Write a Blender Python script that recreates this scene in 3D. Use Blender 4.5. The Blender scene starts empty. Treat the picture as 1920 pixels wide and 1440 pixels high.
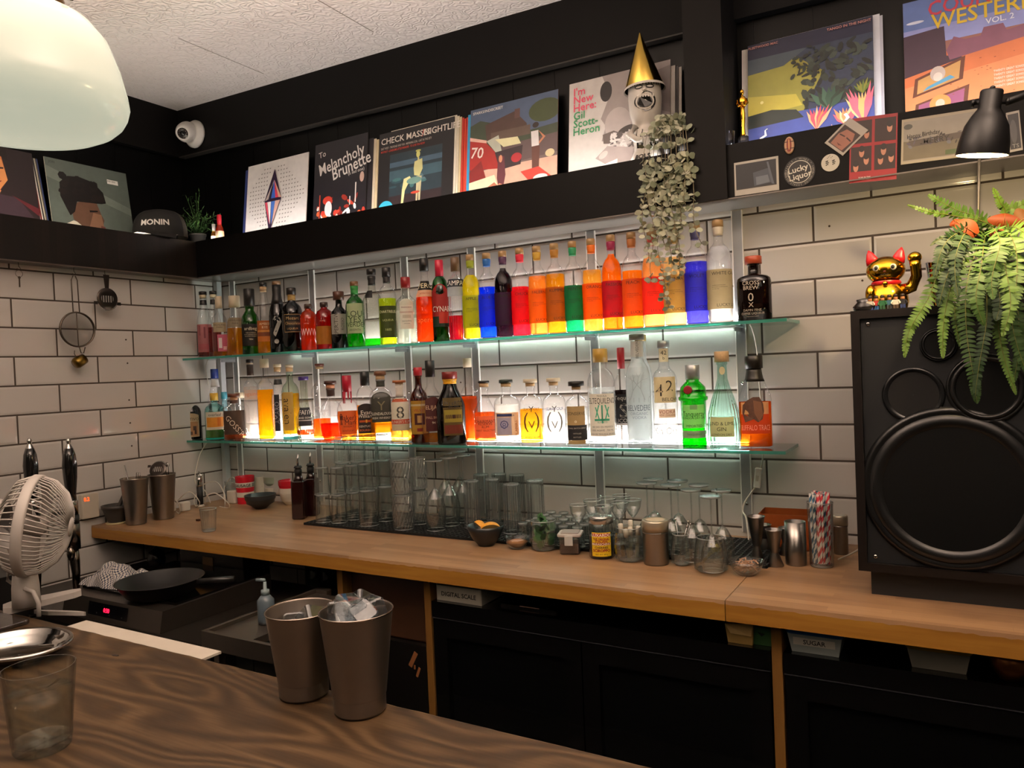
import bpy, math, random
from math import sin, cos, pi, atan, atan2, sqrt, radians as RAD
from mathutils import Vector, Matrix, noise as mnoise
random.seed(7)
C = bpy.context.scene.collection
SC = bpy.context.scene
# ------------------------------------------------------------------ camera
F = 1413.14
YAW, PITCH, ROLL = 0.529911, -0.019258, -0.041524
O = Vector((2.8923, -2.3134, 1.45))
_fw = Vector((-sin(YAW)*cos(PITCH), cos(YAW)*cos(PITCH), sin(PITCH)))
_rt = Vector((cos(YAW), sin(YAW), 0)); _up = _rt.cross(_fw)
RT = _rt*cos(ROLL)+_up*sin(ROLL); UP = -_rt*sin(ROLL)+_up*cos(ROLL); FW = _fw
cd = bpy.data.cameras.new('camera'); cam = bpy.data.objects.new('camera', cd); C.objects.link(cam)
cam.matrix_world = Matrix(((RT.x, UP.x, -FW.x, O.x), (RT.y, UP.y, -FW.y, O.y), (RT.z, UP.z, -FW.z, O.z), (0, 0, 0, 1)))
cd.sensor_width = 36; cd.lens = 36*F/1920; cd.clip_start = .02
SC.camera = cam
SC.view_settings.view_transform = 'Standard'; SC.view_settings.look = 'None'
SC.view_settings.gamma = 1; SC.view_settings.exposure = 0.0; SC.view_settings.use_curve_mapping = False
cy = SC.cycles
cy.max_bounces = 12; cy.transparent_max_bounces = 40; cy.diffuse_bounces = 4; cy.glossy_bounces = 4; cy.transmission_bounces = 8
cy.use_denoising = True; cy.sample_clamp_indirect = 4; cy.caustics_reflective = False; cy.caustics_refractive = False
cy.use_adaptive_sampling = True; cy.adaptive_threshold = .02
# ------------------------------------------------------------------ world and added room fill lights
W = bpy.data.worlds.new('world'); SC.world = W; W.use_nodes = True
W.node_tree.nodes['Background'].inputs[0].default_value = (1, .80, .58, 1)
W.node_tree.nodes['Background'].inputs[1].default_value = .05
def lamp(kind, name, loc, power, col, **k):
    d = bpy.data.lights.new(name, kind); d.energy = power; d.color = col
    for a, b in k.items(): setattr(d, a, b)
    o = bpy.data.objects.new(name, d); o.location = loc; C.objects.link(o); return o
WARM = (1, .78, .52)
lamp('POINT', 'added_room_fill', (1.0, -3.6, 2.2), 6, (1, .80, .58), shadow_soft_size=.12)  # point light added behind the viewpoint to lift the room's ambient
lamp('POINT', 'added_room_fill', (3.6, -3.5, 2.2), 4, (1, .80, .58), shadow_soft_size=.12)  # another added fill light on the unseen side of the room

# ------------------------------------------------------------------ pixel helpers (photo pixel -> point on a real plane)
def ray(u, v): return FW+RT*((u-960)/F)-UP*((v-720)/F)
def on_x(u, v, x): d = ray(u, v); return O+d*((x-O.x)/d.x)
def on_y(u, v, y): d = ray(u, v); return O+d*((y-O.y)/d.y)
def on_z(u, v, z): d = ray(u, v); return O+d*((z-O.z)/d.z)
def px(p): d = Vector(p)-O; w = d.dot(FW); return (960+F*d.dot(RT)/w, 720-F*d.dot(UP)/w, w)
def x_at(u, y, z):
    x = 1.5
    for _ in range(12):
        a = px((x, y, z))[0]; b = px((x+.001, y, z))[0]; x += (u-a)/((b-a)/.001)
    return x
def h_at(p, v):
    z = p[2]+.2
    for _ in range(8):
        a = px((p[0], p[1], z))[1]; b = px((p[0], p[1], z+.001))[1]; z += (v-a)/((b-a)/.001)
    return z-p[2]
def m_at(p, w): return w*px(p)[2]/F
# ------------------------------------------------------------------ materials
def lin(c): return c/12.92 if c <= .04045 else ((c+.055)/1.055)**2.4
def rgb(h):
    if isinstance(h, str): h = h.lstrip('#'); return tuple(lin(int(h[i:i+2], 16)/255) for i in (0, 2, 4))
    return h
MC = {}
def newmat(name):
    m = bpy.data.materials.new(name); m.use_nodes = True; nt = m.node_tree; nt.nodes.clear()
    out = nt.nodes.new('ShaderNodeOutputMaterial'); return m, nt, out
def N(nt, t, **k):
    n = nt.nodes.new('ShaderNode'+t)
    for a, b in k.items():
        if a.startswith('i_'): n.inputs[a[2:].replace('_', ' ')].default_value = b
        else: setattr(n, a, b)
    return n
def P(col, rough=.5, metal=0, spec=.5, coat=0, var=.08, scale=30, bump=0):
    key = ('P', str(col), rough, metal, spec, coat, var, scale, bump)
    if key in MC: return MC[key]
    m, nt, out = newmat('paint'); b = N(nt, 'BsdfPrincipled'); c = rgb(col)
    b.inputs['Roughness'].default_value = rough; b.inputs['Metallic'].default_value = metal
    b.inputs['Specular IOR Level'].default_value = spec; b.inputs['Coat Weight'].default_value = coat
    tc = N(nt, 'TexCoord'); nz = N(nt, 'TexNoise'); nz.inputs['Scale'].default_value = scale; nz.inputs['Detail'].default_value = 3
    nt.links.new(tc.outputs['Object'], nz.inputs['Vector'])
    mx = N(nt, 'Mix', data_type='RGBA'); mx.inputs[6].default_value = tuple(max(0, x*(1-var)) for x in c)+(1,)
    mx.inputs[7].default_value = tuple(min(1, x*(1+var)) for x in c)+(1,)
    nt.links.new(nz.outputs[0], mx.inputs[0]); nt.links.new(mx.outputs[2], b.inputs['Base Color'])
    if bump:
        bp = N(nt, 'Bump'); bp.inputs['Strength'].default_value = bump; bp.inputs['Distance'].default_value = .002
        nt.links.new(nz.outputs[0], bp.inputs['Height']); nt.links.new(bp.outputs[0], b.inputs['Normal'])
    nt.links.new(b.outputs[0], out.inputs[0]); MC[key] = m; return m
def EM(col, s):
    key = ('E', str(col), s)
    if key in MC: return MC[key]
    m, nt, out = newmat('light'); e = N(nt, 'Emission'); e.inputs[0].default_value = rgb(col)+(1,); e.inputs[1].default_value = s
    nt.links.new(e.outputs[0], out.inputs[0]); MC[key] = m; return m
def GL(col='#ffffff', edge=.55, refl=1.0, pattern=None, scale=1.0, rough=.02, frost=0, refr=0):
    """thin clear glass: tinted see-through, darker where it is seen edge-on, with a glossy coat"""
    key = ('G', str(col), edge, refl, pattern, scale, rough, frost, refr)
    if key in MC: return MC[key]
    m, nt, out = newmat('glass'); c = rgb(col)
    lw = N(nt, 'LayerWeight'); lw.inputs[0].default_value = .5
    mx = N(nt, 'Mix', data_type='RGBA'); mx.inputs[6].default_value = c+(1,); mx.inputs[7].default_value = tuple(x*edge for x in c)+(1,)
    pw = N(nt, 'Math', operation='POWER'); pw.inputs[1].default_value = 2.5
    nt.links.new(lw.outputs['Facing'], pw.inputs[0]); nt.links.new(pw.outputs[0], mx.inputs[0])
    t = N(nt, 'BsdfTransparent'); nt.links.new(mx.outputs[2], t.inputs[0])
    g = N(nt, 'BsdfGlossy'); g.inputs['Roughness'].default_value = rough; g.inputs[0].default_value = (.95, .97, 1, 1)
    fr = N(nt, 'Math', operation='POWER'); fr.inputs[1].default_value = 4; nt.links.new(lw.outputs['Facing'], fr.inputs[0])
    mu = N(nt, 'Math', operation='MULTIPLY_ADD'); mu.inputs[1].default_value = .8*min(refl, 1.1); mu.inputs[2].default_value = .045*refl; mu.use_clamp = True
    nt.links.new(fr.outputs[0], mu.inputs[0])
    ms = N(nt, 'MixShader'); nt.links.new(mu.outputs[0], ms.inputs[0])
    base = t.outputs[0]
    if frost:
        tr = N(nt, 'BsdfTranslucent'); tr.inputs[0].default_value = c+(1,); df = N(nt, 'BsdfDiffuse'); df.inputs[0].default_value = c+(1,)
        a = N(nt, 'MixShader'); a.inputs[0].default_value = .35; nt.links.new(tr.outputs[0], a.inputs[1]); nt.links.new(df.outputs[0], a.inputs[2])
        b = N(nt, 'MixShader'); b.inputs[0].default_value = frost; nt.links.new(t.outputs[0], b.inputs[1]); nt.links.new(a.outputs[0], b.inputs[2]); base = b.outputs[0]
    rf = None
    if refr:
        rf = N(nt, 'BsdfGlass'); rf.inputs['Roughness'].default_value = 0; rf.inputs['IOR'].default_value = 1.45; rf.inputs[0].default_value = c+(1,)
        b = N(nt, 'MixShader'); b.inputs[0].default_value = refr; nt.links.new(base, b.inputs[1]); nt.links.new(rf.outputs[0], b.inputs[2]); base = b.outputs[0]
    nt.links.new(base, ms.inputs[1]); nt.links.new(g.outputs[0], ms.inputs[2])
    if pattern:
        tc = N(nt, 'TexCoord'); sp = N(nt, 'SeparateXYZ'); nt.links.new(tc.outputs['Object'], sp.inputs[0])
        at = N(nt, 'Math', operation='ARCTAN2'); nt.links.new(sp.outputs[0], at.inputs[0]); nt.links.new(sp.outputs[1], at.inputs[1])
        if pattern == 'hammer':
            h = N(nt, 'TexVoronoi'); h.inputs['Scale'].default_value = 160*scale; nt.links.new(tc.outputs['Object'], h.inputs[0]); ho = h.outputs[0]
        else:
            k = N(nt, 'Math', operation='MULTIPLY'); k.inputs[1].default_value = 24*scale; nt.links.new(at.outputs[0], k.inputs[0])
            z = N(nt, 'Math', operation='MULTIPLY'); z.inputs[1].default_value = 170 if pattern == 'spiral' else 0; nt.links.new(sp.outputs[2], z.inputs[0])
            ad = N(nt, 'Math', operation='ADD'); nt.links.new(k.outputs[0], ad.inputs[0]); nt.links.new(z.outputs[0], ad.inputs[1])
            s = N(nt, 'Math', operation='SINE'); nt.links.new(ad.outputs[0], s.inputs[0]); ho = s.outputs[0]
        bp = N(nt, 'Bump'); bp.inputs['Strength'].default_value = 1; bp.inputs['Distance'].default_value = .0015
        nt.links.new(ho, bp.inputs['Height'])
        for n in [lw, g]+([rf] if rf else []): nt.links.new(bp.outputs[0], n.inputs['Normal'])
    nt.links.new(ms.outputs[0], out.inputs[0]); MC[key] = m; return m
def LQ(col, glow=.3, dens=1.0):
    """coloured drink: light passes tinted, a part of it is scattered"""
    key = ('L', str(col), glow, dens)
    if key in MC: return MC[key]
    m, nt, out = newmat('drink'); c = rgb(col); c1 = tuple(max(.002, x)**(.5*dens) for x in c)
    t = N(nt, 'BsdfTransparent'); t.inputs[0].default_value = c1+(1,)
    tr = N(nt, 'BsdfTranslucent'); tr.inputs[0].default_value = c+(1,)
    ms = N(nt, 'MixShader'); ms.inputs[0].default_value = glow
    nt.links.new(t.outputs[0], ms.inputs[1]); nt.links.new(tr.outputs[0], ms.inputs[2]); nt.links.new(ms.outputs[0], out.inputs[0])
    MC[key] = m; return m
def PAPER(col, tl=.35, see=0, rough=.6, var=.1, scale=60):
    """printed paper that lets some light through"""
    key = ('R', str(col), tl, see, rough, var, scale)
    if key in MC: return MC[key]
    m, nt, out = newmat('paper'); c = rgb(col)
    tc = N(nt, 'TexCoord'); nz = N(nt, 'TexNoise'); nz.inputs['Scale'].default_value = scale; nt.links.new(tc.outputs['Object'], nz.inputs['Vector'])
    mx = N(nt, 'Mix', data_type='RGBA'); mx.inputs[6].default_value = tuple(x*(1-var) for x in c)+(1,); mx.inputs[7].default_value = tuple(min(1, x*(1+var)) for x in c)+(1,)
    nt.links.new(nz.outputs[0], mx.inputs[0])
    b = N(nt, 'BsdfPrincipled'); b.inputs['Roughness'].default_value = rough; nt.links.new(mx.outputs[2], b.inputs['Base Color'])
    tr = N(nt, 'BsdfTranslucent'); nt.links.new(mx.outputs[2], tr.inputs[0])
    ms = N(nt, 'MixShader'); ms.inputs[0].default_value = tl; nt.links.new(b.outputs[0], ms.inputs[1]); nt.links.new(tr.outputs[0], ms.inputs[2])
    o = ms.outputs[0]
    if see:
        t = N(nt, 'BsdfTransparent'); nt.links.new(mx.outputs[2], t.inputs[0]); m2 = N(nt, 'MixShader'); m2.inputs[0].default_value = see
        nt.links.new(o, m2.inputs[1]); nt.links.new(t.outputs[0], m2.inputs[2]); o = m2.outputs[0]
    nt.links.new(o, out.inputs[0]); MC[key] = m; return m
# ---- tiles
PZ, Z0, TW = .104525, 1.8825, .305
X0 = .269885; Y0 = .274995
def tile_mat(axis, origin):
    m, nt, out = newmat('white_metro_tile')
    tc = N(nt, 'TexCoord'); sp = N(nt, 'SeparateXYZ'); nt.links.new(tc.outputs['Object'], sp.inputs[0])
    cb = N(nt, 'CombineXYZ')
    a = N(nt, 'Math', operation='MULTIPLY_ADD'); a.inputs[1].default_value = 1 if axis == 0 else -1; a.inputs[2].default_value = -origin+TW/2+TW*10
    nt.links.new(sp.outputs[axis], a.inputs[0])
    b = N(nt, 'Math', operation='ADD'); b.inputs[1].default_value = -(Z0-20*PZ); nt.links.new(sp.outputs[2], b.inputs[0])
    nt.links.new(a.outputs[0], cb.inputs[0]); nt.links.new(b.outputs[0], cb.inputs[1])
    br = N(nt, 'TexBrick'); br.offset = .5; br.offset_frequency = 2; br.squash = 1
    br.inputs['Scale'].default_value = 1; br.inputs['Mortar Size'].default_value = .0030; br.inputs['Mortar Smooth'].default_value = 0.0
    br.inputs['Brick Width'].default_value = TW; br.inputs['Row Height'].default_value = PZ
    br.inputs['Color1'].default_value = (.48, .46, .435, 1); br.inputs['Color2'].default_value = (.53, .515, .49, 1); br.inputs['Mortar'].default_value = (.045, .033, .024, 1)
    nt.links.new(cb.outputs[0], br.inputs['Vector'])
    b2 = N(nt, 'TexBrick'); b2.offset = .5; b2.offset_frequency = 2; b2.squash = 1
    b2.inputs['Scale'].default_value = 1; b2.inputs['Mortar Size'].default_value = .011; b2.inputs['Mortar Smooth'].default_value = 1.0
    b2.inputs['Brick Width'].default_value = TW; b2.inputs['Row Height'].default_value = PZ
    nt.links.new(cb.outputs[0], b2.inputs['Vector'])
    bs = N(nt, 'BsdfPrincipled'); nt.links.new(br.outputs[0], bs.inputs['Base Color'])
    r = N(nt, 'MapRange'); r.inputs[3].default_value = .10; r.inputs[4].default_value = .8; nt.links.new(br.outputs[1], r.inputs[0]); nt.links.new(r.outputs[0], bs.inputs['Roughness'])
    nz = N(nt, 'TexNoise'); nz.inputs['Scale'].default_value = 9; nt.links.new(tc.outputs['Object'], nz.inputs['Vector'])
    s = N(nt, 'Math', operation='MULTIPLY_ADD'); s.inputs[1].default_value = -.0015; s.inputs[2].default_value = .0015; nt.links.new(b2.outputs[1], s.inputs[0])
    s2 = N(nt, 'Math', operation='MULTIPLY_ADD'); s2.inputs[1].default_value = .0012; nt.links.new(nz.outputs[0], s2.inputs[0]); nt.links.new(s.outputs[0], s2.inputs[2])
    bp = N(nt, 'Bump'); bp.inputs['Strength'].default_value = 1; bp.inputs['Distance'].default_value = 1.0
    nt.links.new(s2.outputs[0], bp.inputs['Height']); nt.links.new(bp.outputs[0], bs.inputs['Normal'])
    nt.links.new(bs.outputs[0], out.inputs[0]); return m
def wood_mat(c1, c2, c3, kind='block', rough=.35):
    m, nt, out = newmat('wood'); tc = N(nt, 'TexCoord'); mp = N(nt, 'Mapping'); nt.links.new(tc.outputs['Object'], mp.inputs[0])
    bs = N(nt, 'BsdfPrincipled'); bs.inputs['Roughness'].default_value = rough; bs.inputs['Specular IOR Level'].default_value = .3
    cr = N(nt, 'ValToRGB'); e = cr.color_ramp.elements; e[0].color = rgb(c1)+(1,); e[1].color = rgb(c3)+(1,); k = e.new(.5); k.color = rgb(c2)+(1,)
    if kind == 'block':
        br = N(nt, 'TexBrick'); br.offset = .37; br.offset_frequency = 2
        br.inputs['Scale'].default_value = 1; br.inputs['Brick Width'].default_value = .33; br.inputs['Row Height'].default_value = .026
        br.inputs['Mortar Size'].default_value = .0004; br.inputs['Color1'].default_value = (0, 0, 0, 1); br.inputs['Color2'].default_value = (1, 1, 1, 1); br.inputs['Mortar'].default_value = (.25, .25, .25, 1)
        nt.links.new(tc.outputs['Object'], br.inputs['Vector'])
        mp.inputs['Scale'].default_value = (6, 90, 90); nz = N(nt, 'TexNoise'); nz.inputs['Scale'].default_value = 1; nz.inputs['Detail'].default_value = 4; nt.links.new(mp.outputs[0], nz.inputs['Vector'])
        n2 = N(nt, 'TexNoise'); n2.inputs['Scale'].default_value = 3.5; n2.inputs['Detail'].default_value = 3; nt.links.new(tc.outputs['Object'], n2.inputs['Vector'])
        a = N(nt, 'Mix', data_type='FLOAT'); a.inputs[0].default_value = .45; nt.links.new(br.outputs[0], a.inputs[2]); nt.links.new(nz.outputs[0], a.inputs[3])
        b = N(nt, 'Mix', data_type='FLOAT'); b.inputs[0].default_value = .5; nt.links.new(a.outputs[0], b.inputs[2]); nt.links.new(n2.outputs[0], b.inputs[3])
        nt.links.new(b.outputs[0], cr.inputs[0]); h = nz.outputs[0]
    elif kind == 'slab':
        # long oak figure: bands that bend round slow distortions
        mp.inputs['Scale'].default_value = (1.3, 5.0, 1); n1 = N(nt, 'TexNoise'); n1.inputs['Scale'].default_value = 1.9; n1.inputs['Detail'].default_value = 1.0; nt.links.new(mp.outputs[0], n1.inputs['Vector'])
        mu = N(nt, 'Math', operation='MULTIPLY'); mu.inputs[1].default_value = 62; nt.links.new(n1.outputs[0], mu.inputs[0])
        sp = N(nt, 'SeparateXYZ'); nt.links.new(tc.outputs['Object'], sp.inputs[0])
        ad = N(nt, 'Math', operation='MULTIPLY_ADD'); ad.inputs[1].default_value = 110; nt.links.new(sp.outputs[1], ad.inputs[0]); nt.links.new(mu.outputs[0], ad.inputs[2])
        sn = N(nt, 'Math', operation='SINE'); nt.links.new(ad.outputs[0], sn.inputs[0])
        m3 = N(nt, 'Mapping'); m3.inputs['Scale'].default_value = (14, 260, 14); nt.links.new(tc.outputs['Object'], m3.inputs[0])
        n3 = N(nt, 'TexNoise'); n3.inputs['Scale'].default_value = 1; n3.inputs['Detail'].default_value = 3; nt.links.new(m3.outputs[0], n3.inputs['Vector'])
        n4 = N(nt, 'TexNoise'); n4.inputs['Scale'].default_value = 4; nt.links.new(tc.outputs['Object'], n4.inputs['Vector'])
        q = N(nt, 'Math', operation='MULTIPLY_ADD'); q.inputs[1].default_value = .2; q.inputs[2].default_value = -.02; nt.links.new(sn.outputs[0], q.inputs[0])
        q2 = N(nt, 'Math', operation='MULTIPLY_ADD'); q2.inputs[1].default_value = .55; nt.links.new(n3.outputs[0], q2.inputs[0]); nt.links.new(q.outputs[0], q2.inputs[2])
        q3 = N(nt, 'Math', operation='MULTIPLY_ADD'); q3.inputs[1].default_value = .45; nt.links.new(n4.outputs[0], q3.inputs[0]); nt.links.new(q2.outputs[0], q3.inputs[2])
        nt.links.new(q3.outputs[0], cr.inputs[0]); h = q3.outputs[0]
    else:
        mp.inputs['Scale'].default_value = (4, 60, 60) if kind == 'x' else (60, 60, 4)
        nz = N(nt, 'TexNoise'); nz.inputs['Scale'].default_value = 1; nz.inputs['Detail'].default_value = 5; nt.links.new(mp.outputs[0], nz.inputs['Vector'])
        nt.links.new(nz.outputs[0], cr.inputs[0]); h = nz.outputs[0]
    bp = N(nt, 'Bump'); bp.inputs['Strength'].default_value = .25; bp.inputs['Distance'].default_value = .001; nt.links.new(h, bp.inputs['Height']); nt.links.new(bp.outputs[0], bs.inputs['Normal'])
    nt.links.new(cr.outputs[0], bs.inputs['Base Color']); nt.links.new(bs.outputs[0], out.inputs[0]); return m
def ceil_mat():
    m, nt, out = newmat('embossed_ceiling_paper'); tc = N(nt, 'TexCoord'); bs = N(nt, 'BsdfPrincipled'); bs.inputs['Roughness'].default_value = .55
    bs.inputs['Base Color'].default_value = (.86, .81, .785, 1)
    n1 = N(nt, 'TexNoise'); n1.inputs['Scale'].default_value = 14; n1.inputs['Detail'].default_value = 2; nt.links.new(tc.outputs['Object'], n1.inputs['Vector'])
    mu = N(nt, 'Math', operation='MULTIPLY'); mu.inputs[1].default_value = 60; nt.links.new(n1.outputs[0], mu.inputs[0])
    sn = N(nt, 'Math', operation='SINE'); nt.links.new(mu.outputs[0], sn.inputs[0])
    n2 = N(nt, 'TexNoise'); n2.inputs['Scale'].default_value = 70; nt.links.new(tc.outputs['Object'], n2.inputs['Vector'])
    ad = N(nt, 'Math', operation='MULTIPLY_ADD'); ad.inputs[1].default_value = .8; nt.links.new(n2.outputs[0], ad.inputs[0]); nt.links.new(sn.outputs[0], ad.inputs[2])
    bp = N(nt, 'Bump'); bp.inputs['Strength'].default_value = .7; bp.inputs['Distance'].default_value = .0018; nt.links.new(ad.outputs[0], bp.inputs['Height']); nt.links.new(bp.outputs[0], bs.inputs['Normal'])
    nt.links.new(bs.outputs[0], out.inputs[0]); return m
BLACK = P('#080707', .45, spec=.2, var=.3, scale=12, bump=.2)
BLKW = P('#050404', .5, spec=.15, var=.35, scale=8, bump=.3)
STEEL = P('#8d8985', .28, 1); STEELD = P('#8f867d', .33, 1); CHROME = P('#c9c7c4', .08, 1); ALU = P('#a9adb0', .35, .6)
BRASS = P('#8a7436', .3, 1); GOLD = P('#e0a93a', .12, 1); WHITE = P('#e8e6e2', .4); CORK = P('#b99b74', .8, var=.25, scale=200); CORKL = P('#cdbfa6', .7, var=.1)
CLEAR = GL('#fbfdfd', .6); CLEARG = GL('#fdfefd', .66, 1.6); RUBBER = P('#0a0a0b', .6)
# ------------------------------------------------------------------ mesh builder
class MB:
    def __init__(s): s.v = []; s.f = []; s.m = []; s.sm = []
    def add(s, vs, fs, mat, smooth=False):
        b = len(s.v); s.v += [tuple(q) for q in vs]
        for f in fs: s.f.append([b+i for i in f]); s.m.append(mat); s.sm.append(smooth)
        return s
    def box(s, a, b, mat):
        x0, y0, z0 = a; x1, y1, z1 = b
        vs = [(x0, y0, z0), (x1, y0, z0), (x1, y1, z0), (x0, y1, z0), (x0, y0, z1), (x1, y0, z1), (x1, y1, z1), (x0, y1, z1)]
        return s.add(vs, [(0, 3, 2, 1), (4, 5, 6, 7), (0, 1, 5, 4), (1, 2, 6, 5), (2, 3, 7, 6), (3, 0, 4, 7)], mat)
    def obox(s, c, size, rot, mat):
        t = MB(); t.box((-size[0]/2, -size[1]/2, -size[2]/2), (size[0]/2, size[1]/2, size[2]/2), mat)
        R = rot if isinstance(rot, Matrix) else Matrix.Rotation(rot, 3, 'Z')
        return s.add([R @ Vector(q)+Vector(c) for q in t.v], t.f, mat)
    def bbox(s, a, b, mat, r=.004, n=3):
        """box with rounded upright corners and softened top"""
        x0, y0, z0 = a; x1, y1, z1 = b; pts = []
        for cx_, cy_, a0 in ((x1-r, y1-r, 0), (x0+r, y1-r, pi/2), (x0+r, y0+r, pi), (x1-r, y0+r, 1.5*pi)):
            for i in range(n+1): t = a0+i*pi/2/n; pts.append((cx_+r*cos(t), cy_+r*sin(t)))
        k = len(pts); e = min(r*.4, (z1-z0)*.2); cxm, cym = (x0+x1)/2, (y0+y1)/2
        def ring(z, ins):
            return [(cxm+(p[0]-cxm)*(1-ins/max(1e-6, (x1-x0)/2)), cym+(p[1]-cym)*(1-ins/max(1e-6, (y1-y0)/2)), z) for p in pts]
        R = [ring(z0, e), ring(z0+e, 0), ring(z1-e, 0), ring(z1, e)]; vs = sum(R, []); fs = []
        for j in range(3):
            for i in range(k): fs.append((j*k+i, j*k+(i+1) % k, (j+1)*k+(i+1) % k, (j+1)*k+i))
        fs.append(tuple(range(k))[::-1]); fs.append(tuple(3*k+i for i in range(k)))
        return s.add(vs, fs, mat)
    def lathe(s, prof, mat, seg=28, c=(0, 0, 0), sec=None, M=None, smooth=True, cap=True, sharp=False):
        if smooth:
            q = [prof[0]]; d = .0005
            for (r0, z0), (r1, z1) in zip(prof, prof[1:]):
                L = sqrt((r1-r0)**2+(z1-z0)**2)
                if L > 5*d: f = d/L; q += [(r0+(r1-r0)*f, z0+(z1-z0)*f), (r1-(r1-r0)*f, z1-(z1-z0)*f)] if sharp else []
                q.append((r1, z1))
            prof = q
        vs = []; fs = []
        for r, z in prof:
            for i in range(seg):
                t = 2*pi*i/seg; k = sec(t, r) if sec else 1
                p = Vector((r*k*sin(t), -r*k*cos(t), z))
                if M: p = M @ p
                vs.append(tuple(p+Vector(c)))
        for j in range(len(prof)-1):
            for i in range(seg): fs.append((j*seg+i, j*seg+(i+1) % seg, (j+1)*seg+(i+1) % seg, (j+1)*seg+i))
        s.add(vs, fs, mat, smooth)
        if cap:
            b = len(s.v)-len(vs)
            for j, rev in ((0, True), (len(prof)-1, False)):
                if prof[j][0] > 1e-5:
                    f = [b+j*seg+i for i in range(seg)]
                    s.f.append(f[::-1] if rev else f); s.m.append(mat); s.sm.append(False)
        return s
    def tube(s, pts, r, mat, seg=8, closed=False):
        pts = [Vector(q) for q in pts]; n = len(pts); vs = []; fs = []; up = Vector((.13, .2, 1)).normalized()
        for i, q in enumerate(pts):
            a = pts[(i-1) % n] if (closed or i) else q; b = pts[(i+1) % n] if (closed or i < n-1) else q
            d = (b-a).normalized(); u = d.cross(up)
            if u.length < .05: u = d.cross(Vector((1, 0, 0)))
            u.normalize(); w = d.cross(u); rr = r[i] if isinstance(r, (list, tuple)) else r
            for k in range(seg): t = 2*pi*k/seg; vs.append(q+u*rr*cos(t)+w*rr*sin(t))
        for j in range(n if closed else n-1):
            j2 = (j+1) % n
            for k in range(seg): fs.append((j*seg+k, j*seg+(k+1) % seg, j2*seg+(k+1) % seg, j2*seg+k))
        if not closed: fs.append(tuple(range(seg))[::-1]); fs.append(tuple((n-1)*seg+k for k in range(seg)))
        return s.add(vs, fs, mat, True)
    def ell(s, c, rx, ry, rz, mat, seg=20, rings=12, M=None):
        pr = [(max(1e-6, sin(pi*j/rings)), -cos(pi*j/rings)) for j in range(rings+1)]; vs = []; fs = []
        for r, z in pr:
            for i in range(seg):
                t = 2*pi*i/seg; p = Vector((rx*r*cos(t), ry*r*sin(t), rz*z)); p = M @ p if M else p; vs.append(p+Vector(c))
        for j in range(rings):
            for i in range(seg): fs.append((j*seg+i, j*seg+(i+1) % seg, (j+1)*seg+(i+1) % seg, (j+1)*seg+i))
        return s.add(vs, fs, mat, True)
    def join(s, o, M=None, c=(0, 0, 0)):
        b = len(s.v); c = Vector(c)
        s.v += [tuple((M @ Vector(q) if M else Vector(q))+c) for q in o.v]
        s.f += [[b+i for i in f] for f in o.f]; s.m += o.m; s.sm += o.sm; return s
    def build(s, name, parent=None, loc=None):
        me = bpy.data.meshes.new(name); me.from_pydata(s.v, [], s.f)
        ms = []
        for m in s.m:
            if m not in ms: ms.append(m)
        for m in ms: me.materials.append(m)
        ix = {id(m): i for i, m in enumerate(ms)}
        me.polygons.foreach_set('material_index', [ix[id(m)] for m in s.m]); me.polygons.foreach_set('use_smooth', s.sm); me.update()
        o = bpy.data.objects.new(name, me); C.objects.link(o)
        if parent: o.parent = parent
        if loc: o.location = loc
        return o
def T(name, label, cat, loc=(0, 0, 0), group=None, rz=0):
    o = bpy.data.objects.new(name, None); o.empty_display_size = .02; C.objects.link(o); o.location = loc; o.rotation_euler = (0, 0, rz)
    o['label'] = label; o['category'] = cat
    if group: o['group'] = group
    return o
def tag(o, label, cat, group=None, kind=None):
    o['label'] = label; o['category'] = cat
    if group: o['group'] = group
    if kind: o['kind'] = kind
    return o
def struct(o, label=None):
    o['kind'] = 'structure'
    if label: o['label'] = label
    return o
def dup(root, loc, label=None, group=None, rz=None):
    r = root.copy(); C.objects.link(r); r.location = loc
    if rz is not None: r.rotation_euler = (0, 0, rz)
    if label: r['label'] = label
    if group: r['group'] = group
    for ch in list(root.children):
        c = ch.copy(); C.objects.link(c); c.parent = r
        for g in list(ch.children):
            d = g.copy(); C.objects.link(d); d.parent = c
    return r
TC = {}
def text_geo(t, bold=0):
    """outline faces of a line of text, height-1 letters, left edge at 0, baseline at 0; returns verts, faces, width"""
    k = (t, bold)
    if k in TC: return TC[k]
    cu = bpy.data.curves.new('t', 'FONT'); cu.body = t; cu.size = 1.38; cu.resolution_u = 2; cu.offset = bold; cu.fill_mode = 'FRONT'
    ob = bpy.data.objects.new('t', cu); C.objects.link(ob)
    me = bpy.data.meshes.new_from_object(ob)
    vs = [tuple(v.co) for v in me.vertices]; fs = [tuple(p.vertices) for p in me.polygons]
    bpy.data.objects.remove(ob); bpy.data.curves.remove(cu); bpy.data.meshes.remove(me)
    if vs:
        x0 = min(v[0] for v in vs); vs = [(v[0]-x0, v[1], 0) for v in vs]; w = max(v[0] for v in vs)
    else: w = 0
    TC[k] = (vs, fs, w); return TC[k]
def put_text(mb, t, size, fn, mat, x=0, y=0, align='c', bold=0, maxw=None, rot=0, sx=1):
    """fn maps flat (x, y, off) to a point"""
    vs, fs, w = text_geo(t, bold)
    if not vs: return
    k = size*sx
    if maxw and w*k > maxw: k = maxw/w
    ox = {'c': -w*k/2, 'l': 0, 'r': -w*k}[align]
    out = []
    for a, b, _ in vs:
        qx, qy = a*k+ox, b*size-size*.5
        if rot: qx, qy = qx*cos(rot)-qy*sin(rot), qx*sin(rot)+qy*cos(rot)
        out.append(fn(x+qx, y+qy, .0006))
    mb.add(out, fs, mat)
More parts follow.
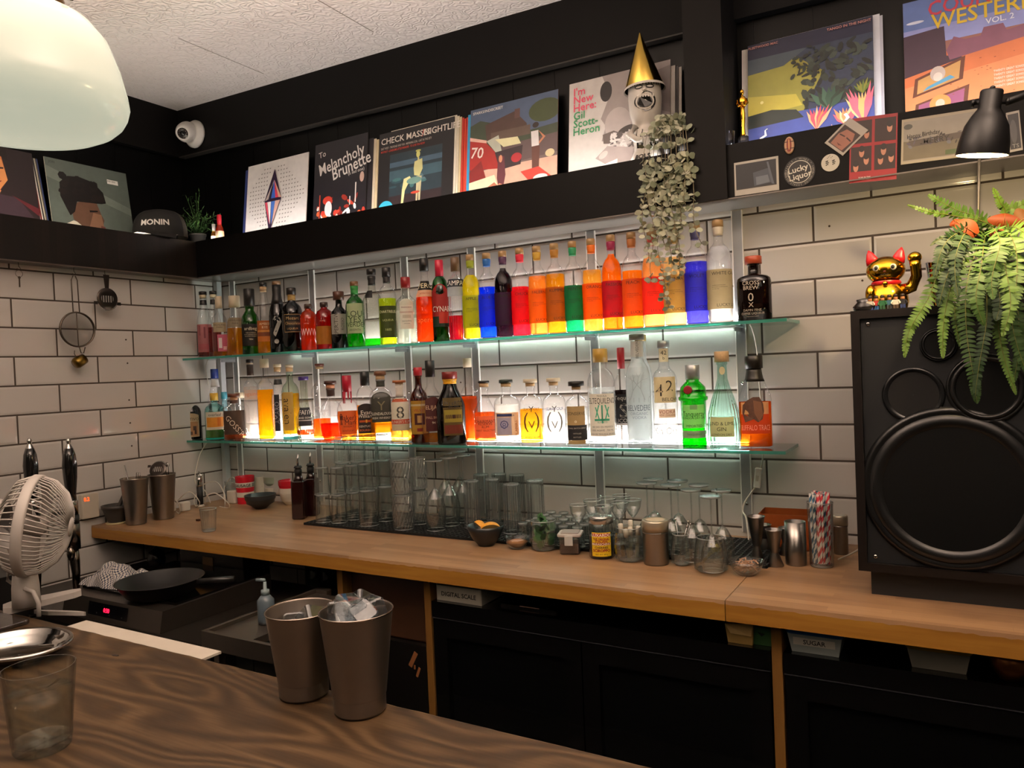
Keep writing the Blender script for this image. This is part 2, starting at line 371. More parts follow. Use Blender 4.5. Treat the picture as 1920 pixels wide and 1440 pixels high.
# =================================================================== SETTING
TB = tile_mat(0, X0); TL = tile_mat(1, Y0)
PANEL = P('#030303', .35, spec=.2, var=.4, scale=6)
CEILB = lambda x: 2.715-.025*x
# wall of the shelves: tiled part, then the black boarding above it
m = MB(); m.box((-.30, 0, 0), (4.2, .12, 1.93), TB); struct(m.build('wall_back'))
m = MB()
m.box((-.34, .0135, 1.93), (4.3, .12, 2.75), PANEL)
for i in range(28):
    x = -.23+i*.165
    m.box((x, .0115, 1.93), (x+.1632, .014, 2.75), PANEL)
struct(m.build('wall_back_boarding'))
m = MB(); m.box((-.12, -4.2, 0), (0, 0, 1.93), TL); struct(m.build('wall_left'))
m = MB()
m.box((-.34, -4.25, 1.93), (-.2295, .0135, 2.75), PANEL)
for i in range(26):
    y = .0115-(i+1)*.165
    m.box((-.23, y, 1.93), (-.228, y+.1632, 2.75), PANEL)
struct(m.build('wall_left_boarding'))
m = MB(); m.add([(-.4, .15, CEILB(-.4)), (4.5, .15, CEILB(4.5)), (4.5, -4.8, CEILB(4.5)), (-.4, -4.8, CEILB(-.4)),
                 (-.4, .15, 2.85), (4.5, .15, 2.85), (4.5, -4.8, 2.85), (-.4, -4.8, 2.85)],
                [(0, 3, 2, 1), (4, 5, 6, 7), (0, 1, 5, 4), (1, 2, 6, 5), (2, 3, 7, 6), (3, 0, 4, 7)], ceil_mat()); struct(m.build('ceiling'))
m = MB(); m.box((-.4, -4.8, -.05), (4.5, .15, 0), P('#1a1613', .5, var=.3, scale=5)); struct(m.build('floor'))
# seams of the ceiling paper
m = MB(); SEAM = P('#6a5a50', .8)
for u0, v0, u1, v1 in ((600, 0, 700, 58), (345, 82, 495, 144)):
    a = on_z(u0, v0, 2.69); b = on_z(u1, v1, 2.69)
    a.z = CEILB(a.x)-.0008; b.z = CEILB(b.x)-.0008
    d = (b-a).normalized(); a = a-d*.02; w = d.cross(Vector((0, 0, 1)))*.0016
    m.add([a-w, b-w, b+w, a+w], [(0, 1, 2, 3)], SEAM)
struct(m.build('trim_ceiling_seams'))
BEAM = P('#0d0b0a', .55, spec=.15, var=.15, scale=10); EDGE = P('#2a2622', .6)
m = MB()
def slope(m, x0, x1, y0, y1, zb, mat):
    m.add([(x0, y0, zb(x0)), (x1, y0, zb(x1)), (x1, y1, zb(x1)), (x0, y1, zb(x0)), (x0, y0, CEILB(x0)+.02), (x1, y0, CEILB(x1)+.02), (x1, y1, CEILB(x1)+.02), (x0, y1, CEILB(x0)+.02)],
          [(0, 3, 2, 1), (4, 5, 6, 7), (0, 1, 5, 4), (1, 2, 6, 5), (2, 3, 7, 6), (3, 0, 4, 7)], mat)
ZB = lambda x: 2.503-.02*x
slope(m, -.23, 4.2, -.02, .011, ZB, BEAM)
m.box((-.23, -.0215, ZB(0)-.004), (2.25, -.016, ZB(0)+.0), EDGE) if False else None
m.add([(-.2, -.0215, ZB(-.2)-.005), (2.26, -.0215, ZB(2.26)-.005), (2.26, -.0215, ZB(2.26)), (-.2, -.0215, ZB(-.2)), (-.2, .011, ZB(-.2)-.005), (2.26, .011, ZB(2.26)-.005)],
      [(0, 1, 2, 3), (0, 4, 5, 1)], EDGE)
struct(m.build('trim_upper_beam_back'))
m = MB(); m.box((-.227, -4.2, 2.505), (-.198, -.02, 2.74), BEAM); struct(m.build('trim_upper_beam_left'))
# ledge (box shelf) along both walls, its post and the right hand bay
m = MB(); m.box((.075, -.165, 1.905), (2.25, .012, 2.050), BLKW); m.box((.068, -.165, 2.050), (2.25, -.157, 2.060), BLKW); m.box((.077, -.163, 1.9015), (4.2, -.002, 1.905), P('#6b6560', .3, .3)); struct(m.build('trim_ledge_back'))
m = MB(); m.box((2.36, -.157, 1.905), (4.2, .012, 2.045), BLKW); m.box((2.36, -.157, 2.045), (4.2, -.149, 2.055), BLKW); struct(m.build('trim_ledge_right'))
LEDW = wood_mat('#0f0c0a', '#1b1613', '#2a231d', 'x', .3)
m = MB(); LWM = wood_mat('#0b0909', '#14100e', '#241d18', 'block', .32); m.box((-.228, -4.2, 1.905), (.075, .012, 2.05), LWM); m.box((.067, -4.2, 2.05), (.075, -.165, 2.06), LWM); m.box((-.1, -4.2, 1.9012), (.073, -.0, 1.905), P('#5a5049', .35, .2)); struct(m.build('trim_ledge_left'))
m = MB(); m.box((2.25, -.17, 1.9045), (2.36, .012, 2.66), BEAM); struct(m.build('trim_post'))
# timber plugs and drill marks in the tiles
m = MB(); HOLE = P('#3a3028', .9)
for u, v in ((236, 637), (239, 681), (242, 750), (244, 793), (247, 836)):
    p = on_x(u, v, 0.0); m.lathe([(.0034, 0), (.0034, .001)], HOLE, 10, c=p, M=Matrix.Rotation(pi/2, 3, 'Y'))
for u, v in ((1555, 424), (1617, 526), (864, 717), (690, 522)):
    p = on_y(u, v, 0.0); m.lathe([(.003, 0), (.003, .001)], HOLE, 10, c=p, M=Matrix.Rotation(pi/2, 3, 'X'))
struct(m.build('trim_tile_drill_marks'))
# ------------------------------------------------------------------ ledge lights (LED tape lying on the ledges behind the sleeves' feet)
LEDM = EM((.93, .95, 1.0), 9); LEDW2 = EM((1, .93, .86), 6)
def led(name, a, b, mat, label):
    t = T(name, label, 'led strip', ((a[0]+b[0])/2, (a[1]+b[1])/2, a[2]), None)
    l = Vector(t.location); m = MB(); q = MB(); lo = Vector(a)-l; hi = Vector(b)-l
    m.box((lo.x, lo.y+.0006, 0), (hi.x, hi.y-.0006, .0015), WHITE); m.build('tape', t)
    q.box((lo.x, lo.y, .0015), (hi.x, hi.y, .004), mat)
    q.build('light_band', t)
led('ledge_light', (.10, -.153, 2.0503), (2.24, -.143, 2.07), EM((1, .93, .88), 48), 'light tape lying behind the lip of the long back ledge')
led('ledge_light', (2.375, -.145, 2.0453), (3.5, -.135, 2.07), EM((.95, .94, 1), 50), 'light tape lying behind the lip of the right hand ledge')
led('ledge_light', (.050, -1.9, 2.0503), (.060, -.36, 2.07), EM((1, .86, .70), 62), 'light tape lying behind the lip of the left wall ledge')
# ------------------------------------------------------------------ glass shelves, uprights, brackets, LED
ZL, ZU = 1.20, 1.557
SHG = GL('#e4f6f0', .55, 1.2); SHE = GL('#7fd6c8', .7, 1.0, frost=.55)
def shelf(z, x1, label, led_x, mats):
    t = T('glass_shelf', label, 'shelf', (0, 0, z)); m = MB()
    m.box((.003, -.203, -.009), (x1, -.008, 0), SHG)
    for f in range(len(m.f)): pass
    m.build('glass_sheet', t)
    e = MB(); e.box((.003, -.2042, -.0088), (x1+.001, -.2032, -.0002), SHE); e.box((x1+.0002, -.2040, -.0088), (x1+.0012, -.008, -.0002), SHE); e.build('polished_edge', t)
    return t
shelf(ZL, 2.497, 'lower long clear glass shelf with greenish edge above the counter', None, None)
shelf(ZU, 2.512, 'upper long clear glass shelf with greenish edge under the black ledge', None, None)
led('shelf_light', (.45, -.034, ZU+.0005), (1.36, -.022, ZU+.004), EM((1, .94, .90), 50), 'dimmer light tape at the wall edge of the upper glass shelf behind dark bottles')
led('shelf_light', (1.37, -.034, ZU+.0005), (2.345, -.022, ZU+.004), EM((1, .95, .90), 125), 'bright light tape at the wall edge of the upper glass shelf behind coloured bottles')
led('shelf_light', (.16, -.034, ZL+.0005), (1.08, -.022, ZL+.004), EM((1, .93, .87), 100), 'light tape along the wall edge of the lower glass shelf, left run')
led('shelf_light', (1.36, -.034, ZL+.0005), (2.36, -.022, ZL+.004), EM((1, .95, .91), 125), 'light tape along the wall edge of the lower glass shelf, right run')
UPS = [(449, 'first grey metal upright from the tiled corner'), (598, 'grey metal upright behind the tall orange drink bottle'), (772, 'grey metal upright behind the red capped amber bottle'), (898, 'grey metal upright behind the black stoppered spiced rum bottle'), (1122, 'grey metal upright behind the tequila bottle with green agave'), (1396, 'rightmost grey metal upright, beside the hanging switch cable')]
for u, lb in UPS:
    p = on_y(u, 800, 0); t = T('shelf_upright', lb, 'shelf upright', (p.x, 0, .93), 'metal uprights screwed to the tiles'); m = MB()
    m.box((-.016, -.006, 0), (.016, -.0005, .968), ALU); m.box((-.0165, -.0075, 0), (-.0135, -.0005, .968), WHITE); m.box((.0135, -.0075, 0), (.0165, -.0005, .968), WHITE); m.build('rail', t)
    for z in (.085, .45, .66):
        s = MB(); s.lathe([(.0045, 0), (.0045, .002), (.002, .0028)], CHROME, 12, M=Matrix.Rotation(pi/2, 3, 'X'), c=(0, -.006, z)); s.lathe([(.0018, .0), (.0018, .003)], RUBBER, 8, M=Matrix.Rotation(pi/2, 3, 'X'), c=(0, -.006, z)); s.build('screw', t)
    for z in (ZL, ZU):
        b = MB(); b.box((-.008, -.15, z-.93-.0112), (.008, -.006, z-.93-.0095), ALU); b.box((-.0015, -.08, z-.93-.022), (.0015, -.006, z-.93-.0105), ALU); b.build('bracket', t)
m = MB(); m.box((.006, -.030, 0), (.030, -.004, .975), P('#c8cdd0', .3, .2)); tag(m.build('cable_trunking', None, (0, 0, .93)), 'pale vertical cable trunking standing in the tiled corner', 'trunking')
# ------------------------------------------------------------------ counter, bar, carcass
CW = wood_mat('#5c4230', '#8a6a4c', '#b08e6a', 'block', .38)
CE = wood_mat('#6e4716', '#8c6022', '#a67a30', 'x', .5)
ZC = .915
def worktop(x0, x1, label, slantl=0):
    t = T('worktop', label, 'worktop', (x0, 0, ZC)); L = x1-x0
    m = MB(); m.box((0, -.640, -.008), (L, -.001, 0), CW); m.box((0, -.632, -.045), (L, -.001, -.008), CW); m.build('top', t)
    n = int(L/.012); vs = []; r = random.Random(int(x0*10)+3)
    for i in range(n+1):
        x = L*i/n; j = (mnoise.noise(Vector((x*55+x0, 0, 1)))*.5+.5)*.006+r.random()*.0022
        vs += [(x, -.6405-.001, -.046), (x, -.6405-.001, -.004-j), (x, -.6401, .0002)]
    fs = []
    for i in range(n):
        for k in (0, 1): fs.append((i*3+k, (i+1)*3+k, (i+1)*3+k+1, i*3+k+1))
    e = MB(); e.add(vs, [fs[i] for i in range(0, len(fs), 2)], CE); e.add(vs, [fs[i] for i in range(1, len(fs), 2)], CW)
    e.box((0, -.6402, -.046), (L, -.632, -.0082), CE); e.build('front_edge', t); return t
worktop(0.004, 2.4385, 'long butcher block worktop carrying the glasses, left of the joint')
worktop(2.4405, 4.0, 'butcher block worktop under the big loudspeaker, right of the joint')
DW = wood_mat('#4a3212', '#6b4a1e', '#83602a', 'z', .6)
for x, y0, lb in ((1.245, -.60, 'wooden partition left of the brown drawer front'), (1.579, -.60, 'wooden partition between brown cabinet and left fridge'), (2.539, -.60, 'wooden partition between the two black fridges')):
    m = MB(); m.box((-.011, 0, 0), (.011, .55, .867), DW); tag(m.build('cabinet_partition', None, (x, y0, .001)), lb, 'partition', 'wooden partitions under the counter')
# brown cabinet with chipped black front
t = T('cabinet', 'low cabinet with brown upper panel and chipped black door', 'cabinet', (1.257, -.56, .001)); m = MB(); m.box((0, .012, .0), (.308, .5, .86), P('#2a160c', .6)); m.build('carcass', t)
m = MB(); m.box((.0, 0, .66), (.309, .012, .862), P('#3a2110', .5, var=.2)); m.build('upper_panel', t)
m = MB(); m.box((.0, -.02, .0), (.309, 0, .655), P('#0d0b0a', .35)); OR = P('#7a4a22', .8)
for dx, dz, w, h, a in ((.245, .61, .014, .05, .5), (.262, .575, .008, .03, .4), (.25, .588, .006, .012, 0), (.305, .44, .006, .12, 0.02)):
    m.obox((dx, -.0205, dz), (w, .0012, h), Matrix.Rotation(a, 3, 'Y'), OR)
m.build('door', t)
# fridges
FB = P('#0a0a0b', .12, coat=.6, var=.05); FG = P('#08090a', .05, spec=.7)
def fridge(x0, w, label, doors):
    t = T('fridge', label, 'fridge', (x0, -.6, .001)); m = MB(); m.box((0, .045, 0), (w, .57, .798), FB); m.build('cabinet', t)
    m = MB(); m.box((0, 0, .755), (w, .044, .8), FB); m.box((.0, -.001, .7525), (w, .0, .7545), P('#2c2d30', .2)); m.build('top_rail', t)
    for i in range(doors):
        a = i*w/doors+.002; b = (i+1)*w/doors-.002
        m = MB(); m.box((a, .002, .04), (a+.045, .044, .75), FB); m.box((b-.045, .002, .04), (b, .044, .75), FB); m.box((a+.045, .002, .7), (b-.045, .044, .75), FB); m.box((a+.045, .002, .04), (b-.045, .044, .09), FB); d = m.build('door_frame', t)
        m = MB(); m.box((a+.045, .012, .09), (b-.045, .03, .7), FG); m.build('glass_pane', d)
    return t
fridge(1.593, .932, 'wide black bottle fridge with glass doors left of the partition', 2)
fridge(2.553, 1.0, 'black fridge under the right end of the counter', 2)
# bar top in front
ZBAR = 1.01
OAK = wood_mat('#20170f', '#3c2c1b', '#5c4730', 'slab', .45)
n = 160; vs = []; fs = []
x0b, x1b = .55, 3.4
for i in range(n+1):
    x = x0b+(x1b-x0b)*i/n; y = -1.542+mnoise.noise(Vector((x*30, 3, 0)))*.0016+mnoise.noise(Vector((x*90, 9, 0)))*.0009
    vs += [(x, -2.08, -.045), (x, y+.002, -.045), (x, y+.004, -.012), (x, y, -.001), (x, y-.003, 0), (x, -2.08, 0)]
for i in range(n):
    for k in range(6): fs.append((i*6+k, i*6+(k+1) % 6, (i+1)*6+(k+1) % 6, (i+1)*6+k))
fs.append((0, 1, 2, 3, 4, 5)[::-1]); fs.append(tuple(n*6+k for k in range(6)))
m = MB(); m.add(vs, fs, OAK)
t = T('oak_slab', 'thick oak bar top with bold grain in the foreground', 'bar counter', (0, 0, ZBAR)); m.build('planks', t)
m = MB()
for u, v, r in ((216, 1228, .0045),):
    m = MB(); p = on_z(u, v, ZBAR+.0006); m.lathe([(r, 0), (r*.5, .0003), (1e-4, .0003)], P('#24160c', .6, var=.3), 18, c=(p.x, p.y, .0002), M=Matrix.Diagonal((1.9, .8, 1))); m.build('knot', t)
m = MB(); m.box((.6, -2.02, 0), (3.35, -1.60, .964), P('#171310', .6)); tag(m.build('bar_carcass', None, (0, 0, .001)), 'dark panelled body carrying the oak bar top', 'bar')
m = MB(); a = on_z(165, 1168, .998); b = on_z(412, 1222, .998); m.box((a.x-.02, -1.5415, -.004), (b.x, -1.485, 0), P('#b9b2a6', .5)); tag(m.build('white_board', None, (0, 0, .998)), 'narrow white board lying along the rear edge of the oak bar', 'board')
# =================================================================== BOTTLES
PR = {
 'std': [(.90, 0), (1, .015), (1, .54), (.97, .60), (.82, .655), (.55, .70), (.40, .73), (.36, .78), (.35, .87), (.40, .875), (.40, .90)],
 'dome': [(.90, 0), (1, .015), (1, .60), (.97, .65), (.86, .70), (.66, .74), (.45, .765), (.37, .79), (.36, .87), (.40, .875), (.40, .90)],
 'bulb': [(.90, 0), (1, .015), (1, .50), (.93, .57), (.66, .63), (.48, .67), (.50, .71), (.53, .75), (.44, .80), (.40, .88), (.40, .90)],
 'taper': [(.95, 0), (1, .012), (.93, .25), (.86, .5), (.78, .58), (.55, .645), (.47, .68), (.46, .82), (.50, .83), (.50, .86)],
 'slope': [(.93, 0), (1, .015), (1, .52), (.93, .58), (.70, .68), (.52, .76), (.45, .83), (.43, .87), (.48, .875), (.48, .90)],
 'cone': [(.92, 0), (1, .015), (.98, .5), (.86, .56), (.60, .65), (.42, .72), (.36, .78), (.36, .86), (.42, .865), (.42, .89)],
 'squat': [(.92, 0), (1, .02), (1, .60), (.97, .66), (.85, .71), (.55, .75), (.36, .775), (.34, .86), (.40, .87), (.40, .89)],
 'flask': [(.55, 0), (.72, .01), (.92, .16), (1, .34), (.97, .46), (.80, .58), (.50, .655), (.36, .69), (.32, .74), (.32, .86), (.36, .865), (.36, .88)],
 'mug': [(.55, 0), (.70, .02), (.92, .2), (1, .40), (.97, .5), (.8, .585), (.45, .64), (.33, .67), (.31, .86), (.33, .87)],
 'tear': [(.80, 0), (.90, .012), (1, .10), (1, .24), (.92, .36), (.70, .50), (.42, .64), (.30, .72), (.27, .86), (.32, .865), (.32, .89)],
 'flare': [(.80, 0), (.85, .01), (1, .22), (1, .36), (.78, .42), (.52, .50), (.44, .60), (.38, .92), (.44, .925), (.44, .95)],
 'tall': [(.92, 0), (1, .012), (1, .62), (.96, .66), (.80, .70), (.50, .735), (.42, .76), (.40, .90), (.42, .905), (.42, .93)],
 'bels': [(.92, 0), (1, .012), (1, .58), (.96, .64), (.80, .71), (.58, .75), (.50, .78), (.47, .93), (.47, .94)],
 'tanq': [(.80, 0), (.84, .02), (.87, .56), (1, .575), (1, .61), (.90, .62), (.90, .68), (.84, .73), (.60, .775), (.44, .80), (.44, .86), (.46, .87)],
 'apoth': [(.93, 0), (1, .015), (1, .60), (.96, .655), (.80, .69), (.50, .71), (.34, .725), (.32, .86), (.37, .865), (.37, .88)],
 'boston': [(.93, 0), (1, .015), (1, .66), (.96, .74), (.80, .81), (.50, .85), (.36, .87), (.36, .90), (.40, .905)],
 'camp': [(.93, 0), (1, .012), (1, .60), (.95, .68), (.78, .75), (.50, .79), (.42, .80), (.42, .88), (.45, .89)],
}
def interp(pr, z):
    for (r0, z0), (r1, z1) in zip(pr, pr[1:]):
        if z0 <= z <= z1: return r0+(r1-r0)*(z-z0)/max(1e-6, z1-z0)
    return pr[-1][0]
ALLB = []
def bottle(u, vt, w, y, zs, prof, label, cat='bottle', group=None, glass=('#ffffff', .68), liq=None, lvl=.5, cap=('#222222', .88, 1.0, 1.12), foil=None,
           lab=(), sq=0, dy=1.0, ang=None, pat=None, frost=0, name='spirit_bottle', base=.018, extra=None, capmat=None):
    best = None
    for k in range(0, 44):
        yy = y+(.003*((k+1)//2))*(-1 if k % 2 else 1); x = x_at(u, yy, zs); R = m_at((x, yy, zs+.08), w)/2
        if x-R < .033 or yy+R*dy > -.036 or yy-R*dy < -.203: continue
        gap = min([sqrt((x-a)**2+(yy-b)**2)-R*(.45+.55*dy)-r for a, b, c, r in ALLB if c == zs]+[1])
        if best is None or gap > best[0]+.0005: best = (gap, yy)
        if gap > .0005: break
    if best: y = best[1]
    x = x_at(u, y, zs); p = Vector((x, y, zs)); H = h_at(p, vt); R = m_at((x, y, zs+H*.3), w)/2
    if ang is None: ang = 0
    fa = atan2(O.x-x, y-O.y)*1.0   # direction to the room side
    fa = atan2(O.x-x, -(O.y-y)) + ang
    t = T(name, label, cat, p+Vector((0, 0, .0004)), group); pr = PR[prof] if isinstance(prof, str) else prof
    nn = {0: 0, 1: 5}.get(sq, sq)
    def sec(th, r):
        if not nn or r < .6*R: 
            if dy != 1 and r >= .6*R: pass
            else: return 1
        ph = th-fa; n_ = nn or 2; b = max(0, min(1, (r/R-.6)/.3))
        k = 1/((abs(sin(ph))**n_+(abs(cos(ph))/dy)**n_)**(1/n_))
        return 1+(k-1)*b
    gm = GL(glass[0], glass[1], 1, pat, 1, .02, frost)
    m = MB(); m.lathe([(r*R, z*H) for r, z in pr], gm, 32, sec=sec, sharp=(prof in ('bels', 'tall'))); m.build('glass', t)
    if liq:
        lp = [(pr[0][0]*R*.93, H*base)]
        zz = sorted(set([z for r, z in pr if base+.004 < z < lvl]+[base+.006, lvl]))
        for z in zz: lp.append((max(.002, interp(pr, z)*R-.0022), z*H))
        m = MB(); m.lathe(lp, LQ(*liq) if isinstance(liq, tuple) else LQ(liq), 28, sec=sec); m.build('drink', t)
    def fn_for(off):
        def fn(s, z, o):
            r = interp(pr, min(.999, max(0, z/H)))*R; a = s/max(.008, r)
            if nn: a = atan(s/max(.008, r*dy)) if abs(s) < R*.97 else math.copysign(pi/4, s)+(abs(s)-R)/R*math.copysign(1, s)
            k = sec(fa+a, r); rr = r*k+off+o; th = fa+a
            return (rr*sin(th), -rr*cos(th), z)
        return fn
    for L in lab:
        z0, z1, hw, col = L[:4]; texts = L[4] if len(L) > 4 else (); kw = L[5] if len(L) > 5 else {}
        m = MB(); fn = fn_for(.0007); so = kw.get('so', 0)*R
        if col is not None:
            ns, nz_ = 14, 6; vs = []; fs = []; hwid = hw*R
            for j in range(nz_+1):
                for i in range(ns+1):
                    s = so-hwid+2*hwid*i/ns; z = (z0+(z1-z0)*j/nz_)*H
                    if kw.get('arch') and j == nz_: z += kw['arch']*H*(1-((s-so)/hwid)**2)
                    vs.append(fn(s, z, 0))
            for j in range(nz_):
                for i in range(ns): a = j*(ns+1)+i; fs.append((a, a+1, a+ns+2, a+ns+1))
            mt = PAPER(col, kw.get('tl', .4), kw.get('see', 0))
            m.add(vs, fs, mt, True)
        for b in kw.get('bands', ()):   # z0,z1,x0,x1,colour (in label fractions)
            vs = []; fs = []; k = 10
            for i in range(k+1):
                s = so+(b[2]+(b[3]-b[2])*i/k)*hw*R
                vs += [fn(s, (z0+(z1-z0)*b[0])*H, .0003), fn(s, (z0+(z1-z0)*b[1])*H, .0003)]
            for i in range(k): fs.append((2*i, 2*i+2, 2*i+3, 2*i+1))
            m.add(vs, fs, PAPER(b[4], .35))
        for tx in texts:
            s_, zz, size, tcol, x_, al = (tx+(0, 'c'))[:6] if len(tx) < 6 else tx[:6]
            rot = tx[6] if len(tx) > 6 else 0
            put_text(m, s_, size*H, fn, P(tcol, .5, var=0), x=so+x_*R, y=(z0+(z1-z0)*zz)*H, align=al, maxw=(2*hw*R*.98 if (al == 'c' and not rot) else None), rot=rot, bold=.0)
        if m.v: m.build('paper_label' if col is not None else 'printed_lettering', t)
    if foil:
        z0, z1, col = foil[:3]; m = MB(); zz = [z0+(z1-z0)*i/4 for i in range(5)]
        m.lathe([(interp(pr, z)*R+.0009, z*H) for z in zz], P(col, .45), 24); m.build('neck_sleeve', t)
    if cap:
        col, z0, z1, k = cap[:4]; rn = interp(pr, z0)*R; m = MB(); rc = rn*k; e = min(.0015, rc*.15)
        cm = capmat or (CORK if col == 'cork' else CORKL if col == 'corkl' else P(col, .4))
        if len(cap) > 4:   # cork below a wider cap top
            zc = z0+(z1-z0)*cap[5]
            m.lathe([(rn*.98, z0*H), (rn*1.0, zc*H)], CORK if cap[4] == 'cork' else CORKL if cap[4] == 'corkl' else P(cap[4], .5), 20)
            m.lathe([(rc, zc*H), (rc, z1*H-e), (rc-e, z1*H)], cm, 24)
        else: m.lathe([(rc, z0*H), (rc, z1*H-e), (rc-e, z1*H)], cm, 24)
        m.build('stopper', t)
    ALLB.append((x, y, zs, R*(.45+.55*dy)))
    if extra: extra(t, R, H, fa, fn_for(.001))
    return t
GT = 'spirit bottles on the upper glass shelf'; GLo = 'spirit bottles on the lower glass shelf'; GH = 'house liqueur bottles with coloured labels'
YF, YB = -.135, -.062
W_ = '#f4efe6'; K = '#15120f'
# upper shelf, left to right
def up(u, vt, w, prof, label, y=YF, **k): return bottle(u, vt, w, y, ZU, prof, label, group=k.pop('group', GT), **k)
up(386, 547, 26, 'slope', 'clear bottle with pink label and black neck, leftmost on the upper glass shelf', liq=('#b9483a', .3), lvl=.12, cap=('#1a1716', .9, 1, 1.15, '#d9cfae', .5), foil=(.80, .87, '#151313'), lab=[(.08, .50, 1.2, '#c97f82', (), {'see': .35, 'bands': ((.1, .3, -.8, .6, '#a85a60'), (.5, .9, -.1, .1, '#7a3b44'), (.6, .95, -.6, -.5, '#7a3b44'))})])
up(405, 546, 24, 'slope', 'second black capped pink drink bottle, behind the pair of pale corked bottles', y=YB, liq=('#c23c3e', .35), lvl=.45, cap=('#1a1716', .9, 1, 1.15, '#d9cfae', .5), foil=(.80, .87, '#151313'))
up(414.5, 556, 28, 'std', 'clear bottle with pale stopper and nearly empty pink printed lower half, upper shelf', liq=('#e39a2a', .3), lvl=.09, cap=('corkl', .80, 1, 1.25), lab=[(.40, .56, .9, '#cdbd9c', (('HIGHLAND', .75, .028, '#4a3a20'), ('PARK', .5, .028, '#4a3a20')), {'see': .3}), (.08, .36, .7, '#e07a9a', (), {'see': .2, 'so': .35, 'bands': ((.2, .8, -.8, -.2, '#ffffff'), (.1, .3, 0, .7, '#f4d4dd'))})])
up(444, 555, 35, 'taper', 'flared clear bottle of amber drink with big pale stopper', liq=('#f3a41c', .35), lvl=.46, cap=('corkl', .81, 1, 1.25), lab=[(.47, .63, 1.0, '#a89a80', (('HIGHLAND', .72, .03, '#40321c'), ('PARK', .4, .03, '#40321c')), {'see': .35})])
up(472, 542, 32, 'bulb', 'green bottle with bulging neck, black foil and black label', glass=('#5fb023', .4), liq=('#7ad012', .25), lvl=.5, cap=('#131211', .74, 1, 1.18), lab=[(.13, .46, 1.15, '#1a1512', (('ardbeg', .80, .05, '#d8cfb8'), ('THE ULTIMATE', .6, .016, '#b9ae94'), ('ISLAY SINGLE MALT', .52, .016, '#b9ae94'), ('SCOTCH WHISKY', .44, .016, '#b9ae94'), ('TEN', .3, .022, '#d8cfb8')))])
up(499, 530, 29, 'slope', 'slim clear bottle with orange landscape label and black topped cork', y=-.11, liq=('#f0a21a', .35), lvl=.26, cap=('#1c1917', .87, 1, 1.1, 'cork', .55), lab=[(.17, .46, 1.1, '#a0571c', (('AMBER', .85, .035, '#e9c9a0'), ('RYE', .68, .035, '#e9c9a0')), {'bands': ((0, .25, -1, 1, '#c9772c'), (.25, .45, -1, 1, '#7b3f1b'), (.45, .55, -1, 1, '#d18a3c'))})])
up(524, 528, 32, 'slope', 'tall black bottle with grey question mark', y=-.125, glass=('#14100e', .6), liq=('#0c0908', .1), lvl=.6, frost=.6, cap=('#7a5f44', .95, 1, 1.05), foil=(.68, .95, '#100e0d'), lab=[(.06, .6, 1, None, (('?', .5, .40, '#8a8780', -.1, 'c'),))])
up(551, 540, 38, 'dome', 'black bottle with gold neck band and gold framed label', glass=('#120c0a', .6), liq=('#0c0707', .1), lvl=.6, frost=.5, cap=('#1a1614', .89, 1, 1.15), foil=(.80, .89, '#8c6f38'), lab=[(.30, .58, .85, '#15110e', (('Mozart', .78, .05, '#b99b66'), ('Chocolate', .5, .04, '#b99b66'), ('LIQUEUR', .2, .03, '#b99b66')), {'bands': ((0, .03, -1, 1, '#b08c58'), (.97, 1, -1, 1, '#b08c58'), (0, 1, -1, -.95, '#b08c58'), (0, 1, .95, 1, '#b08c58'), (.38, .62, -.8, .8, '#3c3020'))})])
up(581, 570, 31, 'boston', 'short orange bottle with thin white zigzag lettering', glass=('#c85510', .7), liq=('#ff7a10', .35), lvl=.75, frost=.45, cap=('#3a2a20', .90, 1, 1.25), lab=[(.3, .62, 1, None, (('WWW', .3, .16, '#f0e3d6', 0, 'c'), ('MOTEL', .85, .022, '#d8b49a', -.5, 'l')))])
up(611, 567, 33, 'boston', 'short red bottle with a mustard band label', glass=('#a8160c', .7), liq=('#ff2a20', .35), lvl=.75, frost=.5, cap=('#30211a', .90, 1, 1.25), lab=[(.11, .49, 1.45, '#b87a1e', (), {'see': .2}), (.5, .7, 1, None, (('MOTEL', .5, .025, '#d8a090', -.5, 'l'),))])
up(639, 547, 33, 'std', 'black bottle with wide brown stopper and pale grey label', glass=('#17100f', .6), liq=('#0d0909', .1), lvl=.6, frost=.6, cap=('#4a2a20', .85, 1, 1.75), lab=[(.25, .60, 1.1, '#a9a79c', (('APERITIVO', .5, .07, '#2a2622', -.4, 'c', pi/2), ('ROSSO', .5, .05, '#3a3632', .3, 'c', pi/2)))])
up(669, 528, 35, 'dome', 'bright green bottle with cream label beside the hammered bottle', glass=('#2fa52c', .5), liq=('#37f01a', .3), lvl=.2, cap=('#6a4a30', .93, 1, 1.1), foil=(.80, .93, '#247a34'), lab=[(.21, .66, .95, '#cfd2ae', (('LOU', .66, .09, '#2b3a1e'), ('YES', .47, .09, '#2b3a1e'), ('VERDE', .3, .07, '#2b3a1e'), ('ABSENTA', .12, .03, '#2b3a1e')), {'see': .12, 'so': -.1})])
up(702, 505, 36, 'std', 'tall clear hammered glass bottle with black foil neck and black neck tag', glass=('#f2f4ee', .45), pat='hammer', liq=('#2ae81c', .4), lvl=.10, base=.01, cap=('#151313', .93, 1, 1.2), foil=(.79, .91, '#121111'), lab=[(.62, .72, .42, '#161414', (), {'so': -.4})])
up(730, 502, 34, 'dome', 'clear bottle of pale green drink with dark green label', liq=('#cfe022', .3), lvl=.60, cap=('#161414', .88, 1, 1.2), foil=(.80, .88, '#161414'), lab=[(.10, .50, 1.05, '#39411c', (('CHARTREUSE', .82, .035, '#dfe0b6'), ('LIQUEUR', .55, .025, '#b9bd84'), ('1605', .25, .03, '#b9bd84')), {'tl': .5, 'bands': ((0, .02, -1, 1, '#11130a'), (.98, 1, -1, 1, '#11130a'))})])
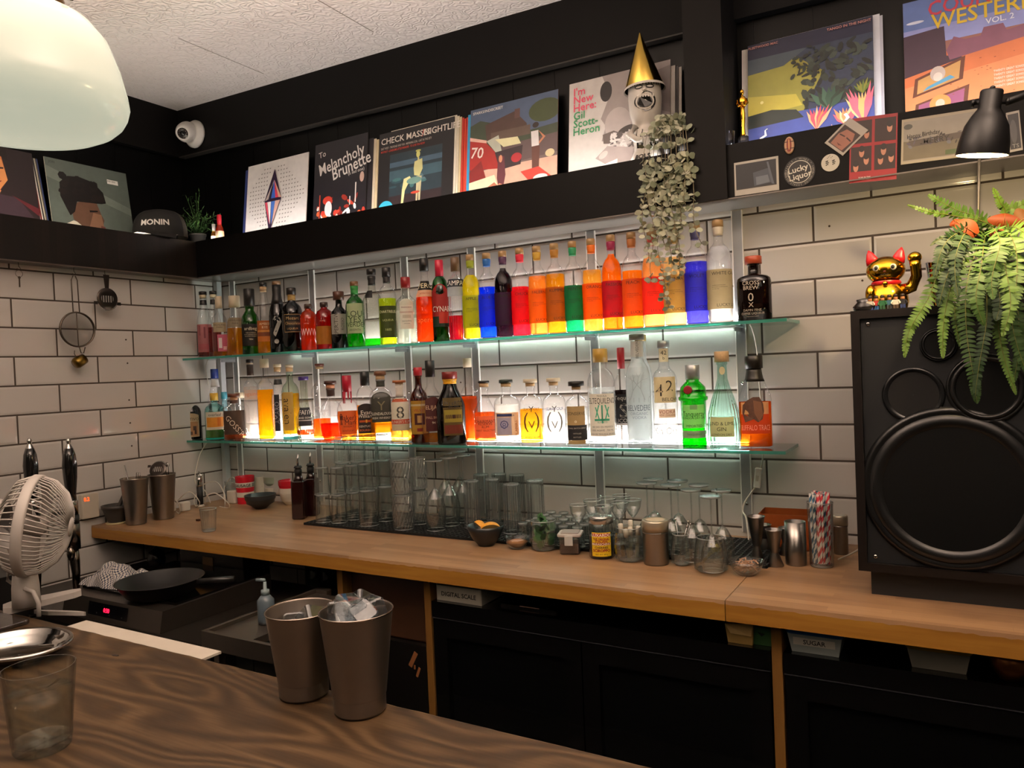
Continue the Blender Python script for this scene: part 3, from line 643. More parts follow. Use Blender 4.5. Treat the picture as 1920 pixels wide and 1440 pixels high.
up(765, 520, 42, 'std', 'faceted clear bottle with dark red cap and oval white label', glass=('#f1f2ec', .45), pat='hammer', liq=('#f4f5ea', .3), lvl=.5, cap=('#7d1a1e', .84, 1, 1.2), lab=[(.22, .62, .62, '#e4dfd2', (('MARASKA', .80, .025, '#7a2a24'), ('MARASCHINO', .62, .025, '#9a2f28'), ('maraschino', .3, .022, '#55504a'), ('ORIGINAL', .2, .014, '#55504a')), {'arch': .05, 'bands': ((.4, .52, -.6, .6, '#c9c2b2'),)})])
up(801, 485, 38, 'cone', 'bottle of bright orange aperitif with a black cap and cream banded label', liq=('#ff5410', .4), lvl=.56, cap=('#131212', .85, 1, 1.25), lab=[(.62, .73, 1.35, '#171412', (('APEROL', .5, .06, '#efe2b8'),)), (.54, .62, 1.3, '#e3c9a4', (('APERITIVO', .5, .02, '#b5482c'),)), (.2, .34, 1, None, (('aperol', .5, .06, '#ff7a30'),))])
up(829, 488, 32, 'camp', 'green bottle with red cap and red diamond label', glass=('#1f9e3a', .45), liq=('#0f6d20', .2), lvl=.6, cap=('#b8203a', .80, 1, 1.15), lab=[(.18, .60, 1.15, '#a3231f', (('CYNAR', .52, .07, '#f4ece0', .1, 'c'),), {'arch': .1, 'bands': ((.0, .3, -1, 1, '#12301c'), (.1, .42, -.2, .8, '#c23a2a'))})])
up(859, 483, 33, 'camp', 'clear bottle with red drink at the bottom and navy lettered label', liq=('#c8102e', .4), lvl=.30, pat='rib', cap=('#5a4430', .83, 1, 1.2), lab=[(.64, .735, 1.45, '#2c3038', (('CAMPARI', .5, .06, '#f4f0e8'),)), (.53, .64, 1.3, '#aeb4b4', (), {'see': .3})])
HOUSE = [
 (887, 478, 34, 'APPLE', '#a0a81c', '#f0dc2a', .76, '#8f9a24', 'olive green', 'yellow'),
 (918, 475, 35, 'BLUE CURACAO', '#1b3fc0', '#1550ff', .60, '#1f5fa8', 'blue', 'blue'),
 (948, 471, 35, 'BRAMBLE', '#4a2450', '#2a0f1e', .80, '#4a2a4a', 'dark purple', 'nearly black'),
 (980, 466, 36, 'CHUCKLEBERRY', '#e01d30', '#f4263a', .56, '#d42a44', 'red', 'red'),
 (1012, 462, 36, 'FALERNUM', '#e07a1c', '#ffa244', .66, '#c09a3a', 'orange with ochre neck', 'orange'),
 (1045, 457, 37, 'KUMMEL', '#a8641a', '#e8a21c', .66, '#a5722a', 'brown', 'amber'),
 (1079, 453, 35, 'MENTHE', '#1d7a50', '#19b070', .50, '#1f8a5c', 'green', 'green'),
 (1114, 448, 37, 'ORANGE', '#ef6a12', '#f8b54a', .66, '#e0701c', 'bright orange', 'pale orange'),
 (1151, 441, 38, 'PASSIONFRUIT', '#a81c38', '#ff8a1c', .80, '#8a2046', 'crimson', 'orange'),
 (1189.5, 436, 39, 'PEACH', '#d86a28', '#ff9420', .60, '#a86a3a', 'peach brown', 'orange'),
 (1228, 432, 41, 'PINK GRAPE', '#ee3a34', '#ffb468', .74, '#b04a44', 'coral', 'pale orange'),
 (1268, 428, 42, 'TONKA', '#b09a60', '#ffd490', .70, '#b09a62', 'khaki', 'cream'),
 (1309, 420, 43, 'VIOLET', '#4a48b0', '#5a55f0', .62, '#4c4c78', 'violet', 'violet'),
 (1352, 413, 46, 'WHITE CACAO', '#c0ae84', '#ece8e2', .74, '#c8c0ae', 'sand', 'milky white')]
for u, vt, w, tx, lc, lq, lv, sc, cn, ln in HOUSE:
    up(u, vt, w, 'dome', 'house liqueur bottle lettered %s, %s label and %s drink' % (tx, cn, ln), group=GH, name='liqueur_bottle', y=-.115, liq=(lq, .42), lvl=lv, cap=('#9a7c54', .93, 1, 1.12), foil=(.845, .935, sc),
       lab=[(.135, .515, 1.5, lc, ((tx, .90, .033, K, -.62, 'l'), ('distilled and blended', .60, .011, K, -.6, 'l'), ('by hand in small batches', .555, .011, K, -.6, 'l'), ('for the bar', .51, .011, K, -.6, 'l'), ('LUCKY LIQUOR', .10, .030, K, -.25, 'l')), {'see': .28, 'tl': .5})])
def cross(t, R, H, fa, fn): pass
up(1416, 481, 62, 'apoth', 'squat brown bottle with orange cap and white printing, right end of upper shelf', name='liqueur_bottle', y=-.12, glass=('#2c120a', .5), frost=.35, liq=('#1a0906', .1), lvl=.55, dy=.7, sq=3, cap=('#a0452a', .88, 1, 1.35),
   lab=[(.06, .62, 1, None, (('CROSS', .93, .062, '#b9aea2', -.2, 'c'), ('BREW', .80, .062, '#b9aea2', -.2, 'c'), ('0', .55, .13, '#a89d92', -.2, 'c'), ('X', .34, .075, '#a89d92', -.2, 'c'), ('DAMN FINE', .19, .038, '#9a8f84', -.15, 'c'), ('COFFEE LIQUEUR', .10, .034, '#9a8f84', -.15, 'c'), ('MADE IN SCOTLAND', .02, .014, '#9a8f84', -.15, 'c')))])
# lower shelf
def lo(u, vt, w, prof, label, y=YF, **k): return bottle(u, vt, w, y, ZL, prof, label, group=k.pop('group', GLo), **k)
lo(360, 726, 37, 'slope', 'dark brown amaro bottle with yellow neck band, leftmost on the lower shelf', y=-.15, glass=('#2c1c0a', .5), frost=.3, liq=('#120a06', .1), lvl=.55, cap=('#15110f', .93, 1, 1.1), foil=(.86, .93, '#d9a514'), lab=[(.05, .46, .8, '#cdb48e', (('MOTIVO', .83, .055, '#1c1512'),), {'arch': .04, 'bands': ((.05, .7, -.8, .8, '#b88a60'), (.1, .25, -.6, .1, '#3a2a22'), (.3, .5, .2, .6, '#4a342a'), (.35, .6, -.5, -.2, '#e8dcc8'), (.12, .3, .35, .6, '#3a2a22'))})])
lo(388, 721, 29, 'tall', 'very dark green bottle behind the amaro bottle', y=YB-.01, glass=('#12402c', .5), frost=.2, liq=('#0a2c1c', .1), lvl=.6, cap=('#20201c', .93, 1, 1.05), lab=[(.1, .5, 1, '#123020', (('GIN', .3, .04, '#8a9a86'),))])
lo(408, 692, 28, 'slope', 'clear bottle with tall blue screw cap in the corner', y=-.045, liq=('#dfe6e4', .2), lvl=.3, cap=('#22398a', .86, 1, 1.15), foil=(.74, .86, '#d9dde0'))
lo(405, 737, 35, 'squat', 'pale teal glass bottle with orange and white label', y=-.155, glass=('#bfe6e2', .5), liq=('#cfd070', .3), lvl=.2, base=.03, cap=('#c9a43c', .84, 1, 1.2), lab=[(.22, .60, 1.1, '#e9ddca', (('everleaf', .85, .06, '#3a3a34'),), {'bands': ((.15, .7, -.85, .85, '#e09a34'), (.2, .68, .2, .55, '#c9761e'))}), (.015, .05, 1.5, '#19b0a8', ())])
lo(424, 735, 26, 'std', 'small bottle with teal cap behind the tall corked spirit bottles', y=-.05, glass=('#cfe8ec', .5), liq=('#dfe6e4', .2), lvl=.4, cap=('#3a8aa0', .85, 1, 1.2))
lo(442, 738, 41, 'squat', 'round clear bottle with walnut stopper and dark slanted lettered label', y=-.15, liq=('#b5643c', .35), lvl=.5, cap=('#5a3526', .86, 1, 1.6, '#c9a078', .45), foil=(.79, .86, '#3a2218'), lab=[(.13, .64, 1.15, '#3a2c20', (('GOSSIP', .36, .12, '#cdbfae', .0, 'c', -.9),), {'tl': .15})])
lo(455, 736, 28, 'squat', 'small clear bottle with flat cream stopper behind the walnut stoppered one', y=-.05, liq=('#e8e6da', .2), lvl=.3, cap=('corkl', .88, 1, 1.9))
lo(475, 674, 28, 'tall', 'tall clear bottle with black and copper neck wrap', y=-.1, liq=('#efe3da', .2), lvl=.66, cap=('#1c1614', .94, 1, 1.15, '#d8c9b0', .3), foil=(.80, .93, '#2a1a14'), lab=[(.50, .62, .95, '#e6cfc0', (('ogaine', .6, .05, '#b06a4a'),), {'see': .5})])
lo(502, 673, 31, 'tall', 'tall clear bottle half full of yellow drink with pale cork', y=-.13, liq=('#ffb40a', .4), lvl=.62, cap=('corkl', .89, 1, 1.3), lab=[(.04, .26, .8, None, (('//////', .5, .05, '#9a7a1c'),))], sq=4)
lo(526, 683, 26, 'slope', 'slim clear bottle with narrow upright black label', y=-.10, liq=('#f2f2ee', .2), lvl=.6, cap=('corkl', .90, 1, 1.15, 'cork', .6), foil=(.73, .80, '#191716'), lab=[(.12, .60, .38, '#1d1e24', (('AMARO', .5, .06, '#8e9098', 0, 'c', pi/2),), {'so': -.3})])
lo(548.5, 684, 33, 'dome', 'pale green glass bottle with tan upright lettered label', y=-.135, glass=('#e2efe2', .5), liq=('#f2b21e', .38), lvl=.62, base=.09, cap=('corkl', .91, 1, 1.1, 'cork', .6), lab=[(.14, .64, .62, '#bfa765', (('avalen', .5, .10, '#2a2414', -.05, 'c', -pi/2),), {'so': -.35, 'see': .1}), (.02, .06, 1.4, '#5fd6e4', ())])
lo(574, 706, 34, 'flare', 'bell shaped ribbed bottle with purple stopper and square dark label', y=-.15, glass=('#f0f5ea', .5), pat='rib', liq=('#e2581e', .35), lvl=.17, base=.10, cap=('#39246a', .94, 1, 1.25), lab=[(.24, .52, .72, '#2e2c30', (('FAITH', .75, .07, '#ece8e0', .1, 'c'), ('AND SONS', .45, .03, '#ece8e0')), {'bands': ((.28, .33, -1, 1, '#ece8e0'),)})])
lo(605, 682, 34, 'tall', 'tall long-necked bottle a third full of orange drink with brown stopper', y=-.08, liq=('#f4711a', .4), lvl=.27, cap=('#5a2c1e', .93, 1, 1.2, 'cork', .5), lab=[(.3, .5, .8, None, (('MORRIS', .6, .05, '#cfd2cc'), ('& RYE', .2, .05, '#cfd2cc')))])
lo(624, 714, 45, 'flask', 'wide round-shouldered flask a third full of red orange drink', y=-.145, dy=.55, sq=2, liq=('#ff3a0c', .4), lvl=.30, cap=('#3a1f16', .87, 1, 1.4, '#c98f6c', .55), foil=(.74, .87, '#2c1812'), lab=[(.35, .5, .7, None, (('DISTILLERS SELECT', .5, .022, '#b8b6b0'),))])
def wax(t, R, H, fa, fn):
    m = MB(); r = random.Random(4)
    for i in range(7):
        a = i*.9; k = .36*R; z1 = (.66-r.random()*.06 if i % 3 else .58)*H
        m.tube([(k*sin(a), -k*cos(a), .76*H), (k*1.02*sin(a), -k*1.02*cos(a), (z1+.72*H)/2), (k*1.0*sin(a), -k*1.0*cos(a), z1)], [.0035, .0025, .0018], P('#a3102c', .3), 6)
    m.build('wax_drips', t)
lo(655, 704, 41, 'mug', 'round whisky bottle sealed with dripping red wax', y=-.15, sq=3, liq=('#e8801e', .38), lvl=.46, cap=('#a3102c', .75, 1, 1.3), lab=[(.12, .47, .85, '#c87440', (("Maker's", .72, .075, '#2e120c'), ('& Mark', .52, .075, '#2e120c'), ('WHISKY', .34, .03, '#4a1e12'), ('KENTUCKY', .16, .025, '#4a1e12')), {'see': .15, 'bands': ((.62, .88, -.95, -.65, '#5a2c1c'),)})], extra=wax)
lo(689, 697, 34, 'camp', 'square whisky bottle with arched black label and black cap', y=-.14, sq=5, liq=('#f0981e', .38), lvl=.52, cap=('#151614', .80, 1, 1.2), lab=[(.13, .50, .98, '#1d1412', (('Evan', .80, .06, '#efe9de'), ('Williams', .66, .05, '#efe9de'), ('KENTUCKY', .27, .03, '#e0d6c6'), ('BOURBON', .12, .03, '#d8703a')), {'arch': .05, 'bands': ((.42, .50, -.8, .8, '#c45a24'), (.40, .52, -.08, .08, '#e9b23a')), 'tl': .15})])
lo(718, 696, 43, 'squat', 'square shouldered whiskey bottle with arched dark green label and wood stopper', y=-.14, sq=4, liq=('#f2a01c', .38), lvl=.34, base=.14, cap=('#6e4a34', .88, 1, 1.3, '#b89a74', .5), foil=(.78, .87, '#30322a'), lab=[(.29, .64, .95, '#2b2a20', (('Y', .66, .13, '#6a6248'), ('GLENDALOUGH', .34, .04, '#e8e4d6'), ('IRISH WHISKEY', .17, .03, '#d8d2c0')), {'arch': .07, 'tl': .15})])
lo(753, 713, 40, 'apoth', 'clear rum bottle with cream label, red strip and flat wood stopper', y=-.14, liq=('#f2b83a', .35), lvl=.22, base=.02, cap=('#9a5e38', .93, 1, 1.7, '#e0c8a8', .4), foil=(.74, .92, '#e8e2d8'), lab=[(.20, .72, .92, '#d9d0b8', (('8', .56, .20, '#3a362e'), ("BUNKER'S RUM", .27, .05, '#e8d8c0')), {'bands': ((.20, .34, -1.05, 1.05, '#c2462a'), (.88, .97, -.9, .9, '#c65a34'))})])
lo(789, 689, 34, 'std', 'amber glass bottle with red cap and yellow label', y=-.14, glass=('#8a4a14', .5), liq=('#e0860c', .3), lvl=.5, cap=('#a4202a', .89, 1, 1.2), lab=[(.12, .56, 1.05, '#b78a2c', (('VELVET', .72, .035, '#9a3a24'),), {'bands': ((.28, .62, -.55, .55, '#4a1f18'), (.34, .56, -.25, .25, '#c9a060'), (.84, .9, -1, 1, '#d9c89a'), (.08, .18, -.3, .3, '#7a2418'))})])
lo(812, 676, 42, 'flask', 'big clear bottle with twisted black cap and maroon label', y=-.135, sq=2, dy=.7, liq=('#f0a634', .3), lvl=.12, cap=('#191817', .80, 1, 1.35), lab=[(.15, .52, .8, '#4a1e1c', (('ELIJAH', .78, .05, '#c8a888'), ('SMALL BATCH', .45, .03, '#b08a70'), ('94', .28, .03, '#d8c8b0')), {'arch': .04, 'so': .15})])
lo(848, 697, 54, 'slope', 'broad dark rum bottle with red cap and yellow neck band', y=-.15, glass=('#20120a', .5), frost=.35, liq=('#140a06', .1), lvl=.5, dy=.7, sq=3, cap=('#6e1e1a', .90, 1, 1.12), foil=(.83, .90, '#d39a1e'), lab=[(.12, .64, .75, '#5a4a1a', (("MYERS'S", .86, .05, '#1a120a'), ('RUM', .76, .05, '#1a120a')), {'so': .2, 'bands': ((.35, .68, -.9, .9, '#9a8a30'), (.45, .55, -.8, .8, '#3a1c10'), (.05, .28, -.9, .9, '#6e2a14'))})])
lo(882, 672, 34, 'bulb', 'tall clear bottle with pale cork and deep orange drink behind the dark rum', y=-.07, liq=('#e2661c', .38), lvl=.54, cap=('corkl', .89, 1, 1.2))
lo(911.5, 714, 42, 'cone', 'conical rum bottle with orange lettered label and black topped cork', y=-.15, liq=('#f4701c', .4), lvl=.50, base=.06, cap=('#181514', .90, 1, 1.2, 'cork', .65), lab=[(.11, .45, 1.0, '#dd8a5c', (("CHAIRMAN'S", .76, .05, '#2c1a14'), ('RESERVE', .65, .045, '#2c1a14'), ('RUM', .5, .04, '#2c1a14'), ('FINEST SELECTION', .34, .03, '#3c241a')), {'see': .2})])
lo(953, 712, 48, 'squat', 'stout clear bottle with green black stopper and pale blue portrait label', y=-.15, liq=('#f6f2ea', .45), lvl=.62, base=.05, cap=('#16201a', .89, 1, 1.35, 'cork', .55), lab=[(.15, .50, 1.05, '#e2bf9c', (('VENEZUELA', .88, .03, '#3c4470'), ('O', .5, .13, '#4a4f7c', -.25, 'c'), ('8', .44, .10, '#5a5f8a', -.25, 'c'), ('PLANAS', .3, .05, '#a06a40', .72, 'c', pi/2)), {'bands': ((.04, .80, -.85, .30, '#b9b6cf'), (.83, .95, -.85, .35, '#2f3a6e')), 'see': .1})])
lo(998.5, 711, 44, 'squat', 'clear bottle of golden rum printed with two diving whales', y=-.14, sq=3, liq=('#ffb62a', .4), lvl=.54, base=.04, cap=('corkl', .89, 1, 1.5, 'cork', .5), lab=[(.08, .64, 1, None, (('SEAWOLF', .84, .045, '#6a4a1c'), ('( )', .56, .23, '#4a3210', 0, 'c'), ('Y', .84, .09, '#3a2a12', 0, 'c'), ('V', .42, .12, '#4a3210', 0, 'c'), ('SINGLE CASK', .16, .025, '#6a4a1c'), ('AGED RUM', .07, .035, '#4a3210')))])
lo(1042, 709, 44, 'squat', 'clear bottle of white rum printed with two diving whales', y=-.14, sq=3, liq=('#f4f4f4', .35), lvl=.54, base=.04, cap=('corkl', .89, 1, 1.5, 'cork', .5), lab=[(.08, .64, 1, None, (('SEAWOLF', .84, .045, '#6a6a8c'), ('( )', .56, .23, '#7a7a70', 0, 'c'), ('Y', .84, .09, '#5a5a54', 0, 'c'), ('V', .42, .12, '#7a7a70', 0, 'c'), ('COLUMN', .16, .025, '#6a6a8c'), ('WHITE RUM', .07, .035, '#4a4a5a')))])
lo(1084.5, 715, 43, 'squat', 'small round bottle with black stopper and tan over black label', y=-.155, liq=('#f4f4f0', .3), lvl=.6, cap=('#131212', .87, 1, 1.75, 'cork', .45), lab=[(.33, .62, .85, '#9a7f54', (('CONSERVE', .62, .05, '#2a2018'), ('o', .22, .05, '#efe6d0')), {'so': -.15, 'tl': .2}), (.10, .33, .95, '#17161a', (('SMALL BATCH SPIRIT', .8, .022, '#a8a49c'), ('DISTILLED', .45, .02, '#a8a49c'), ('BOTTLED', .2, .02, '#a8a49c')), {'so': -.05, 'tl': .1}), (.04, .10, .85, '#9a7f54', (), {'so': -.15})])
lo(1131.5, 654, 53, 'camp', 'large tequila bottle with gold cap and green agave drawing', y=-.14, liq=('#f2f2ee', .25), lvl=.6, cap=('#b08c3e', .86, 1, 1.25), lab=[(.11, .54, 1.0, '#d9ccb8', (('TEQUILA', .95, .018, '#4a443a'), ('ELTEQUILENO', .84, .060, '#2c2620'), ('/|\\', .60, .13, '#3c9a78', 0, 'c'), ('\\|/', .55, .13, '#3c9a78', 0, 'c'), ('BLANCO', .33, .018, '#3c8a6c'), ('HECHO EN MEXICO', .22, .018, '#4a443a'), ('100% AGAVE   750 ML', .14, .018, '#4a443a'), ('CASA DE TEQUILA, JALISCO', .05, .018, '#4a443a')), {'bands': ((.36, .41, -.55, .5, '#3c9a78'),)})])
lo(1170, 652, 34, 'std', 'clear bottle with red cap and black coffee label behind the frosted bottle', y=-.085, liq=('#2a1010', .1), lvl=.56, base=.40, cap=('#a8202a', .78, 1, 1.15), lab=[(.22, .52, 1.05, '#17171a', (('Tequila', .88, .045, '#b8b4ac'), ('S', .45, .15, '#8a8880', .1, 'c'), ('LICOR', .1, .04, '#b8b4ac')), {}), (.14, .22, 1, None, (('ZAPATA', .5, .05, '#c8c8c4'),))])
def tree(t, R, H, fa, fn):
    m = MB(); r = random.Random(2); mt = P('#8b8f90', .5)
    def br(x, z, a, l, d):
        x2 = x+l*sin(a); z2 = z+l*cos(a)
        if abs(x2) > R*1.3 or z2 > .66*H: return
        nx, nz = cos(a)*.00045*(d+1)*.5, -sin(a)*.00045*(d+1)*.5
        m.add([fn(x-nx, z-nz, .0008), fn(x+nx, z+nz, .0008), fn(x2+nx*.6, z2+nz*.6, .0008), fn(x2-nx*.6, z2-nz*.6, .0008)], [(0, 1, 2, 3)], mt)
        if d: br(x2, z2, a-.45+r.uniform(-.15, .15), l*.8, d-1); br(x2, z2, a+.4+r.uniform(-.15, .15), l*.8, d-1)
    br(R*.5, .42*H, -.35, .035, 5); br(-R*.7, .42*H, .35, .030, 5)
    for i in range(5): m.add([fn(-R*.8+i*R*.4, .40*H, .0008), fn(-R*.8+i*R*.4+.002, .40*H, .0008), fn(-R*.8+i*R*.4+.002, .44*H, .0008), fn(-R*.8+i*R*.4, .44*H, .0008)], [(0, 1, 2, 3)], mt)
    m.add([fn(-R, .44*H, .0008), fn(R, .44*H, .0008), fn(R, .447*H, .0008), fn(-R, .447*H, .0008)], [(0, 1, 2, 3)], mt)
    m.build('printed_tree', t)
lo(1208, 628, 40, 'bels', 'twin frosted vodka bottle standing behind the first one', y=-.065, frost=.4, glass=('#eef2f2', .7), cap=('#b39a58', .94, 1, 1.15))
lo(1201, 627, 46, 'bels', 'tall frosted vodka bottle printed with bare trees', y=-.155, frost=.45, glass=('#eef2f2', .7), liq=('#f2f5f5', .3), lvl=.6, cap=('#6e6a62', .95, 1, 1.3), lab=[(.23, .40, 1, None, (('BELVEDERE', .72, .052, '#4a5058'), ('ORGANIC', .42, .026, '#6a7078'), ('VODKA', .22, .026, '#6a7078'))), (.80, .935, .9, '#c8c4bc', (('BELVEDERE', .5, .024, '#4a4a48', 0, 'c', pi/2),), {}), (.05, .1, 1, None, (('POLSKA', .5, .016, '#8a8f94'),))], extra=tree)
lo(1250.5, 639, 46, 'tall', 'clear vodka bottle with huge 42 on a tan label', y=-.14, liq=('#f5f5f3', .2), lvl=.6, cap=('#a9a49a', .93, 1, 1.15), capmat=ALU, lab=[(.42, .66, .98, '#cbb68c', (('4', .50, .115, '#241d16', -.46, 'c'), ('2', .66, .105, '#241d16', .36, 'c'), ('BELOW', .13, .034, '#241d16', .45, 'c')), {}), (.80, .925, .42, '#d8c9a6', (('42', .7, .04, '#241d16'), ('b', .3, .03, '#241d16')), {}), (.28, .36, .7, '#d8b89c', (('VODKA', .7, .035, '#7a2f22'), ('NEW ZEALAND', .3, .018, '#7a2f22')), {'see': .1, 'so': .15}), (.06, .26, 1, None, (('Kia Ora', .5, .07, '#6a6a68'),))])
def seal(t, R, H, fa, fn):
    m = MB(); c = fn(-.32*R, .70*H, .002); M = Matrix.Rotation(fa, 3, 'Z') @ Matrix.Rotation(pi/2, 3, 'X')
    m.lathe([(.0125, 0), (.0125, .003), (.0105, .0045), (.009, .0040)], P('#7a1220', .4), 20, c=c, M=M); m.build('wax_seal', t)
lo(1303, 684, 54, 'tanq', 'bright green shouldered gin bottle with red wax seal', y=-.14, glass=('#19d438', .45), liq=('#10f03a', .3), lvl=.56, cap=('#a9a49a', .82, 1, 1.12), capmat=ALU, lab=[(.24, .52, .80, '#b6e6a0', (('Tanqueray', .62, .065, '#1a3a1e'), ('LONDON DRY GIN', .44, .028, '#1a3a1e'), ('IMPORTED', .1, .03, '#1a3a1e')), {'see': .1, 'bands': ((.8, 1, -.3, .3, '#8ab080'),)}), (.12, .21, .95, '#a4a49c', (('TANQUERAY', .5, .022, '#4a4a48'),), {})], extra=seal)
def medal(t, R, H, fa, fn):
    m = MB(); c = fn(0, .80*H, .0035); M = Matrix.Rotation(fa, 3, 'Z') @ Matrix.Rotation(pi/2, 3, 'X') @ Matrix.Diagonal((.85, 1.25, 1))
    m.lathe([(.0095, 0), (.0095, .0015), (.008, .0022), (.0075, .0016)], P('#b9b08c', .5), 20, c=c, M=M); m.build('neck_medallion', t)
lo(1359, 659, 62, 'tear', 'ribbed teardrop gin bottle with pale green tint and small cream label', y=-.145, glass=('#d8f2ea', .5), pat='rib', liq=('#eef8f2', .3), lvl=.32, cap=('cork', .89, 1, 1.35), lab=[(.13, .33, .75, '#d3c892', (('LIND & LIME', .68, .036, '#3a3424'), ('GIN', .40, .04, '#3a3424'), ('LONDON DRY', .12, .022, '#3a3424')), {'so': -.15})], extra=medal)
def buff(t, R, H, fa, fn):
    m = MB(); mt = P('#4a2c1c', .6, var=.4, scale=200); a = []
    sh = [(-.8, .0), (-.75, .10), (-.45, .16), (-.1, .20), (.25, .20), (.45, .12), (.5, .02), (.4, -.08), (.15, -.12), (-.1, -.08), (-.35, -.1), (-.6, -.12)]
    a = [fn(x*R, (.385+z*.85)*H, .0008) for x, z in sh]; m.add(a, [tuple(range(len(a)))[::-1]], mt)
    a = [fn(x*R, (.36+z)*H, .0012) for x, z in ((-.1, .16), (.35, .14), (.42, 0), (.2, -.07), (-.05, .02))]; m.add(a, [tuple(range(len(a)))[::-1]], P('#6a452e', .6)); m.build('printed_buffalo', t)
lo(1418.5, 667, 60, 'slope', 'bourbon bottle with buffalo print and black foil cap, right end of lower shelf', y=-.13, dy=.62, sq=4, liq=('#e2680e', .35), lvl=.50, cap=('#17140f', .86, 1, 1.25), foil=(.72, .86, '#17140f'), lab=[(.16, .50, .95, '#d8602a', (('BUFFALO TRACE', .2, .06, '#e0a890'),), {'see': .35, 'bands': ((.62, 1, -1, .9, '#e0b078'),)})], extra=buff)
# =================================================================== THINGS ON THE LEDGES
def poly_ellipse(cx_, cy_, rx, ry, n=20, a0=0, a1=2*pi, rot=0):
    o = []
    for i in range(n):
        t = a0+(a1-a0)*i/(n-1 if a1-a0 < 6.2 else n); x, y = rx*cos(t), ry*sin(t)
        o.append((cx_+x*cos(rot)-y*sin(rot), cy_+x*sin(rot)+y*cos(rot)))
    return o
def PRINT(c, rough=.35, var=.12, scale=40): return P(c, rough, var=var, scale=scale)
def art_board(name, o, ex, ez, w, h, th, label, cat, polys, texts, group=None, back='#d8d0c0', base='#888888', spine=None, gloss=.35, var=.12, partname='printed_cover'):
    """flat printed board: origin o = lower left front corner, ex right, ez up; art in 0..1"""
    ex = Vector(ex).normalized(); ez = Vector(ez).normalized(); nn = ex.cross(ez).normalized()   # towards the viewer
    t = T(name, label, cat, o, group); m = MB()
    p = lambda s, q, off: ex*(s*w)+ez*(q*h)+nn*off
    vs = [p(0, 0, -th), p(1, 0, -th), p(1, 1, -th), p(0, 1, -th), p(0, 0, 0), p(1, 0, 0), p(1, 1, 0), p(0, 1, 0)]
    m.add(vs, [(0, 3, 2, 1), (0, 1, 5, 4), (1, 2, 6, 5), (2, 3, 7, 6), (3, 0, 4, 7), (4, 5, 6, 7)], P(back, .6, var=.05))
    if spine: m.add([p(-.001, 0, -th), p(-.001, 0, .0002), p(-.001, 1, .0002), p(-.001, 1, -th)], [(0, 1, 2, 3)], P(spine, .5))
    m.build('sleeve_board', t)
    m = MB(); m.add([p(0, 0, .0003), p(1, 0, .0003), p(1, 1, .0003), p(0, 1, .0003)], [(0, 1, 2, 3)], PRINT(base, gloss, var))
    for i, (pl, col) in enumerate(polys):
        off = .0005+.00002*i
        m.add([p(min(1, max(0, a)), min(1, max(0, b)), off) for a, b in pl], [tuple(range(len(pl)))], PRINT(col, gloss, .18, 25) if isinstance(col, str) else col)
    off = .0006+.00002*len(polys)
    for tx in texts:   # string, x, y, size, colour, align, rot, sx
        s_, x, y, sz, col = tx[:5]; al = tx[5] if len(tx) > 5 else 'l'; ro = tx[6] if len(tx) > 6 else 0; sx = tx[7] if len(tx) > 7 else 1
        put_text(m, s_, sz*h, lambda a, b, oo: p(a/w, b/h, off), P(col, .5, var=0), x=x*w, y=y*h, align=al, rot=ro, sx=sx, bold=.015)
    m.build(partname, t); return t
rr = random.Random(11)
def blobs(n, x0, x1, y0, y1, r0, r1, cols, ky=1, rot=None, k=7):
    return [(poly_ellipse(rr.uniform(x0, x1), rr.uniform(y0, y1), rr.uniform(r0, r1), rr.uniform(r0, r1)*ky, k, rot=rr.uniform(0, 3) if rot is None else rot), rr.choice(cols)) for _ in range(n)]
def leafs(n, cx_, cy_, L, wd, cols, a0=-.9, a1=.9):
    o = []
    for i in range(n):
        a = a0+(a1-a0)*i/max(1, n-1); l = L*rr.uniform(.8, 1.1); tx, ty = cx_+l*sin(a), cy_+l*cos(a); nx, ny = cos(a)*wd, -sin(a)*wd
        o.append(([(cx_, cy_), (cx_+l*.5*sin(a)+nx, cy_+l*.5*cos(a)+ny), (tx, ty), (cx_+l*.5*sin(a)-nx, cy_+l*.5*cos(a)-ny)], rr.choice(cols)))
    return o
def band(y0, y1, c, x0=0, x1=1): return ([(x0, y0), (x1, y0), (x1, y1), (x0, y1)], c)
LT = 2.0506
def back_sleeve(u0, v0, u1, v1, yt, yb, label, polys, texts, zb=LT, **k):
    a = on_y(u0, v0, yt); b = on_y(u1, v1, yt); h = (a.z+b.z)/2-zb
    return art_board('record_sleeve', (a.x, yb, zb), (1, 0, 0), (0, yt-yb, h), b.x-a.x, sqrt(h*h+(yt-yb)**2), .0035, label, 'record', polys, texts, **k)
def plain_sleeve(x0, x1, yb, yt, h, col, label, zb=LT, group=None):
    t = T('record_sleeve', label, 'record', (x0, yb, zb), group); m = MB(); w = x1-x0; d = yt-yb
    m.add([(0, 0, 0), (w, 0, 0), (w, d, h), (0, d, h), (0, .0032, 0), (w, .0032, 0), (w, d+.0032, h), (0, d+.0032, h)], [(0, 1, 2, 3), (1, 5, 6, 2), (4, 7, 6, 5), (0, 3, 7, 4), (3, 2, 6, 7), (0, 4, 5, 1)], P(col, .5)); m.build('sleeve_board', t); return t
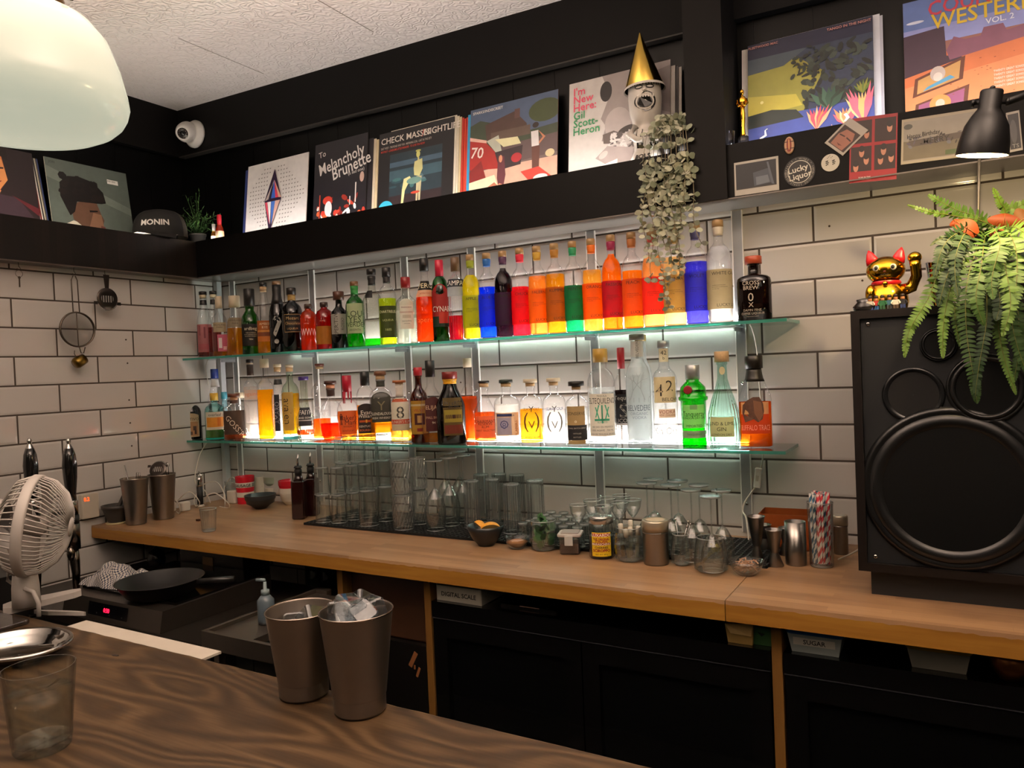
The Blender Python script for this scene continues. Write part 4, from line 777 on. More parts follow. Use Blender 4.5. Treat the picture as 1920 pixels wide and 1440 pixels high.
# white sleeve with a grid of small slots and a striped diamond
pl = []
for j in range(17):
    for i in range(20):
        x = .06+i*.046; y = .06+j*.052
        e = abs(x-.45)/.52+abs(y-.5)/.62
        if e < 1 and abs(x-.45) > .03+.13*(1-min(1, abs(y-.50)/.42)): pl.append(([(x, y), (x+.020, y+.004), (x+.022, y+.018), (x+.002, y+.014)], '#8a8580'))
D = [(.47, .88), (.32, .48), (.42, .05), (.60, .48)]
pl += [(D, '#2a1b33'), ([(.47, .74), (.33, .48), (.40, .5), (.47, .74)][:3], '#b9a8a0'), ([(.45, .72), (.38, .48), (.43, .5)], '#2b2b3a'), ([(.47, .74), (.43, .5), (.50, .5)], '#3d63b8'), ([(.47, .74), (.50, .5), (.55, .5)], '#c93a4e'), ([(.47, .74), (.55, .5), (.60, .49)], '#d9a892'),
       ([(.33, .46), (.37, .46), (.42, .16)], '#e0566a'), ([(.37, .46), (.43, .46), (.43, .16)], '#ece8e6'), ([(.43, .46), (.50, .46), (.45, .16)], '#4a78cc'), ([(.50, .46), (.58, .46), (.46, .16)], '#d9b0a0')]
back_sleeve(466, 311, 579, 287, -.02, -.06, 'white record sleeve with striped diamond and rows of slots', pl, [], base='#dedad6', back='#c9c2b6')
plain_sleeve(.235, .55, -.050, -.012, .32, '#2e3a6e', 'blue sleeve edge peeking out left of the white diamond sleeve')
pl = blobs(26, .0, 1, .0, .16, .02, .06, ['#c23a2c', '#e8b8b0', '#e05a30', '#f0e6e0', '#7a1f1a']) + blobs(14, .08, .9, .1, .3, .01, .035, ['#b8402e', '#efe2dc', '#8a2a20'], 2.2) + [([(.12, .1), (.14, .1), (.14, .38), (.12, .38)], '#a8402e'), ([(.80, .22), (.82, .22), (.82, .45), (.80, .45)], '#e8e2da'), ([(.7, .2), (.715, .2), (.715, .3), (.7, .3)], '#e8e2da')]
pl += [(poly_ellipse(.28, .30, .09, .05), '#b8382a'), (poly_ellipse(.30, .2, .07, .09), '#e6d4d6'), (poly_ellipse(.92, .5, .04, .06), '#c9a89a')]
back_sleeve(592, 273, 690, 248, -.035, -.075, 'black record sleeve with white handwritten title and red party scene', pl, [('To', .08, .86, .07, '#d8d2cc', 'l', .15), ('Melancholy', .10, .68, .14, '#e8e2dc', 'l', .22, .8), ('Brunette', .36, .60, .15, '#e8e2dc', 'l', .22, .8), ('(a sad one)', .66, .57, .04, '#c8c2bc', 'l', .1)], base='#1c1a20', back='#2a2620')
for i, (dx, c) in enumerate((('.012', '#1f1d22'), ('.020', '#d8cdb4'), ('.028', '#cfc09c'), ('.034', '#e2d8c4'), ('.041', '#b89a6a'), ('.048', '#8a7a5c'))):
    plain_sleeve(.68, .945+float(dx)*1.3+.02, -.070+.0036*i, -.031+.0036*i, .318-.004*i, c, 'record filed behind the handwritten black sleeve, %s edge showing' % ['black', 'cream', 'straw', 'white', 'tan', 'olive'][i], group='records filed behind the black handwritten sleeve')
pl = [band(.1, .72, '#24343c', .16, .86), band(.40, .52, '#3a5560', .16, .86), band(.56, .62, '#41596a', .16, .86), band(.1, .22, '#2a1f22', .16, .86)] + blobs(8, .2, .8, .3, .5, .03, .09, ['#3f6a6c', '#2c4a52', '#55727a'], .4, 0)
pl += [([(.50, .58), (.60, .60), (.61, .48), (.57, .40), (.50, .42), (.49, .5)], '#c9c68a'), (poly_ellipse(.545, .66, .025, .04), '#cfcf7a'), ([(.54, .62), (.56, .62), (.56, .58), (.54, .58)], '#c9c68a'), ([(.36, .40), (.44, .42), (.48, .36), (.42, .33), (.38, .26), (.36, .1), (.33, .1), (.34, .28)], '#d8d69a'), ([(.53, .40), (.60, .40), (.585, .1), (.565, .1), (.56, .3), (.55, .1), (.53, .1)], '#b9b08a'), (poly_ellipse(.5, .36, .10, .04), '#6a8f86'), (poly_ellipse(.52, .22, .06, .015), '#b8442e'), (poly_ellipse(.12, .075, .105, .105, 24), '#38b0cf'), (poly_ellipse(.545, .70, .035, .012), '#b9b860')]
back_sleeve(712, 249, 852, 222, -.025, -.065, 'dark record sleeve with outlined capital title over a pale stick-like figure', pl, [('CHECK MASSES', .03, .90, .075, '#e4dcd0'), ('/', .585, .90, .085, '#c8402e'), ('NIGHTLIFE', .62, .90, .075, '#e4dcd0'), ('EAST WEST - THE ROAD AND YOU - MORNING COIL - LAST IN THE CITY', .03, .815, .026, '#b8b0a4', 'l', 0, .62), ('MOONLIT - LONESOME LITTLE PARADISE - TO LOSE YOU NOW', .03, .775, .026, '#c84030', 'l', 0, .62), ('INDIE EDITION', .03, .07, .025, '#f4f4f4')], base='#1b1a1c', back='#2a2624')
for i, (dx, c, n_) in enumerate(((.006, '#e0dac8', 'cream'), (.014, '#cfc6b0', 'ivory'), (.021, '#c9b890', 'straw'), (.028, '#b3352a', 'brick red'), (.035, '#c4402c', 'orange red'))):
    plain_sleeve(1.06, 1.358+dx*1.1, -.060+.0036*i, -.020+.0030*i, .330-.004*i, c, 'record filed behind the dark pale-figure sleeve, %s edge showing' % n_, group='records filed behind the dark figure sleeve')
pl = [band(.62, 1, '#4a5a74'), ([(0, .55), (.0, .82), (.12, .86), (.28, .80), (.35, .62), (1, .66), (1, .5), (0, .5)], '#3a4434'), ([(.18, .80), (.52, .88), (.66, .72), (.66, .62), (.2, .62)], '#4a3630'), ([(.52, .9), (.58, .9), (.58, .80), (.52, .8)], '#5a403a'), (poly_ellipse(.86, .82, .18, .12), '#3f4a2c'), band(.6, .7, '#5a4a40', .25, .7), band(0, .32, '#c9a08c'), ([(0, .3), (1, .36), (1, .56), (0, .52)], '#5a4a4a'),
      ([(0, .68), (.20, .60), (.36, .42), (.34, .3), (0, .34)], '#9a2a26'), ([(0, .70), (.20, .63), (.2, .6), (0, .66)], '#e0b0a0'), ([(.20, .62), (.34, .66), (.38, .48), (.34, .44)], '#aeb0a0'), ([(.30, .62), (.56, .60), (.60, .52), (.40, .52)], '#d9d2a4'), ([(.30, .48), (.62, .50), (.60, .30), (.36, .28)], '#33282c'), (poly_ellipse(.55, .38, .06, .05), '#a02a30'),
      ([(0, .32), (.14, .42), (.20, .22), (0, .18)], '#7a2424'), ([(0, .2), (.3, .24), (.34, .12), (0, .02)], '#d6cfae'), ([(.34, .44), (.41, .42), (.43, .22), (.40, .06), (.36, .06), (.33, .2)], '#5a2c34'), (poly_ellipse(.37, .40, .02, .04), '#c98a6a'), ([(.72, .46), (.81, .46), (.80, .14), (.73, .14)], '#5a3830'), ([(.71, .62), (.79, .62), (.80, .46), (.72, .46)], '#d8d2d0'), (poly_ellipse(.76, .68, .035, .03), '#2e2420'), ([(.79, .62), (.87, .54), (.80, .47), (.80, .5), (.84, .54)], '#b87a5a'), ([(.36, .14), (.44, .1), (.38, .03), (.26, .04)], '#c88468'), ([(.18, .1), (.3, .16), (.34, .12)], '#b06a50'),
      ([(.60, .22), (.8, .24), (.96, .1), (.9, .05), (.7, .1)], '#b83a30'), (poly_ellipse(.82, .12, .08, .04), '#dcd6d2'), (poly_ellipse(.92, .36, .05, .04), '#c9b890')]
back_sleeve(883, 207, 1047, 168, -.02, -.06, 'record sleeve showing crashed red aeroplane numbered 70 before a house', pl, [('SPARKS/INDISCREET', .03, .955, .030, '#e0dcd6'), ('70', .02, .53, .12, '#e6d6cc', 'l', -.15)], base='#6a5a58', back='#5a3a30')
plain_sleeve(1.408, 1.72, -.052, -.012, .322, '#2f93c4', 'bright blue record edge left of the aeroplane sleeve')
plain_sleeve(1.395, 1.70, -.046, -.004, .318, '#c8483a', 'red record edge left of the bright blue edge by the aeroplane sleeve')
pl = [([(.34, 1), (1, 1), (1, 0), (.3, 0), (.46, .22), (.40, .34), (.34, .36), (.38, .5), (.33, .58), (.42, .8)], '#9a908c'), (poly_ellipse(.38, .84, .06, .10), '#1e1a1a'), (poly_ellipse(.50, .50, .13, .16), '#b4aaa6'), (poly_ellipse(.58, .43, .08, .03, rot=.3), '#2a2424'), ([(.35, .42), (.46, .44), (.60, .36), (.42, .32), (.36, .33)], '#5a4f4c'), ([(.70, .9), (1, .95), (1, .5), (.8, .6)], '#7c7270')]
pl += blobs(60, .42, .68, .26, .40, .006, .02, ['#e0dad6', '#4a4444', '#c9c2be'], 2.5) + [([(.28, .2), (.40, .30), (.66, .24), (.62, .06), (.42, .10)], '#a89c98'), ([(0, .03), (.18, .08), (.50, .16), (.50, .08), (.2, 0), (0, 0)], '#efebe6'), (poly_ellipse(.36, .22, .05, .03, rot=.6), '#c4bab4')]
back_sleeve(1068, 158, 1257, 112, -.02, -.06, "pale record sleeve with pink and green title beside grey close-up portrait", pl, [("I'm", .05, .905, .078, '#e04a66'), ('New', .05, .825, .078, '#e04a66'), ('Here:', .05, .745, .078, '#e04a66'), ('Gil', .05, .665, .078, '#1f8a52'), ('Scott-', .05, .585, .078, '#1f8a52'), ('Heron', .05, .505, .078, '#1f8a52')], base='#d2ccc6', back='#cfc8be')
for i, (c, n_) in enumerate((('#d9d4cc', 'white'), ('#2a2624', 'black'), ('#c4beb4', 'grey'))):
    plain_sleeve(1.83, 2.176+.009*i, -.054+.005*i, -.014+.004*i, .318-.003*i, c, 'record behind the close-up portrait sleeve, %s edge showing at right' % n_, group='records behind the pale portrait sleeve')
pl = [band(.0, .30, '#3a4a8a'), band(.0, .1, '#6a78b8'), band(.86, 1, '#1a1c34'), ([(0, .86), (0, .32), (.46, .30), (.62, .62), (.4, .80)], '#8f8a3a'), ([(0, .52), (.4, .46), (.45, .35), (0, .32)], '#b9aa44'), ([(0, .86), (.5, .86), (.3, .74), (0, .72)], '#3e4a52'), ([(0, .34), (.2, .36), (.4, .32), (.46, .24), (0, .22)], '#1f2a26')]
pl += blobs(90, .46, .98, .34, .84, .025, .06, ['#171c18', '#232b24', '#2c362c', '#1a2220', '#39443a'], .5) + blobs(24, .36, .62, .60, .86, .012, .035, ['#1a1f1a', '#242e24'], .5)
pl += leafs(7, .66, .26, .22, .03, ['#2c4a3a', '#3a5a48', '#1f3428'], -.7, .7) + leafs(8, .56, .10, .22, .018, ['#e07a4a', '#f0a87a', '#c4485a'], -.4, .6) + leafs(8, .78, .10, .17, .018, ['#e88a5a', '#f4c090', '#d05a6a'], -.7, .7) + leafs(9, .92, .08, .34, .022, ['#e8a05a', '#f2c88a', '#e0687a', '#f0b070'], -.5, .25) + leafs(6, .92, .34, .13, .012, ['#7a7a2c', '#5a6a2c'], -.7, .5) + leafs(6, .70, .0, .12, .014, ['#f0b888', '#d8b46a'], -.9, .9)
pl += [(poly_ellipse(.12, .44, .014, .014), '#e0d68a'), ([(.10, .10), (.16, .13), (.15, .18), (.17, .19), (.16, .195), (.14, .18), (.14, .14), (.10, .12)], '#e4e6e0'), ([(.77, .13), (.83, .12), (.81, .17), (.79, .2), (.77, .19), (.79, .16)], '#f2ecec')]
back_sleeve(1402, 88, 1636, 28, -.02, -.06, 'record sleeve painted with moonlit jungle, egret and pink lilies', pl, [('FLEETWOOD MAC', .01, .965, .022, '#c98a7a'), ('TANGO IN THE NIGHT', .99, .965, .024, '#c98a7a', 'r')], base='#2a3448', back='#0c0c10', zb=2.0456)
plain_sleeve(2.378, 2.70, -.052, -.012, .318, '#d8d2c8', 'white record edge left of the jungle painting sleeve', zb=2.0456)
plain_sleeve(2.43, 2.745, -.0475, -.0075, .328, '#e6e6ea', 'white record edge right of the jungle painting sleeve', zb=2.0456)
plain_sleeve(2.44, 2.752, -.0435, -.0035, .324, '#c4c4cc', 'pale grey record edge rightmost behind the jungle painting sleeve', zb=2.0456)
a = on_y(1693, 18, -.02); wv = .345; hv = .335
pl = [band(.62, 1, '#5a6fa4'), band(.62, .76, '#8a8fc0'), ([(0, .5), (1, .62), (1, 0), (0, 0)], '#c46a3e'), ([(0, .3), (1, .42), (1, 0), (0, 0)], '#d08050'), ([(0, .72), (.27, .74), (.28, .5), (.4, .46), (0, .38)], '#3a2434'), ([(.28, .54), (.33, .64), (.4, .60), (.5, .60), (.52, .66), (.64, .66), (.66, .60), (.8, .62), (.84, .68), (.87, .62), (1, .62), (1, .55), (.3, .46)], '#7a4a5c'), (poly_ellipse(.08, .82, .06, .012), '#d8dcea')]
pl += [([(.07, .36), (.40, .47), (.38, .29), (.05, .21)], '#5a2c1c'), ([(.09, .345), (.37, .44), (.355, .30), (.08, .235)], '#b88a50'), (poly_ellipse(.22, .37, .05, .06), '#b9a89c'), (poly_ellipse(.22, .345, .03, .035), '#d8c8b8'), ([(.12, .25), (.33, .315), (.30, .34), (.15, .28)], '#4a8aa8'), ([(.07, .155), (.42, .24), (.40, .06), (.05, -.0)], '#5a2c1c'), ([(.09, .145), (.39, .215), (.375, .075), (.08, .02)], '#8a4a6a'), (poly_ellipse(.23, .13, .07, .07), '#e08a4a'), (poly_ellipse(.23, .13, .03, .035), '#d8b09a')]
pl += [([(.86, .70), (1, .73), (1, .52), (.85, .50)], '#5a2c1c'), ([(.88, .685), (1, .71), (1, .54), (.87, .52)], '#2a1a1a'), ([(.86, .44), (1, .47), (1, .27), (.85, .24)], '#5a2c1c'), ([(.88, .425), (1, .45), (1, .29), (.87, .27)], '#6a3a34'), (poly_ellipse(.95, .33, .04, .05), '#d8d2cc')] + blobs(40, .3, 1, .04, .45, .004, .009, ['#7a3c24', '#8a4a2c'], .4, 0, 5)
art_board('record_sleeve', (a.x, -.06, 2.0456), (1, 0, 0), (0, .04, hv), wv, hv, .0035, 'record sleeve with desert buttes under blue sky and big yellow title', 'record', pl, [('THE', .42, .985, .05, '#8a2434', 'c'), ('COUNTRY &', .56, .905, .12, '#c03848', 'c', 0, .85), ('WESTERN', .52, .795, .125, '#d8b42c', 'c', 0, .9), ('VOL. 2', .62, .70, .045, '#e8e6ea', 'c')] + [('TWENTY GREAT SONGS OF THE WEST', .72, .30-.03*i, .018, '#f0d8c4', 'c', 0, .7) for i in range(5)], base='#8a5a50', back='#d8a040', spine='#d8a040')
# left ledge sleeves
def left_sleeve(y0, y1, xt, xb, h, label, polys, texts, **k):
    return art_board('record_sleeve', (xb, y0, LT), (0, 1, 0), (xt-xb, 0, h), y1-y0, sqrt(h*h+(xt-xb)**2), .0035, label, 'record', polys, texts, **k)
pl = [([(0, .75), (1, .4), (1, .5), (0, .9)], '#6a746c'), ([(.02, 0), (.05, .10), (.25, .22), (.55, .14), (.78, 0)], '#c9c4b4'), ([(.25, .24), (.25, .42), (.38, .50), (.56, .50), (.60, .35), (.63, .28), (.61, .22), (.62, .14), (.56, .06), (.5, .06), (.40, .12)], '#5a4032'), ([(.42, .12), (.56, .06), (.62, .14), (.60, .35), (.50, .36)], '#7a5a46'), ([(.57, .15), (.63, .16), (.63, .19), (.58, .20)], '#5a2f2a'), ([(.46, .36), (.56, .38), (.56, .40), (.46, .39)], '#15110f')]
pl += [([(.18, .38), (.22, .28), (.28, .34), (.32, .48), (.62, .50), (.68, .52), (.66, .66), (.55, .78), (.38, .82), (.24, .80), (.14, .70), (.13, .52)], '#14100f')] + blobs(26, .16, .62, .55, .8, .03, .06, ['#14100f', '#1c1614'], 1) + blobs(60, .08, .7, .0, .14, .006, .014, ['#e0dccc', '#a8a294'], 1) + [band(.80, .86, '#e4e2dc', .73, .87)]
left_sleeve(-.655, -.315, -.165, -.12, .312, 'grey green record sleeve with person in knitted collar shown side-on', pl, [('LITTLE', .62, .04, .06, '#c9384c', 'l', 0, .8), ('JON', .04, .95, .03, '#3a423c'), ('RSD 2022', .735, .84, .02, '#4a4a48')], base='#56605a', back='#cfc8b8')
pl = [([(.1, 0), (.12, .30), (.4, .42), (.78, .40), (.93, .18), (.92, 0)], '#3a2a34'), ([(.30, .96), (.5, 1), (.66, .9), (.70, .6), (.60, .45), (.44, .42), (.32, .55)], '#b86a3e'), ([(.48, .9), (.66, .84), (.70, .6), (.60, .46), (.50, .5)], '#d08a54'), ([(.25, 1), (.72, 1), (.72, .84), (.60, .92), (.4, .9), (.30, .7)], '#1c1412'), ([(.5, .56), (.64, .58), (.6, .54)], '#7a2f28'), ([(.47, .73), (.54, .74), (.54, .72), (.47, .71)], '#2a1a18'), ([(.60, .74), (.67, .75), (.67, .73), (.60, .72)], '#2a1a18'), ([(.44, .46), (.62, .46), (.56, .34)], '#c07a4a'), ([(.93, 0), (.93, .1), (1, .16), (1, 0)], '#d04a24'), ([(.72, .42), (1, .30), (1, .2), (.9, .28)], '#5a1c24')]
left_sleeve(-1.035, -.70, -.165, -.12, .312, 'dark record sleeve with smiling person in black v-neck', pl, [], base='#241a1c', back='#d6d0c4')
for i, (c, n_) in enumerate((('#d8d2c4', 'cream'), ('#7a2424', 'dark red'), ('#e4e0d6', 'white'), ('#3a3a3a', 'charcoal'), ('#c9c2b0', 'ivory'), ('#5a5650', 'grey'), ('#2c3a6a', 'navy'))):
    t = T('record_sleeve', 'record standing between the two portraits on the left ledge, %s edge' % n_, 'record', (-.125-.001*i, -.696+.0055*i, LT), 'records between the two portrait sleeves'); m = MB()
    m.add([(0, 0, 0), (0, .0034, 0), (-.05, .0034-.012, .30), (-.05, -.012, .30), (-.09, 0, 0), (-.09, .0034, 0), (-.1, -.012+.0034, .30), (-.1, -.012, .30)], [(0, 1, 2, 3), (1, 5, 6, 2), (4, 7, 6, 5), (0, 3, 7, 4), (3, 2, 6, 7), (0, 4, 5, 1)], P(c, .5)); m.build('sleeve_board', t)
# security camera
p = on_y(352, 250, -.05); t = T('security_camera', 'white dome security camera mounted high in the corner', 'security camera', (p.x+.02, -.022, p.z-.002))
Mx = Matrix.Rotation(pi/2, 3, 'X'); WP = P('#e8e4de', .35)
m = MB(); m.lathe([(.062, 0), (.062, .010), (.054, .022), (.048, .030)], WP, 32, M=Mx); m.build('mount', t)
q = (O-Vector(t.location)); q = (q.normalized()-RT*.38-UP*.12).normalized(); Mq = q.to_track_quat('Z', 'Y').to_matrix(); c0 = Vector((0, -.045, 0))
m = MB(); m.ell(c0, .046, .046, .046, WP); m.lathe([(.043, .012), (.0425, .026), (.034, .048), (.026, .053), (.024, .051)], WP, 28, c=c0, M=Mq, cap=False); m.build('ball_housing', t)
m = MB(); m.lathe([(.026, .0500), (.024, .0505), (.001, .0508)], P('#1a1413', .2), 24, c=c0, M=Mq); m.lathe([(.011, .0508), (.011, .055), (.008, .056), (.001, .0565)], P('#060606', .05), 20, c=c0, M=Mq)
for i in range(12): a = i*pi/6; m.ell(c0+Mq @ Vector((.018*cos(a), .018*sin(a), .0515)), .0022, .0022, .0015, P('#7a6a62', .2), 8, 5, M=None)
m.build('lens', t)
# cap on the ledge
p = on_x(300, 418, .03); t = T('baseball_cap', 'black trucker cap with white lettering lying on the left ledge corner', 'cap', (-.055, -.305, LT))
CAPM = P('#12110f', .8, var=.2, scale=80); NET = P('#3a352c', .8, var=.4, scale=400)
m = MB(); vs = []; fs = []; nr, ns = 8, 26
for j in range(nr+1):
    e = j/nr*pi/2
    for i in range(ns):
        a = 2*pi*i/ns; rx, ry = .088, .105; zz = .108*sin(e)**.8; k = cos(e)**.55
        vs.append((rx*k*cos(a), ry*k*sin(a), .012+zz))
fr = []; bk = []
for j in range(nr):
    for i in range(ns):
        f = (j*ns+i, j*ns+(i+1) % ns, (j+1)*ns+(i+1) % ns, (j+1)*ns+i)
        a = 2*pi*(i+.5)/ns
        (fr if cos(a-.0) > .05 or True and sin(a) < .15 else bk).append(f)
m.add(vs, fr, CAPM, True); m.add(vs, bk, NET, True); m.build('crown', t)
m = MB(); vs = []; nb = 14
for i in range(nb+1):
    a = -1.15+2.3*i/nb; 
    for r, dz in ((1.0, 0), (1.35, -.002), (1.78, -.014*abs(sin(a))-.004)):
        vs.append((.088*cos(a)*min(r, 1.0)*1.0+(r-1)*.085*max(0, cos(a*1.2)), -0.0+.105*sin(a)*(1 if r < 1.3 else .96), .016+dz))
b = len(vs)
for i in range(nb+1):
    for k in range(3): v = vs[i*3+k]; vs.append((v[0], v[1], v[2]-.003))
fs1 = []; fs2 = []
for i in range(nb):
    for k in range(2): fs1.append((i*3+k, i*3+k+1, (i+1)*3+k+1, (i+1)*3+k)); fs2.append((b+i*3+k, b+(i+1)*3+k, b+(i+1)*3+k+1, b+i*3+k+1))
    fs1.append((i*3+2, b+i*3+2, b+(i+1)*3+2, (i+1)*3+2))
m.add(vs, fs1, CAPM, True); m.add(vs, fs2, P('#b9b4ae', .7), True); m.build('brim', t)
m = MB()
def capfn(a, b, o): th = a/.095+.28; zz = b; k = cos(math.asin(min(1, ((zz-.012)/.108))**1.25 if zz > .012 else 0))**.55; return ((.088*k+.0018)*cos(th), (.105*k+.0018)*sin(th), zz)
put_text(m, 'MONIN', .022, capfn, P('#e6e2dc', .6, var=0), x=.0, y=.060, align='c', bold=.04); m.build('lettering', t)
t.rotation_euler = (0, 0, -1.15); t.location = (-.02, on_x(300, 430, -.02).y, LT+.0105); t.scale = (1.08, 1.08, 1.08)
# grass-like plant in a small pot
def along(a, b, n, sag=0):
    a, b = Vector(a), Vector(b); return [a.lerp(b, i/n)+Vector((0, 0, -sag*sin(pi*i/n))) for i in range(n+1)]
p = on_y(371, 442, -.10); t = T('potted_plant', 'small leafy artificial plant in grey pot in the ledge corner', 'plant', (p.x, -.10, LT))
m = MB(); m.lathe([(.026, 0), (.034, .05), (.036, .05), (.036, .058), (.031, .058), (.030, .045)], P('#4a4845', .45), 24); m.build('pot', t)
r = random.Random(5); GRN = [P('#4e7a3c', .5), P('#6a9450', .5), P('#39602e', .5)]; m = MB()
for i in range(46):
    a = r.uniform(0, 2*pi); el = r.uniform(.15, 1.35) if i > 5 else 1.3; L = r.uniform(.08, .15) if i > 4 else .19
    d = Vector((cos(a)*cos(el), sin(a)*cos(el)*.7, sin(el))); tip = Vector((0, 0, .05))+d*L+Vector((0, 0, -.02*(1.3-el)))
    mid = Vector((0, 0, .05))+d*L*.55+Vector((0, 0, .02)); m.tube([(0, 0, .045), mid, tip], .0011, GRN[2], 4)
    for k in range(9):
        q = k/8; c0 = Vector((0, 0, .05)).lerp(mid, q*2) if q < .5 else mid.lerp(tip, q*2-1)
        dd = Vector((r.uniform(-1, 1), r.uniform(-1, 1), r.uniform(-.2, 1))).normalized(); l = r.uniform(.016, .03); w_ = dd.cross(Vector((.3, .1, 1))).normalized()*.0022
        m.add([c0, c0+dd*l*.5+w_, c0+dd*l, c0+dd*l*.5-w_], [(0, 1, 2, 3)], r.choice(GRN))
m.build('foliage', t)
# miniature bottles
def mini(u, y, h, R, gcol, lq, ccol, lcol, label):
    x = x_at(u, y, LT); t = T('miniature_bottle', label, 'bottle', (x, y, LT), 'miniature bottles on the ledge')
    m = MB(); m.lathe([(R*.9, 0), (R, .003), (R, h*.5), (R*.45, h*.68), (R*.4, h*.8)], GL(gcol, .6), 20); m.build('glass', t)
    m = MB(); m.lathe([(R*.85, .002), (R*.9, h*.45), (R*.4, h*.66)], LQ(lq, .5), 18); m.build('drink', t)
    m = MB(); m.lathe([(R*.5, h*.62), (R*.55, h*.78), (R*.58, h*.98), (R*.4, h)], P(ccol, .35), 18); m.build('stopper', t)
    m = MB(); m.lathe([(R*1.02, h*.1), (R*1.02, h*.38)], PAPER(lcol, .4), 20, cap=False); m.build('paper_label', t)
mini(402, -.115, .085, .0125, '#fff6d0', '#ffc81e', '#d8dfe0', '#f0e8d8', 'tiny yellow miniature bottle beside the plant pot')
mini(413, -.13, .115, .017, '#ffd8b0', '#f0701e', '#c41e34', '#f0dcb0', 'miniature whisky bottle with red wax top beside the plant pot')
# tiki mug, party hat, hanging plant
y0_ = -.105; x_ = x_at(1214, y0_, LT); t = T('tiki_mug', 'glazed white and black tiki mug with open mouth on the ledge', 'mug', (x_, y0_, LT)); CW_ = P('#d8d2c8', .15, coat=.5, var=.04); CK = P('#0f0d0c', .15, coat=.5)
fa = .33
m = MB(); R0 = .045
pr = [(.052, 0), (.056, .01), (.046, .03), (.038, .045), (.040, .075), (.038, .105), (.034, .118), (.040, .128), (.048, .16), (.051, .20), (.050, .235), (.047, .25), (.043, .25)]
m.lathe(pr, CW_, 36); m.build('body', t)
def tk(s, z, o=.001): r = interp(pr, z)+o; a = fa+s/.05; return (r*sin(a), -r*cos(a), z)
def tpoly(m, pts, mat, o=.001): m.add([tk(a, b, o) for a, b in pts], [tuple(range(len(pts)))], mat)
m = MB()
tpoly(m, [(a*.034, .180+b) for a, b in [(cos(i*pi/10), sin(i*pi/10)*(.030 if cos(i*pi/10) > -.2 else .022)) for i in range(20)]], CK, .0012)
tpoly(m, [(a*.028, .180+b*.023) for a, b in [(cos(i*pi/10), sin(i*pi/10)) for i in range(20)]], P('#efe9e0', .2), .0022)
tpoly(m, [(a*.023, .178+b*.017) for a, b in [(cos(i*pi/10), sin(i*pi/10)) for i in range(20)]], CK, .0030)
for i in range(7): tpoly(m, [(-.021+i*.007, .1995), (-.0155+i*.007, .1995), (-.0165+i*.007, .191), (-.020+i*.007, .191)], P('#efe9e0', .2), .0038)
m.build('mouth', t)
m = MB()
for s in (-1, 1):
    tpoly(m, [(s*.016+a*.013, .223+b*.006) for a, b in [(cos(i*pi/6), sin(i*pi/6)) for i in range(12)]], CK, .0012); tpoly(m, [(s*.016+a*.009, .2225+b*.003) for a, b in [(cos(i*pi/6), sin(i*pi/6)) for i in range(12)]], P('#efe9e0', .2), .0022)
for i in range(12): tpoly(m, [(-.05+i*.0085, .242), (-.046+i*.0085, .242), (-.045+i*.0085, .228+.004*(i % 2)), (-.047+i*.0085, .228)], CK, .0012)
m.ell(tk(0, .214, -.002), .008, .008, .007, CW_, 12, 8); m.build('eyes', t)
m = MB()
for s in (-1, 1): tpoly(m, [(s*.01, .10), (s*.035, .11), (s*.045, .085), (s*.02, .075)], CK, .0012); tpoly(m, [(s*.012, .06), (s*.04, .066), (s*.04, .048), (s*.015, .046)], CK, .0012)
tpoly(m, [(-.012, .094), (.012, .094), (.010, .072), (-.010, .072)], P('#e8e2d8', .3), .0018)
put_text(m, 'BOLS', .010, lambda a, b, o: tk(a, b, .0030), CK, 0, .083, bold=.03); put_text(m, 'BOLS', .014, lambda a, b, o: tk(a, b, .002), CK, -.012, .018, bold=.04); put_text(m, 'AMSTERDAM', .005, lambda a, b, o: tk(a, b, .002), CK, -.012, .008, bold=.02); m.build('painted_markings', t)
m = MB()
for s in (-1, 1): m.tube([tk(s*.045, .115, .004), tk(s*.052, .09, .018), tk(s*.03, .07, .014), tk(s*.012, .068, .008)], [.011, .012, .010, .008], CW_, 10)
m.build('arms', t)
t2 = T('party_hat', 'shiny gold paper cone hat sitting on the tiki mug', 'party hat', (x_, y0_, LT+.2315)); m = MB()
m.lathe([(.059, 0), (.060, .002), (.0015, .172)], P('#b89a4a', .16, 1, var=.05), 40, cap=False, M=Matrix.Rotation(-.05, 3, 'Y')); m.build('cone', t2)
m = MB(); m.lathe([(.063, -.004), (.0605, .004)], P('#e4e0d8', .5), 40, cap=False, M=Matrix.Rotation(-.05, 3, 'Y')); m.build('brim_band', t2)
# hanging eucalyptus
yh = -.13; xh = x_at(1268, yh, LT+.03); t = T('hanging_plant', 'grey green trailing string plant spilling over the black ledge', 'plant', (xh, yh, LT))
m = MB(); m.lathe([(.030, 0), (.040, .055), (.042, .06), (.037, .06), (.034, .02)], P('#2a2725', .6), 20); m.build('pot', t)
r = random.Random(21); EU = [P('#8d937c', .6), P('#a8ab94', .6), P('#747c66', .6), P('#bcbda6', .6)]
def leaf(m, c, d, l, w, mat):
    d = d.normalized(); s = d.cross(Vector((r.uniform(-.6, .8), -.9+r.uniform(-.4, .4), r.uniform(-.5, .7)))).normalized(); n_ = s.cross(d)
    pts = [c, c+d*l*.25+s*w*.8+n_*.001, c+d*l*.6+s*w, c+d*l*.9+s*w*.5-n_*.001, c+d*l, c+d*l*.9-s*w*.5-n_*.001, c+d*l*.6-s*w, c+d*l*.25-s*w*.8+n_*.001]
    m.add(pts, [tuple(range(8))], mat)
vines = [(1205, 490, -.03), (1216, 525, -.02), (1232, 560, .0), (1247, 578, .01), (1258, 470, -.01), (1268, 500, .005), (1278, 420, .0), (1284, 395, .01), (1224, 400, -.02), (1240, 460, .0), (1252, 520, .012), (1268, 430, -.006), (1290, 460, .02)]
